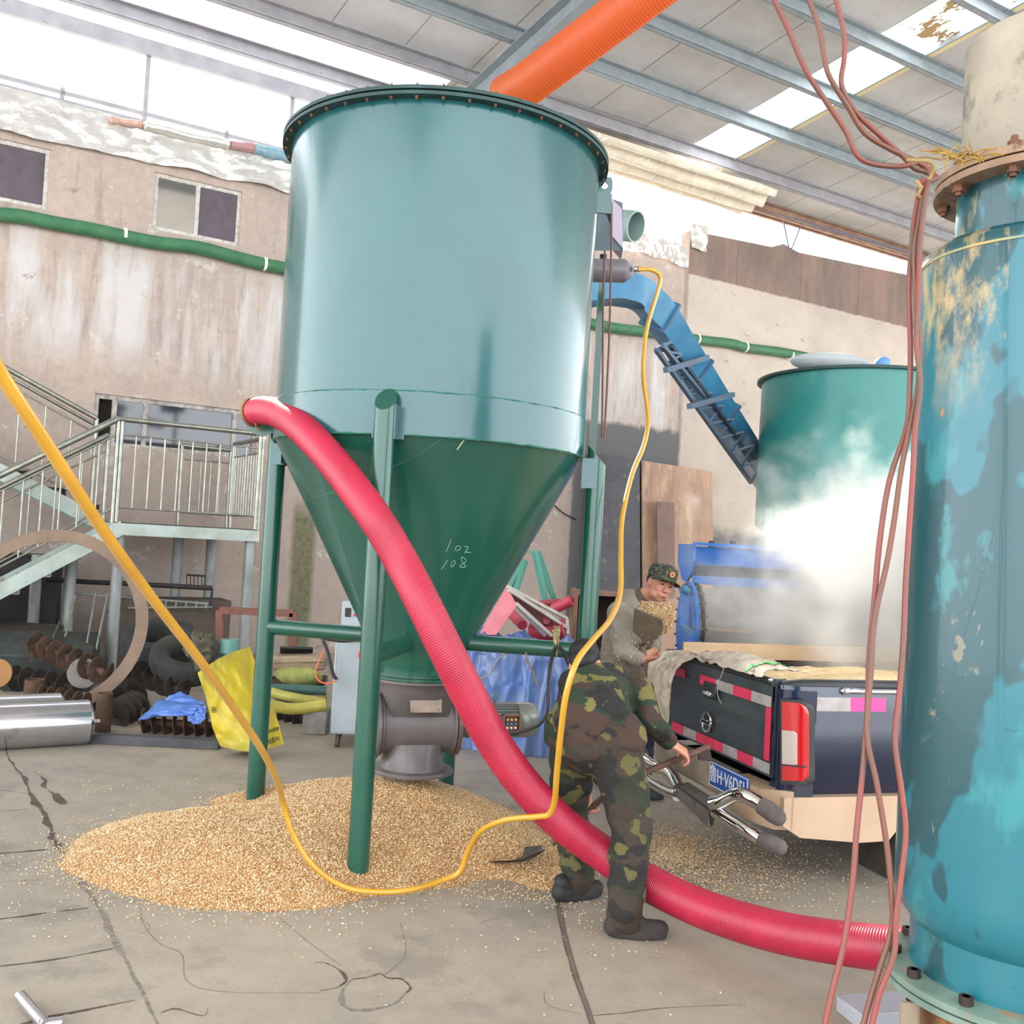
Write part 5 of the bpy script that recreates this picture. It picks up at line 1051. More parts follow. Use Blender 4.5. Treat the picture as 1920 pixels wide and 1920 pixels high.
# lower beige
pa=[(0,.50),(0.0,.36),(.10,.30),(.45,.265),(.62,.27),(.74,.40),(.84,.50)]
mb=MB(); mb.prism([TP(a,-.05,z) for a,z in pa],TT*.06); mb.build('lower_panel',M_BEIGE,parent=tk); mb=MB()
mb.prism([TP(a,-.05,z) for a,z in [(1.45,.5),(1.5,.4),(1.58,.3),(1.85,.3),(1.85,.5)]],TT*.06); mb.build('lower_panel',M_BEIGE,parent=tk)
mb=MB(); mb.hull([TP(-.08,.06,.52),TP(.05,-.055,.53),TP(.05,-.055,.34),TP(-.02,.0,.33),TP(-.08,.08,.34),TP(-.08,.34,.34),TP(-.08,.34,.52),TP(.02,.34,.53),TP(.02,.30,.33)]); mb.build('bumper_corner',M_BEIGE,parent=tk)
mb=MB(); mb.box(TP(-.03,W/2+.18,.45),(.08,W-.4,.16),TRM,bev=.015); mb.build('rear_bumper',M_BEIGED,parent=tk)
mb=MB(); mb.box(TP(1.0,W/2,.42),(1.8,W-.25,.14),TRM); mb.build('underbody',M_BLK,parent=tk)
# tailgate
tb0,tb1=.065,W-.02
gt=MB()
def gate(u,v):
    z=.585+.455*v; a=-.01 -.012*(1 if v>.80 else 0)-.010*math.exp(-((v-.55)/.05)**2); return TP(a,tb0+(tb1-tb0)*u,z)
gt.grid(gate,20,30); gt.grid(lambda u,v: gate(u,v)+TS*.06,20,30)
gt.box(TP(.02,(tb0+tb1)/2,1.045),(.075,tb1-tb0,.03),TRM,bev=.01); gt.box(TP(.015,(tb0+tb1)/2,.58),(.06,tb1-tb0,.012),TRM); gt.box(TP(.02,tb0,.83),(.06,.006,.49),TRM); gt.box(TP(.02,tb1,.83),(.06,.006,.49),TRM)
tgo=gt.build('tailgate',M_TGATE,parent=tk,angle=40)
mb=MB(); mb.tube([TP(-.015,tb0,1.055),TP(-.015,tb1,1.055)],.02,10); mb.build('gate_top_moulding',M_BLK,parent=tk)
hc=tg_(1333,1294,-.03); mb=MB(); mb.box(hc+TT*0,(.03,.15,.085),TRM,bev=.008); hd=mb.build('gate_handle',M_BLK,parent=tk)
mb=MB(); mb.box(hc-TS*.02-UP*.018,(.02,.10,.026),TRM,bev=.004); mb.build('handle_lever',M_CHROME,parent=hd)
# emblem
ec=tg_(1325,1354,-.028); RX=TT; mb=MB(); E=[ec+(-TT)*math.cos(2*PI*k/32)*.052+UP*math.sin(2*PI*k/32)*.052 for k in range(32)]; mb.tube(E,.0085,8,closed=True); mb.box(ec-TS*.004,(.012,.135,.028),TRM,bev=.004); em=mb.build('emblem',M_CHROME,parent=tk)
def textmesh(body,size,origin,xd,ud,m_,name,parent,sx=1,ext=.0015):
    cu=D.curves.new(name,'FONT'); cu.body=body; cu.size=size; cu.align_x='CENTER'; cu.align_y='CENTER'; cu.extrude=ext; o=D.objects.new(name,cu); COL.objects.link(o)
    bpy.context.view_layer.update(); me=D.meshes.new_from_object(o.evaluated_get(bpy.context.evaluated_depsgraph_get())); D.objects.remove(o); D.curves.remove(cu)
    n_=xd.cross(ud).normalized(); mb=MB(); mb.add([origin+xd*(v.co.x*sx)+ud*v.co.y+n_*v.co.z for v in me.vertices],[tuple(p.vertices) for p in me.polygons]); D.meshes.remove(me)
    return mb.build(name,m_,parent=parent,flat=True,fixn=False)
textmesh('NISSAN',.024,ec-TS*.012,-TT,UP,M_BLK,'emblem_letters',em,1.1)
# strips on the tailgate
def gstrip(b0,b1,z,h,cols,off=-.026,zz=0):
    n=len(cols); 
    for i,cn in enumerate(cols):
        a=b0+(b1-b0)*i/n; b_=b0+(b1-b0)*(i+1)/n; mb=MB(); mb.box(TP(off,(a+b_)/2,z+zz*((a+b_)/2)),(.003,abs(b_-a),h),TRM); mb.build('reflective_strip',{'r':M_RSTRIP,'w':M_WSTR}[cn],parent=tgo)
gstrip(.07,.86,.955,.055,'wrwr'); gstrip(1.06,1.30,.955,.05,'rw'); 
gstrip(.07,1.22,.615,.055,'wrwrrwr',off=-.018)
mb=MB(); mb.box(TP(-.024,.095,.79),(.003,.05,.27),TRM); mb.build('reflective_strip',M_RSTRIP,parent=tgo)
# plate
pc_=tg_(1366,1466,-.09); mb=MB(); mb.box(pc_,(.008,.42,.135),TRM,bev=.004); plt=mb.build('number_plate',mat('plate_blue',(36,84,164),(30,72,146),rough=.4,scale=14),parent=tk)
textmesh('鲁H·V6D5L',.104,pc_-TS*.007,-TT,UP,mat('plate_white',(226,226,226),rough=.5),'plate_characters',plt,.80)
mb=MB()
for dz_ in(-.062,.062): mb.box(pc_-TS*.005+UP*dz_,(.003,.41,.004),TRM)
for db_ in(-.205,.205): mb.box(pc_-TS*.005+TT*db_,(.003,.004,.125),TRM)
mb.build('plate_border',mat('plate_line',(220,220,220),rough=.5),parent=plt)
# tail lamp
def lampfn(z0,z1,m_,nm,out=.012):
    mb=MB(); P=[]
    for z in(z0,z1):
        for k in range(9):
            an=PI/2*k/8; a=.0+.17*(1-math.cos(an)) ; b_=.062*(1-math.sin(an))-.0
            nx=V((0,0,0)); P.append(TP(a-.02-out+ (0.03 if k>6 else 0)*0,b_-.035-out*.5*(k/8)-.02*(k/8)+ .0,z))
    
    mb.hull(P+[TP(.05,.06,z0),TP(.05,.06,z1),TP(.14,.0,z0),TP(.14,.0,z1)]); return mb.build(nm,m_,parent=tk,angle=50)
lampfn(.50,1.03,M_NAVY,'corner_pillar',-.012)
def lampY(x): u=(x-1463)/66; return 4.985-.04*u-.02*math.sin(PI*min(1,max(0,u)))
def lens(x0,xr,y0,y1,rt,rb,off,m_,nm,par=tk,tilt=0):
    def fn(u,v):
        y=y0+(y1-y0)*v; xe=xr
        if y-y0<rt: k=1-(y-y0)/rt; xe-=rt*.8*(1-math.sqrt(max(0,1-k*k)))
        if y1-y<rb: k=1-(y1-y)/rb; xe-=rb*.8*(1-math.sqrt(max(0,1-k*k)))
        x=x0+(xe-x0)*u; return pt(x,y+tilt*(x-x0),lampY(x)-off+.012*max(0,u-.85)/.15)
    mb=MB(); nu,nv=14,28; mb.grid(fn,nu,nv); mb.grid(lambda u,v: fn(u,v)+V((.004,.03,0)),nu,nv); o=(nu+1)*(nv+1); nn=nv+1
    ed=[(i*nn) for i in range(nu+1)]+[nu*nn+j for j in range(1,nn)]+[i*nn+nv for i in range(nu-1,-1,-1)]+[j for j in range(nv-1,0,-1)]
    for i in range(len(ed)): a_=ed[i]; b_=ed[(i+1)%len(ed)]; mb.f.append((a_,b_,b_+o,a_+o)); mb.m.append(0)
    return mb.build(nm,m_,parent=par,angle=50)
tl_=lens(1463,1528,1311,1470,24,16,.008,M_BLK,'tail_lamp',tilt=.06)
lens(1466,1521,1316,1463,24,16,.014,M_RED,'red_lens',tl_,.06); lens(1466,1498,1369,1432,8,3,.018,M_CLEAR,'clear_lens',tl_,.10)
lens(1466,1519,1433,1436,1,1,.0165,M_BLK,'lens_divider',tl_,.08)
# side strips
for a0,a1,m_ in((.13,.36,M_WSTR),(.36,.57,M_PINKR),(.69,.90,M_WSTR),(.90,1.11,M_PINKR)):
    mb=MB(); mb.grid(lambda u,v: V(sidefn((a0+(a1-a0)*u)/1.85,(.932+.068*v-.5)/.55))-TT*.004,4,3); mb.grid(lambda u,v: V(sidefn((a0+(a1-a0)*u)/1.85,(.932+.068*v-.5)/.55))-TT*.001,4,3); mb.build('side_strip',m_,parent=tk)
# wheels, mud flap
for a,b_ in((1.17,.12),(1.17,W-.12),(3.9,.12),(3.9,W-.12)):
    c0=TP(a,b_,.35); mb=MB(); mb.lathe([(.2,-.1),(.33,-.1),(.35,-.07),(.35,.07),(.33,.1),(.2,.1),(.2,-.1)],c0,36,axis=TT); mb.lathe([(0,-.06),(.2,-.06),(.2,.06),(0,.06)],c0,24,axis=TT,mi=1); mb.build('wheel',[M_TIRE,M_POST],parent=tk)
mb=MB(); mb.box(TP(.70,.14,.25),(.012,.3,.42),TRM); mb.build('mud_flap',mat('mud_flap',(76,68,62),(60,54,50),rough=.9,scale=8),parent=tk)
mb=MB(); mb.cyl(TP(.1,.55,.36),TP(.9,.55,.38),.03,seg=14); mb.build('exhaust_pipe',M_BEIGED,parent=tk)
# simple cab beyond the picture edge
mb=MB(); cabp=[(1.9,.5),(1.9,1.12),(2.05,1.62),(3.1,1.66),(3.75,1.15),(4.7,1.05),(4.8,.5)]
mb.prism([TP(a,.0,z) for a,z in cabp],TT*W); mb.build('cab',M_NAVY,parent=tk); 
mb=MB(); wp_=[(2.08,1.16),(2.16,1.55),(3.05,1.58),(3.5,1.18)]; mb.prism([TP(a,-.012,z) for a,z in wp_],TT*(W+.024)); mb.prism([TP(1.93,.12,1.2),TP(1.93,W-.12,1.2),TP(2.03,W-.2,1.56),TP(2.03,.2,1.56)],TS*-.02); mb.build('cab_glass',M_GLASSD,parent=tk)
# chrome step bumper bar
sb=thing('step_bumper_bar','chrome double tube bumper bar with rubber caps and a central step','bumper bar',tg_(1355,1560,-.25)*1); 
sb.parent=tk; sb.location=WL['step_bumper_bar']-WL['pickup_truck']; 
for kk in('label','category'): del sb[kk]
def bar(P,r,nm='bar_tube',m_=M_CHROME,seg=20,sub=8):
    mb=MB(); mb.tube([pt(*p) for p in P],r,seg,sub=sub); return mb.build(nm,m_,parent=sb)
bar([(1336,1506,5.02),(1352,1502,4.98),(1376,1491,4.93),(1394,1491,4.89),(1412,1500,4.86),(1432,1513,4.82)],.036)
bar([(1340,1520,5.02),(1365,1536,4.96),(1400,1557,4.88),(1434,1578,4.82)],.033)
for P in ([(1428,1511,4.83),(1440,1518,4.80),(1450,1526,4.78),(1458,1532,4.77)],[(1430,1575,4.83),(1440,1580,4.80),(1452,1585,4.78),(1460,1588,4.77)]):
    mb=MB(); Q=[pt(*p) for p in P]; mb.tube(Q,[.043,.045,.045,.040],20,sub=0); mb.ell(Q[3],(.041,.041,.041)); mb.build('rubber_cap',mat('grey_rubber',(96,88,84),(78,72,70),rough=.8,scale=14),parent=sb)
A1=[pt(1270,1472,5.62),pt(1290,1466,5.72),pt(1352,1505,5.22),pt(1328,1514,5.08)]
mb=MB(); mb.prism(A1,V((0,0,-.015))); mb.hull([A1[0],A1[0]-UP*.07,A1[3],A1[3]-UP*.10,A1[0]+V((.03,.02,0)),A1[3]+V((.03,.02,0)),A1[0]+V((.03,.02,-.07)),A1[3]+V((.03,.02,-.1))]); mb.build('step_pad',mat('step_rubber',(108,98,90),(84,78,74),rough=.85,scale=20,bump=.3),parent=sb)
mb=MB(); mb.hull([pt(1328,1514,5.08),pt(1336,1548,5.08),pt(1352,1505,5.2),pt(1330,1540,5.2)]+[pt(1322,1520,5.12),pt(1330,1552,5.12)]); mb.build('step_end',M_BLK,parent=sb)
bar([(1272,1478,5.62),(1262,1458,5.7),(1252,1448,5.76)],.038); bar([(1270,1492,5.62),(1240,1478,5.8),(1205,1455,6.02),(1196,1440,6.1)],.032)
bar([(1252,1448,5.76),(1232,1440,5.86),(1210,1425,6.0),(1198,1402,6.1),(1192,1388,6.15)],.034)
# load and sacks
ld=MB(); ld.grid(lambda u,v: TP(.08+1.72*u,.07+(W-.14)*v,.945+.10*math.sin(PI*u)*math.sin(PI*v)+.03*nz((u*5,v*5,1))+.012*nz((u*20,v*20,2))),50,40)
ld.box(TP(.95,W/2,.80),(1.7,W-.16,.30),TRM)
one(ld,'truck_load',mat('pale_grain_load',(232,206,160),(212,182,132),rough=.8,scale=18,bump=.4,bscale=60),'pale heap of grain filling the pickup truck bed under the steam','grain',kind='stuff')
mb=MB(); mb.box(TP(.9,W-.10,1.08),(1.7,.02,.10),TRM); one(mb,'side_board',mat('light_plywood',(184,156,124),(168,140,110),rough=.7,scale=5,stretch=(.4,1,2)),'light plywood board standing along the far side of the truck bed','board')
M_SACK=mat('dirty_white_sack',(190,176,158),(160,144,126),rough=.8,scale=10,bump=.7,bscale=18,c3=(126,108,92),s3=8,l3=.60,h3=.68)
# sack hanging over the left end of the tailgate
def hang(u,v):
    # v 0..1 : from bed, over the rim, down
    L=[(1338,1243,5.75),(1300,1226,6.1),(1256,1222,6.22),(1232,1244,6.10),(1216,1298,6.05),(1242,1352,6.00)]
    Rr=[(1345,1246,5.60),(1318,1236,5.85),(1290,1246,5.92),(1276,1262,5.90),(1270,1300,5.88),(1266,1356,5.86)]
    def ip(Q,s):
        s=s*(len(Q)-1); i=min(int(s),len(Q)-2); f=s-i; return tuple(Q[i][k]*(1-f)+Q[i+1][k]*f for k in range(3))
    a=pt(*ip(L,v)); b_=pt(*ip(Rr,v)); p=a.lerp(b_,u); 
    p=p+UP*(.035*max(0,1-v*2.2))
    return p+TS*(-.045-.02*nz((u*6,v*9,0))-.012*nz((u*15,v*18,3)))+UP*(.012*nz((u*9,v*9,5)))
sheet(hang,M_SACK,'dirty white sack cloth draped over the far left corner of the tailgate',30,44,name='sack_cloth',cat='sack')
def lay(u,v):
    x=1345+190*u; b0=TP(-.03,.0,0); s_=(1-u); b_=.115+ (W-.5-.115)*s_; w_=.15+.05*math.sin(u*7); 
    z=1.098+.045*math.sin(PI*v)*(.4+.6*math.sin(PI*min(1,u*1.1)))+.018*nz((u*9,v*5,0))+.008*nz((u*22,v*12,1)); a=-.072+v*(.30)
    if v<.12: z-=.02
    return TP(a,b_+.02,z)
sheet(lay,M_SACK,'flattened dirty sack with green stripe lying along the top of the tailgate',50,20,name='empty_sack',cat='sack')
sa=D.objects['empty_sack']; mb=MB(); mb.grid(lambda u,v: lay(.80+.035*u,v)+UP*.004,3,16); mb.grid(lambda u,v: lay(.80+.035*u,v)+UP*.006,3,16); mb.build('green_stripe',mat('green_stripe',(70,168,84),rough=.6),parent=sa)
mb=MB(); Q=[lay(.52,0),lay(.53,0)-TS*.02-UP*.05,lay(.50,0)-TS*.03-UP*.10,lay(.53,0)-TS*.03-UP*.17,lay(.58,0)-TS*.03-UP*.2]; mb.tube(smoothpts(Q,5),.002,5); mb.build('loose_thread',M_SACK,parent=sa)

# ============================================================ PEOPLE
M_SKIN=mat('skin',(206,146,118),(190,128,104),rough=.5,scale=8); M_HAIR=mat('black_hair',(24,22,24),rough=.6)
def camo(name,cols,sc=6):
    m,t,ns,lk,b=nt(name); c=lin(cols[0])
    for i,cc in enumerate(cols[1:]):
        vec=ns.new('ShaderNodeTexCoord').outputs['Object']; mp=ns.new('ShaderNodeMapping'); mp.inputs['Location'].default_value=(i*3.7,i*1.3,i*2.1); mp.inputs['Scale'].default_value=(1,1,1.5); lk.new(vec,mp.inputs[0])
        n_=tex(ns,lk,sc*(1,1.1,1.5)[i%3],3,.45,vec=mp.outputs[0]); th=(.50,.53,.585)[i%3]; c=mixc(ns,lk,ramp(ns,lk,n_,th,th+.012),c,lin(cc))
    lk.new(c,b.inputs['Base Color']); b.inputs['Roughness'].default_value=.85
    bn=ns.new('ShaderNodeBump'); bn.inputs['Strength'].default_value=.5; bn.inputs['Distance'].default_value=.03; lk.new(tex(ns,lk,9,3,.5,stretch=(1,1,1.6)),bn.inputs['Height']); lk.new(bn.outputs[0],b.inputs['Normal']); return m
M_CAMO=camo('camouflage_cloth',((34,48,30),(62,44,34),(28,27,26),(104,98,50)),4.5); M_CAMOT=camo('camouflage_trousers',((40,44,28),(56,44,34),(30,28,25),(88,82,44)),4.5)
M_CAMOC=camo('camouflage_cap',((72,78,60),(60,60,48),(48,50,42),(96,98,78)),30)
M_KHAKI=mat('grey_khaki_jacket',(158,148,134),(130,120,108),rough=.85,scale=7,bump=.8,bscale=9)
_ico=None
def ball(c,r):
    global _ico
    if _ico is None:
        bm=bmesh.new(); bmesh.ops.create_icosphere(bm,subdivisions=2,radius=1); _ico=[v.co.copy() for v in bm.verts]; bm.free()
    return [V(c)+p*r for p in _ico]
def caps(mb,a,b_,ra,rb=None): mb.hull(ball(a,ra)+ball(b_,ra if rb is None else rb))
def chain(mb,P):
    for (a,ra),(b_,rb) in zip(P,P[1:]): caps(mb,a,b_,ra,rb)
def skinm(mb,name,m_,parent,vox=.012,sm=6,wr=0,dec=None,seed=0):
    o=mb.build(name,m_,parent=parent); r=o.modifiers.new('r','REMESH'); r.mode='VOXEL'; r.voxel_size=vox; s=o.modifiers.new('s','SMOOTH'); s.factor=.5; s.iterations=sm
    bpy.context.view_layer.update(); me=D.meshes.new_from_object(o.evaluated_get(bpy.context.evaluated_depsgraph_get())); o.modifiers.clear(); old=o.data; o.data=me; D.meshes.remove(old)
    if not me.materials: me.materials.append(m_ if not isinstance(m_,list) else m_[0])
    if wr:
        co=np.empty(len(me.vertices)*3); me.vertices.foreach_get('co',co); co=co.reshape(-1,3); no=np.array([tuple(v.normal) for v in me.vertices])
        d=np.array([wr*(nz((c[0]*9,c[1]*9,c[2]*14+seed))+.5*nz((c[0]*20+c[2]*12,c[1]*20,c[2]*24+seed))) for c in co]); co+=no*d[:,None]; me.vertices.foreach_set('co',co.ravel())
    me.polygons.foreach_set('use_smooth',[True]*len(me.polygons)); me.update(); return o
def hand(mb,w,fd,pn,curl=1.1,side=1,s=1.0,spread=.06):
    """wrist w, finger direction fd, palm normal pn (the side the fingers close to), thumb on side*cross"""
    w=V(w);fd=V(fd).normalized();pn=(V(pn)-fd*V(pn).dot(fd)).normalized();sd=fd.cross(pn)*side
    for k in(-1.5,-.5,.5,1.5): caps(mb,w+sd*k*.012*s,w+fd*.085*s+sd*k*.02*s,.014*s,.012*s)
    for k,L in((1.5,.072),(.5,.082),(-.5,.077),(-1.5,.060)):
        p=w+fd*.088*s+sd*k*.0205*s; d=(fd+sd*k*spread).normalized(); an=0
        for j,(f,r) in enumerate(((.45,.0095),(.30,.0088),(.25,.008))):
            an+=curl*(.55,.6,.45)[j]; dd=d*math.cos(an)+pn*math.sin(an); q=p+dd*L*f*s; caps(mb,p,q,r*s,(r-.0006)*s); p=q
    p=w+fd*.022*s+sd*.028*s; q=p+(fd*.55+sd*.75+pn*.35).normalized()*.042*s; r_=q+(fd*.75+sd*.05+pn*.7).normalized()*.034*s; t_=r_+(fd*.5-sd*.3+pn*.8).normalized()*.024*s
    chain(mb,[(p,.014*s),(q,.0115*s),(r_,.010*s),(t_,.009*s)])
def head(mb,c,fwd,up,s=1.0,face=True):
    """c = centre of skull"""
    f=V(fwd).normalized(); u=(V(up)-f*V(up).dot(f)).normalized(); r=f.cross(u); R=Matrix((r,f,u)).transposed(); c=V(c)
    L=lambda x,y,z: c+(r*x+f*y+u*z)*s
    mb.ell(L(0,-.012,.018),(.075*s,.094*s,.092*s),R,24,16); mb.ell(L(0,.018,-.045),(.060*s,.066*s,.074*s),R,20,14); mb.ell(L(0,.040,-.092),(.030*s,.028*s,.024*s),R)
    for k in(-1,1):
        mb.ell(L(k*.036,.056,-.030),(.025*s,.020*s,.022*s),R); mb.ell(L(k*.077,-.005,-.018),(.010*s,.020*s,.032*s),R); mb.ell(L(k*.045,.03,-.075),(.024*s,.034*s,.026*s),R)
        mb.ell(L(k*.031,.076,.014),(.024*s,.010*s,.008*s),R); mb.ell(L(k*.013,.092,-.036),(.011*s,.011*s,.009*s),R)
    chain(mb,[(L(0,.080,.008),.009*s),(L(0,.095,-.018),.011*s),(L(0,.101,-.034),.0125*s)])
    mb.ell(L(0,.083,-.064),(.026*s,.010*s,.0065*s),R); mb.ell(L(0,.081,-.074),(.023*s,.010*s,.007*s),R)
    return L,R
# ---- bending man in camouflage, seen from behind-left, shovelling
m1=thing('person','person in green camouflage suit bending over and shovelling beside the corn pile','person',V((.45,4.6,0)))
fL=V((.42,4.80,0)); fR=V((.62,4.37,0))
hipL=V((.36,4.74,.80)); hipR=V((.53,4.58,.80)); pel=(hipL+hipR)/2+V((0,.0,.04))
knL=V((.36,4.84,.43)); knR=V((.62,4.50,.44)); anL=fL+V((0,0,.10)); anR=fR+V((-.03,0,.10))
sh=pt(1138,1290,5.0); shL=sh+V((-.16,.07,.0)); shR=sh+V((.15,-.06,-.01)); ch=pt(1112,1320,4.84); nk=sh+V((-.05,.11,.02)); hd=pt(1097,1246,5.20)
elR=pt(1218,1352,4.84); wrR=pt(1260,1394,4.86); elL=V((.36,5.10,.80)); wrL=pt(1098,1478,5.03)
sA=pt(1330,1400,4.98); sB=pt(1180,1462,4.90); sC=pt(1100,1522,4.97)
b1=MB(); chain(b1,[(pel,.13),(ch,.13),(sh,.11)]); caps(b1,shL,shR,.065); caps(b1,hipL,hipR,.10)
chain(b1,[(sh+V((0,.03,.0)),.07),(nk,.055),(hd-V((0,.05,0)),.055)])
L1,R1=head(b1,hd,V((.25,.55,-.80)),V((.1,.9,.45)))
for P in([(shR,.055),(elR,.042),(wrR,.028)],[(shL,.055),(elL,.042),(wrL,.028)],[(hipL,.085),(knL,.058),(anL,.042),(fL+V((-.02,.0,.06)),.035)],[(hipR,.085),(knR,.058),(anR,.042),(fR+V((-.02,0,.06)),.035)]): chain(b1,P)
hv=(sA-sB).normalized()
hand(b1,wrR,(wrR-elR).normalized()*.6+hv*.2+V((.5,0,-.35)),V((-.2,.3,-1)),1.25,1,1.0); hand(b1,wrL,V((.1,-.2,-.8)),V((.6,-.6,-.2)),1.3,1)
skinm(b1,'body',M_SKIN,m1,.0075,4)
j=MB(); chain(j,[(pel+V((-.01,-.02,.0)),.165),(pel.lerp(ch,.5)+V((-.01,0,.03)),.172),(ch+V((0,0,.02)),.175),(sh+V((0,-.01,.0)),.135)]); caps(j,shL+V((0,0,-.01)),shR,.085); caps(j,hipL+V((-.02,0,.02)),hipR+V((.02,0,.02)),.135); chain(j,[(sh,.10),(nk,.078)])
j.ell(pel+V((-.02,-.03,.03)),(.185,.135,.20)); j.ell(ch+V((0,-.02,-.02)),(.19,.16,.14))
chain(j,[(shR,.088),(shR.lerp(elR,.5),.078),(elR,.066),(elR.lerp(wrR,.85),.050)]); chain(j,[(shL,.088),(elL,.066),(elL.lerp(wrL,.85),.048)])
skinm(j,'jacket',M_CAMO,m1,.011,5,.010,seed=2)
j=MB(); caps(j,hipL,hipR,.135); j.ell(pel+V((0,-.03,-.06)),(.19,.15,.15))
chain(j,[(hipL,.13),(hipL.lerp(knL,.5),.112),(knL,.092),(knL.lerp(anL,.5),.088),(anL+V((0,0,.01)),.080),(V((anL.x,anL.y,.075)),.070)]); chain(j,[(hipR,.13),(hipR.lerp(knR,.5),.118),(knR,.098),(knR.lerp(anR,.5),.090),(anR+V((0,0,.01)),.083),(V((anR.x+.01,anR.y,.075)),.072)])
skinm(j,'trousers',M_CAMOT,m1,.011,4,.011,seed=7)
def shoe(f,d,m_,parent,L=.27,nm='shoe'):
    d=V(d).normalized(); mb=MB(); f=V((f.x,f.y,0)); 
    for z,r in((.035,.036),):
        caps(mb,f-d*.06+UP*.045,f+d*(L-.12)+UP*.04,.043,.040); caps(mb,f-d*.05+UP*.09,f+d*.05+UP*.06,.042,.042)
    Rs=Matrix((d,UP.cross(d),UP)).transposed()
    mb.hull([f+d*(L/2-.085)+Rs@V(((L/2)*math.cos(2*PI*k/24)*(1 if abs(math.cos(2*PI*k/24))<.8 else .97),(.047 if math.cos(2*PI*k/24)>-.2 else .040)*math.copysign(abs(math.sin(2*PI*k/24))**.7,math.sin(2*PI*k/24)),z_)) for k in range(24) for z_ in(.006,.034)])
    o=skinm(mb,nm,m_,parent,.006,3); me=o.data; z0=WL[parent.name].z
    for v in me.vertices:
        if v.co.z+z0<.004: v.co.z=.004-z0
    return o
M_SHOE=mat('dark_shoe',(58,48,46),(46,40,38),rough=.8,scale=12); M_SHOEB=mat('black_shoe',(36,34,34),rough=.7)
shoe(fR+V((-.02,0,0)),V((1,.05,0)),M_SHOE,m1); shoe(fL+V((-.04,-.02,0)),V((.85,.5,0)),M_SHOEB,m1)
hr=MB(); hr.ell(L1(0,-.035,.035),(.085,.094,.088),R1,24,16); hr.ell(L1(0,-.06,-.02),(.074,.055,.07),R1)
skinm(hr,'hair',M_HAIR,m1,.008,3)
# shovel
sv=thing('shovel','shovel with dark grey blade pushed into the corn and a brown wooden handle','shovel',pt(960,1620,4.9))
bt_=pt(1035,1582,4.99); mb=MB(); mb.tube(smoothpts([sA,sB,sC,bt_],6),.0165,12); mb.build('handle',mat('brown_wood_handle',(104,74,56),(80,58,46),rough=.6,stretch=(1,1,1)),parent=sv)
dh=(sA-sB).normalized(); px_=dh.cross(V((0,-1,0))).normalized(); mb=MB(); mb.hull([sA-dh*.06+V((.0,0,-.01)),sA+V((0,0,.0)),sA+V((.02,0,-.075)),sA+V((-.05,.0,-.07)),sA-dh*.06+V((0,.03,-.01)),sA+V((0,.03,0)),sA+V((.02,.03,-.075)),sA+V((-.05,.03,-.07))]); mb.build('grip',mat('dark_grip',(56,42,38),rough=.7),parent=sv)
mb=MB(); b0=pt(1032,1584,4.99); b1_=pt(990,1610,5.06); b2=pt(935,1612,5.16)
def blade(u,v):
    p=smoothpts([b0,pt(1012,1600,5.02),b1_,b2],8); i=min(int(u*(len(p)-1)),len(p)-2); f=u*(len(p)-1)-i; q=p[i].lerp(p[i+1],f); w_=.022+.11*min(1,max(0,(u-.28)/.3)); s=(v-.5)*2
    return q+V((.35,.92,0)).normalized()*s*w_+UP*(.03*s*s*min(1,max(0,(u-.2)/.3)))
mb.grid(blade,24,10); mb.grid(lambda u,v: blade(u,v)-UP*.005,24,10); mb.build('blade',mat('worn_blade',(96,86,84),(74,68,68),rough=.4,metal=.5,scale=9),parent=sv)
# ---- standing man in cap tossing a scoop
m2_=thing('person','person in khaki jacket and camouflage cap leaning over the truck and tossing grain','person',V((.92,6.85,0)))
hd=pt(1238,1094,6.62); sh=pt(1184,1136,6.72); pel=pt(1166,1278,6.85); ch=pt(1172,1196,6.78); shL=pt(1212,1146,6.95); shR=pt(1160,1152,6.52); elR=pt(1170,1222,6.42); wrR=pt(1204,1238,6.28); elL=pt(1225,1205,6.75); wrL=pt(1226,1222,6.42)
hipL=pel+V((.02,.12,-.06)); hipR=pel+V((.02,-.10,-.06)); fR=gp(1200,1496); fL=V((.78,7.1,0)); knR=(hipR+fR)/2+V((.06,0,.04)); knL=(hipL+fL)/2+V((.04,0,.03))
b2_=MB(); chain(b2_,[(pel,.12),(ch,.12),(sh,.10)]); caps(b2_,shL,shR,.06); caps(b2_,hipL,hipR,.09); fdir=V((.34,-.92,-.12)); 
nk=sh.lerp(hd,.5); chain(b2_,[(sh,.07),(nk+V((.0,0,.0)),.055),(hd-V((.02,0,.06)),.054)])
L2,R2_=head(b2_,hd,fdir,V((.30,.0,1)),1.05)
for P in([(shR,.05),(elR,.04),(wrR,.028)],[(shL,.05),(elL,.04),(wrL,.028)],[(hipL,.085),(knL,.058),(fL+UP*.1,.042),(fL+V((.05,0,.05)),.04)],[(hipR,.085),(knR,.058),(fR+UP*.1,.042),(fR+V((.05,0,.05)),.04)]): chain(b2_,P)
sa_=pt(1206,1214,6.30); sb_=pt(1214,1262,6.24)
hand(b2_,wrR,V((.9,.2,.0)),V((.0,.5,.5)),1.2,-1); hand(b2_,wrL,V((-.2,-.8,-.1)),V((-.8,.2,-.2)),1.2,1)
skinm(b2_,'body',M_SKIN,m2_,.0075,3)
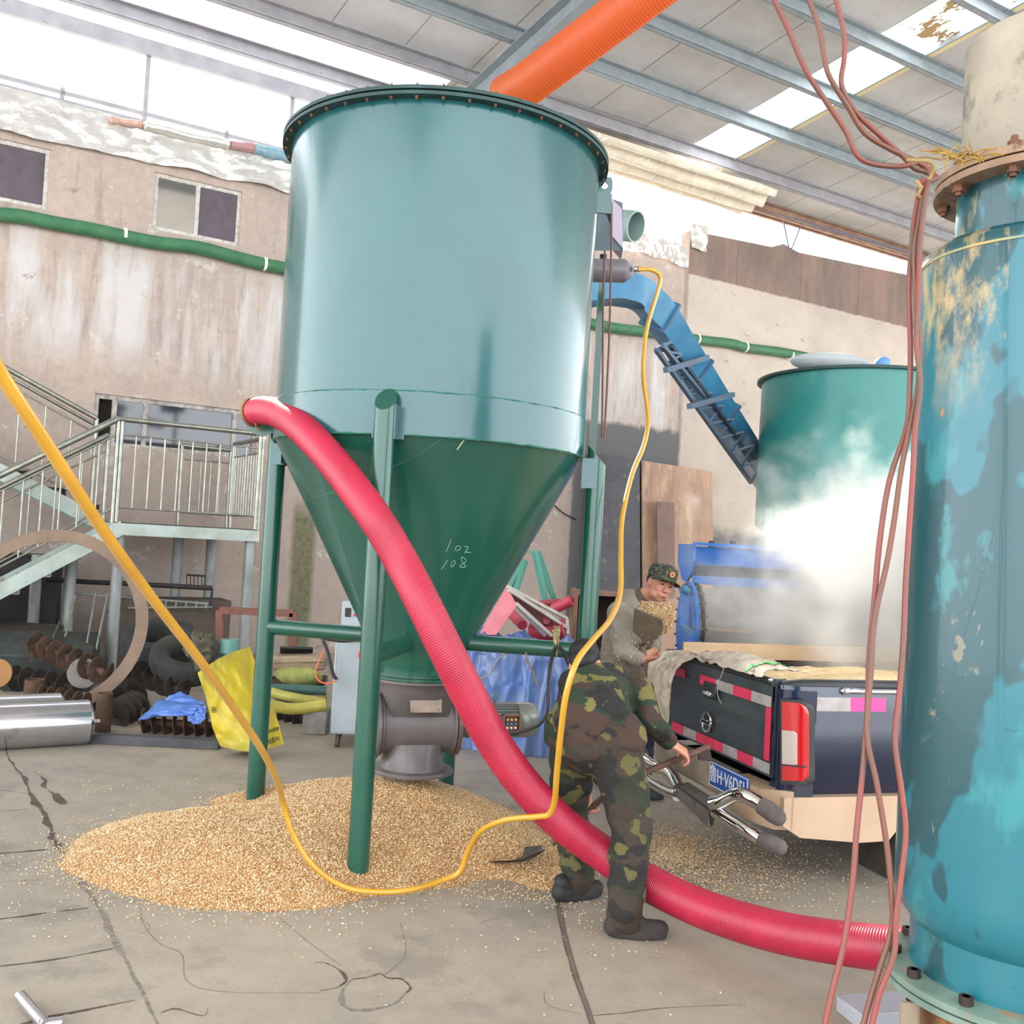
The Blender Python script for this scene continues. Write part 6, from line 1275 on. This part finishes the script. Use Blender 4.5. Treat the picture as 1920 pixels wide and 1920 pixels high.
# eyes and brows
eb=MB()
for k in(-1,1): eb.ell(L2(k*.031,.083,.0015),(.0135,.005,.0042),R2_,12,8)
eb.build('eyes',mat('dark_eye',(34,26,24),rough=.3),parent=m2_)
eb=MB()
for k in(-1,1): eb.tube([L2(k*.016,.094,.018),L2(k*.032,.094,.024),L2(k*.048,.084,.019)],.0035,6)
eb.tube([L2(-.021,.097,-.070),L2(0,.101,-.069),L2(.021,.097,-.070)],.0022,6,mi=1)
eb.build('eyebrows',[mat('brow',(60,46,42),rough=.9),mat('lip_line',(140,78,70),rough=.6)],parent=m2_)
hr=MB(); hr.ell(L2(0,-.03,.015),(.084,.088,.075),R2_,20,14); skinm(hr,'hair',M_HAIR,m2_,.008,2)
j=MB(); chain(j,[(pel,.155),(pel.lerp(ch,.5),.165),(ch,.165),(sh,.12)]); caps(j,shL,shR,.082); caps(j,hipL,hipR,.12); chain(j,[(sh,.085),(sh.lerp(hd,.30),.072)])
chain(j,[(shR,.085),(elR,.070),(elR.lerp(wrR,.85),.05)]); chain(j,[(shL,.08),(elL,.062),(elL.lerp(wrL,.8),.048)]); skinm(j,'jacket',M_KHAKI,m2_,.011,4,.010,seed=11)
mb=MB(); cN=sh.lerp(hd,.36); dN=(hd-sh).normalized(); mb.lathe([(.064,-.02),(.070,-.02),(.066,.035),(.060,.035)],cN,24,axis=dN); mb.build('collar',mat('dark_collar',(92,84,74),rough=.9),parent=m2_)
j=MB(); caps(j,hipL,hipR,.115); chain(j,[(hipL,.11),(knL,.085),(fL+UP*.12,.075)]); chain(j,[(hipR,.11),(knR,.085),(fR+UP*.12,.075)]); skinm(j,'trousers',mat('blue_grey_trousers',(72,78,98),(58,62,80),rough=.9,scale=8),m2_,.011,3,.008,seed=4)
shoe(fR+V((-.02,0,0)),V((1,-.1,0)),mat('grey_boot',(74,78,80),(58,62,64),rough=.8),m2_); shoe(fL,V((.9,.3,0)),M_SHOEB,m2_)
# cap
cp=MB(); 
vs=[]
seg=28
for i,(rr,zz) in enumerate(((.097,.034),(.101,.058),(.099,.084),(.090,.106),(.060,.118),(0.001,.122))):
    for k in range(seg): an=2*PI*k/seg; vs.append(L2(math.cos(an)*rr*.92,-.008+math.sin(an)*rr*1.04,zz+.012*math.sin(an)*(1 if i>1 else 0)))
cp.add(vs,[(i*seg+k,i*seg+(k+1)%seg,(i+1)*seg+(k+1)%seg,(i+1)*seg+k) for i in range(5) for k in range(seg)]+[tuple(range(seg))])
capo=cp.build('cap',M_CAMOC,parent=m2_,angle=40)
bm_=MB()
def brim(u,v): an=math.radians(18+144*u); r0=.098; ext=.068*v*math.sin(PI*u)**.6; return L2(math.cos(an)*(r0*.92+ext*.6),-.008+math.sin(an)*(r0*1.04+ext),.040-.010*v-.012*abs(math.cos(an))**2*v*2)
bm_.grid(brim,20,6); bm_.grid(lambda u,v: brim(u,v)+UP*.006,20,6); bm_.build('brim',M_CAMOC,parent=capo,angle=60)
mb=MB(); ctr=L2(.0,.098,.078); ff=(L2(0,1,0)-L2(0,0,0)).normalized(); mb.lathe([(0,0),(.021,0),(.021,.006),(0,.007)],ctr,20,axis=ff); mb.lathe([(.012,.007),(.017,.007),(.017,.009),(.012,.009),(.012,.007)],ctr,20,axis=ff,mi=1); mb.build('cap_badge',[mat('badge_red',(150,60,50),rough=.5),mat('badge_gold',(210,186,120),rough=.4,metal=.5)],parent=capo)
# scoop with flying grain
sc_=thing('grain_scoop','brown steel scoop shovel held up by the person in the cap','shovel',sb_)
mb=MB(); mb.tube([sa_+V((.0,.02,.0)),sb_,pt(1220,1300,6.3)],.016,10); mb.build('handle',mat('scoop_handle',(110,86,68),rough=.7),parent=sc_)
SP=[pt(1189,1141,6.2),pt(1241,1163,6.15),pt(1243,1176,6.15),pt(1233,1196,6.2),pt(1214,1214,6.28),pt(1200,1196,6.28),pt(1186,1184,6.25)]
mb=MB(); mb.prism(SP,V((.01,.02,.004))); mb.build('scoop_blade',mat('scoop_steel',(122,106,88),(98,86,74),rough=.55,metal=.25,scale=10),parent=sc_)
cg=[pt(1200,1127,6.3),pt(1225,1128,6.28),pt(1250,1132,6.26),pt(1268,1134,6.24),pt(1266,1160,6.22),pt(1258,1186,6.2),pt(1240,1196,6.22),pt(1228,1170,6.25),pt(1194,1143,6.27)]
L=[];cc_=sum(cg,V())/len(cg)
core=MB(); core.hull([p.lerp(cc_,.08)+V((0,.02,0)) for p in cg]+[p.lerp(cc_,.08)+V((.0,.10,0)) for p in cg])
for _ in range(2600):
    i=random.randrange(len(cg)); p=cg[i].lerp(cg[(i+1)%len(cg)],random.random()).lerp(cc_,random.random()**.8); L.append(tuple(p+V((random.gauss(0,.004),.012+random.gauss(0,.006),random.gauss(0,.004)))))
for _ in range(70): p=pt(random.gauss(1180,22),random.gauss(1215,14),6.2); L.append(tuple(p))
L.append(tuple(pt(1271,1180,6.2)))
vs,fs=kernels(np.array(L),1.0,1.0); o=kmesh('tossed_corn',vs,fs,core,[M_KERN,M_CORNB]); tag(o,'clump of corn kernels flying off the raised scoop','corn',kind='stuff')

# ============================================================ FOREGROUND CYLINDER
FC=pt(1942,1068,2.9); FC.z=0
m,t,ns,lk,b=nt('weathered_cyan_paint'); oc=ns.new('ShaderNodeTexCoord').outputs['Object']
c=mixc(ns,lk,ramp(ns,lk,tex(ns,lk,2.0,4,.6,stretch=(1,1,.6)),.48,.495),lin((30,102,114)),lin((24,70,76)))
c=mixc(ns,lk,mth(ns,lk,'MULTIPLY',ramp(ns,lk,tex(ns,lk,3.4,6,.6,stretch=(1,1,.5)),.58,.62),.7),c,lin((48,126,130)))
c=mixc(ns,lk,ramp(ns,lk,tex(ns,lk,4.2,7,.7,stretch=(1.2,1.2,.6)),.635,.65),c,lin((116,112,98)))
c=mixc(ns,lk,ramp(ns,lk,tex(ns,lk,7,7,.7),.69,.70),c,lin((150,106,62)))
c=mixc(ns,lk,mth(ns,lk,'MULTIPLY',ramp(ns,lk,tex(ns,lk,9,6,.7,stretch=(1,1,3.5)),.66,.68),.6),c,lin((18,74,84)))
sx=ns.new('ShaderNodeSeparateXYZ'); lk.new(oc,sx.inputs[0])
drip=mth(ns,lk,'MULTIPLY',mth(ns,lk,'LESS_THAN',mth(ns,lk,'ABSOLUTE',mth(ns,lk,'ADD',sx.outputs[0],mth(ns,lk,'MULTIPLY_ADD',tex(ns,lk,3,2),.03,.105))),.0045),mth(ns,lk,'GREATER_THAN',sx.outputs[2],1.05))
c=mixc(ns,lk,mth(ns,lk,'MULTIPLY',drip,.9),c,lin((160,124,60)))
top=mth(ns,lk,'MULTIPLY',ramp(ns,lk,sx.outputs[2],2.1,2.45),ramp(ns,lk,tex(ns,lk,5,7,.7,stretch=(1,1,.5)),.50,.62)); c=mixc(ns,lk,mth(ns,lk,'MULTIPLY',top,mth(ns,lk,'LESS_THAN',sx.outputs[0],-.24)),c,lin((184,156,104)))
lk.new(c,b.inputs['Base Color']); b.inputs['Roughness'].default_value=.33; b.inputs['Coat Weight'].default_value=.25
bn=ns.new('ShaderNodeBump'); bn.inputs['Strength'].default_value=.12; bn.inputs['Distance'].default_value=.01; lk.new(tex(ns,lk,12,5),bn.inputs['Height']); lk.new(bn.outputs[0],b.inputs['Normal']); M_CYAN=m
M_RING=mat('rusty_tan_flange',(150,122,98),(112,88,72),rough=.6,metal=.2,scale=8,c3=(96,72,58),s3=14); M_CEM=mat('cement_grey_pipe',(168,158,140),(128,120,108),rough=.85,scale=2.2,c3=(100,94,84),s3=7,l3=.55,h3=.7,bump=.2)
M_GFL=mat('worn_green_flange',(120,140,126),(96,116,104),rough=.5,scale=9,c3=(150,116,76),s3=14,l3=.6,h3=.68); M_HOPR=mat('rust_orange_cone',(150,104,66),(118,82,58),rough=.6,metal=.15,scale=3,c3=(178,132,78),s3=6)
fc=thing('jacketed_cylinder','big weathered cyan blue jacketed cylinder standing upright at the right picture edge','cylinder',FC)
mb=MB(); mb.lathe([(.29,.645),(.305,.66),(.335,.70),(.347,.745),(.349,.80),(.349,2.60),(.345,2.625),(.325,2.645),(.26,2.655)],FC,80); mb.build('jacket_body',M_CYAN,parent=fc)
mb=MB(); ring=[FC+V((math.cos(2*PI*i/90)*.3495,math.sin(2*PI*i/90)*.3495,2.595)) for i in range(90)]; mb.tube(ring,.004,6,closed=True); mb.build('top_weld',mat('ochre_weld',(190,164,104),(120,150,140),rough=.6,scale=12),parent=fc)
mb=MB(); mb.lathe([(.255,2.62),(.257,2.83)],FC,64); mb.build('upper_neck',M_CYAN,parent=fc)
mb=MB(); mb.lathe([(.25,2.815),(.322,2.815),(.324,2.835),(.25,2.838)],FC,64); mb.lathe([(.25,2.842),(.322,2.842),(.322,2.866),(.25,2.868)],FC,64); mb.build('upper_flange',M_RING,parent=fc)
for k in range(10):
    a=2*PI*(k+.2)/10; c0=FC+V((math.cos(a),math.sin(a),0))*.292; mb=MB(); mb.cyl(c0+UP*2.785,c0+UP*2.90,.010,seg=8); mb.cyl(c0+UP*2.795,c0+UP*2.815,.018,seg=6); mb.cyl(c0+UP*2.868,c0+UP*2.885,.018,seg=6); mb.build('flange_bolt',M_BOLTR,parent=fc)
mb=MB(); mb.lathe([(.249,2.86),(.249,3.27),(.242,3.275),(.236,3.27),(.236,2.87),(.249,2.86)],FC,64); mb.build('upper_pipe',M_CEM,parent=fc)
mb=MB(); mb.lathe([(.30,.50),(.30,.665)],FC,64); mb.build('lower_neck',M_CYAN,parent=fc)
mb=MB(); mb.lathe([(.28,.505),(.372,.505),(.374,.525),(.28,.535)],FC,72); mb.lathe([(.28,.482),(.372,.482),(.372,.500),(.28,.500)],FC,72); mb.build('lower_flange',M_GFL,parent=fc)
for k in range(12):
    a=2*PI*(k+.35)/12; c0=FC+V((math.cos(a),math.sin(a),0))*.338; mb=MB(); mb.cyl(c0+UP*.45,c0+UP*.552,.010,seg=8); mb.cyl(c0+UP*.53,c0+UP*.552,.019,seg=6); mb.cyl(c0+UP*.46,c0+UP*.48,.019,seg=6); mb.build('flange_bolt',mat('dark_bolt',(62,48,44),rough=.6,metal=.5) if k==0 else D.materials['dark_bolt'],parent=fc)
mb=MB(); mb.lathe([(.31,.482),(.30,.46),(.24,.15),(.22,.0)],FC,56); mb.build('base_cone',M_HOPR,parent=fc)
c0=pt(1710,1880,2.78); mb=MB(); mb.box(V((c0.x,2.80,.24)),(.046,.01,.47)); mb.box(V((c0.x+.028,2.83,.24)),(.006,.06,.47)); mb.build('support_leg',mat('beige_angle',(150,134,112),(130,116,98),rough=.7,scale=4),parent=fc)
for k in range(7):
    pass
rp=thing('rope_tie','frayed yellow straw rope tied round the pipe above the rusty flange','rope',FC+UP*2.87)
mb=MB(); mb.tube([FC+V((math.cos(2*PI*i/60)*.262,math.sin(2*PI*i/60)*.262,2.885+.004*math.sin(i))) for i in range(60)],.011,8,closed=True); mb.build('rope_loop',mat('straw_rope',(176,142,72),(140,108,54),rough=.9,scale=40),parent=rp)
mb=MB(); k0=pt(1800,296,2.66)
for i in range(46):
    d=V((random.gauss(0,.035),random.gauss(-.01,.01),random.gauss(0,.014))); s0=k0+V((random.uniform(-.05,.07),0,random.uniform(-.01,.01))); mb.tube([s0,s0+d*.6+V((0,0,.006)),s0+d*1.3],.0022,4)
mb.build('rope_fray',mat('straw_fray',(170,136,70),(140,106,48),rough=.9,scale=30),parent=rp)
# ---- three reddish cables
M_CAB1=mat('red_cable',(176,84,72),(138,96,72),rough=.45,scale=5); 
CB=[[(1448,-10),(1452,0),(1478,55),(1510,130),(1545,185),(1585,245),(1608,292),(1640,308),(1690,312),(1728,306)],
    [(1514,-10),(1517,0),(1535,50),(1546,110),(1556,145),(1590,200),(1622,250),(1670,280),(1712,300),(1742,318)],
    [(1566,-10),(1568,0),(1582,60),(1583,110),(1578,160),(1605,210),(1640,245),(1690,290),(1714,315),(1734,322)]]
DN=[[(1727,345),(1713,420),(1709,470),(1704,540),(1707,640),(1706,720),(1700,800),(1668,900),(1650,1010),(1640,1120),(1630,1230),(1626,1340),(1618,1440),(1606,1560),(1598,1660),(1582,1770),(1560,1860),(1546,1925)],
    [(1734,350),(1722,420),(1714,470),(1718,560),(1724,650),(1722,720),(1706,800),(1690,880),(1676,980),(1662,1060),(1640,1160),(1632,1270),(1626,1380),(1644,1470),(1662,1580),(1672,1680),(1672,1740),(1648,1820),(1630,1880),(1618,1925)],
    [(1738,352),(1728,430),(1724,480),(1722,560),(1718,640),(1726,720),(1716,800),(1712,880),(1704,1000),(1698,1100),(1694,1200),(1686,1300),(1678,1390),(1690,1480),(1698,1560),(1690,1640),(1680,1720),(1676,1790),(1650,1860),(1634,1925)]]
for i,(u_,d_) in enumerate(zip(CB,DN)):
    P=[pt(x,y,2.45+.10*min(1,max(0,(x-1450)/280))) for x,y in u_]+[pt(1748+4*i,332,2.54),pt(1738+3*i,340,2.53)]+[pt(x,y,2.52-.0002*(y-350)-.015*i) for x,y in d_]
    mb=MB(); mb.tube(P,.0068,10,sub=6); one(mb,'hanging_cable',mat('red_brown_cable_%d'%i,((128,56,48),(112,62,46),(130,52,44))[i],(92,64,48),rough=.45,scale=6),('red brown cable reaching the picture top farthest left and hanging leftmost near the floor','brown red cable, middle one of three tied beside the cyan cylinder','reddish cable hanging nearest the cyan cylinder of the three')[i],'cable')
mb=MB(); mb.tube(smoothpts([pt(1700,300,2.5),pt(1745,305,2.5),pt(1746,330,2.52),pt(1728,352,2.52),pt(1722,372,2.52)],5),.005,8); mb.tube([pt(1718,340,2.5),pt(1728,352,2.49),pt(1722,366,2.5),pt(1730,372,2.5)],.006,6)
one(mb,'tie_string',mat('straw_string',(140,118,76),rough=.9),'straw coloured string binding the cables to the rusty flange','string')
# ---- floor bits in the foreground
g=gp(1625,1884); M_PL=mat('plier_steel',(70,66,64),rough=.4,metal=.7); pl_=thing('pliers','open pliers with black handles lying on the floor beneath the cables','pliers',V((g.x,g.y,0)))
def fl_(P,r,nm,m_): mb=MB(); mb.tube([gp(x,y,.012) for x,y in P],r,8,sub=4); mb.build(nm,m_,parent=pl_)
fl_([(1578,1884),(1594,1884),(1608,1880)],.008,'jaw',M_PL); fl_([(1582,1873),(1596,1880),(1610,1882)],.006,'jaw',M_PL); fl_([(1608,1880),(1630,1884),(1664,1886)],.008,'plier_handle',M_BLACKM); fl_([(1598,1886),(1610,1894),(1622,1904)],.008,'plier_handle',M_BLACKM)
g=gp(1688,1889); mb=MB(); mb.cyl(V((g.x-.02,g.y,.014)),V((g.x+.01,g.y,.014)),.014,seg=14); one(mb,'brass_plug',mat('ochre_brass',(170,120,56),rough=.5,metal=.4),'small ochre plug on the floor left of the beige support leg','plug')
g=gp(1738,1888); mb=MB(); mb.tube([gp(1728,1880,.01),gp(1738,1884,.01),gp(1748,1890,.01)],.009,8); mb.tube([gp(1738,1872,.01),gp(1744,1890,.01)],.007,6,mi=1); one(mb,'side_cutter',[M_BLACKM,mat('yellow_grip',(206,172,64),rough=.5)],'small yellow and black cutter lying right of the beige support leg','tool')
mb=MB(); a=gp(1600,1915); b_=gp(1772,1900); mb.beam(V((a.x-.02,a.y,.03)),V((b_.x,b_.y,.03)),.16,.06,bev=.004); one(mb,'grey_base_plate',mat('pale_grey_plate',(158,158,164),(140,142,150),rough=.45,scale=3),'pale grey steel base beam on the floor at the bottom right','beam')
# steel rod with T end, bottom left
mb=MB(); a=gp(38,1868,.03); b_=gp(86,1924,.03); mb.cyl(a,b_,.021,seg=20); mb.cyl(gp(72,1922,.03),gp(116,1916,.03),.018,seg=16); one(mb,'steel_lever',M_STEEL,'bright steel T handle lever poking in at the bottom left corner','lever')
# ============================================================ STEAM
m=D.materials.new('steam'); m.use_nodes=True; t=m.node_tree; ns=t.nodes; lk=t.links
for n_ in list(ns):
    if n_.type!='OUTPUT_MATERIAL': ns.remove(n_)
pv=ns.new('ShaderNodeVolumePrincipled'); pv.inputs['Color'].default_value=(1,.985,.955,1); pv.inputs['Anisotropy'].default_value=.2
oc=ns.new('ShaderNodeTexCoord').outputs['Object']; ln_=ns.new('ShaderNodeVectorMath'); ln_.operation='LENGTH'
mp=ns.new('ShaderNodeMapping'); lk.new(oc,mp.inputs[0]); lk.new(mp.outputs[0],ln_.inputs[0]); STM=mp
nn_=tex(ns,lk,1.9,6,.62,vec=oc); fal=ramp(ns,lk,mth(ns,lk,'ADD',ln_.outputs['Value'],mth(ns,lk,'MULTIPLY_ADD',nn_,1.9,-.95)),1.0,.35)
lk.new(mth(ns,lk,'MULTIPLY',mth(ns,lk,'POWER',fal,1.8),7.0),pv.inputs['Density']); lk.new(pv.outputs[0],ns['Material Output'].inputs['Volume'])
SC0=pt(1750,1130,6.8); rad=(1.75,.85,1.15)
mp.inputs['Scale'].default_value=(1/rad[0],1/rad[1],1/rad[2])
mb=MB(); mb.ell(SC0,tuple(r*1.25 for r in rad),None,32,20); o=one(mb,'steam_cloud',m,'bright white steam cloud billowing up from the truck bed','steam',kind='stuff',origin=SC0)

# ---- groups for repeated things
GROUPS={'hose_offcut':'red hose offcuts behind the hopper','screw_auger':'screw augers in the junk heap','steel_roller':'stainless rollers on the floor','thin_tube':'thin tubes leaning under the stairs','timber_plank':'timber planks by the wall',
'hanging_cable':'red brown cables beside the cyan cylinder','hose_length':'hose lengths behind the left leg','foil_sheet':'foil along the wall top','rolled_sheet':'rolled sheets on the wall sill','tyre':'old tyres in the junk heap','scrap_plate':'dark scrap under the stairs','sheet_panel':'sheet panels leaning on the wall','air_line':'orange air lines on the cabinet','grain_hopper':'green steel hoppers','person':'people at work'}
for o in SC.objects:
    if o.parent is None and o.name.split('.')[0] in GROUPS: o['group']=GROUPS[o.name.split('.')[0]]
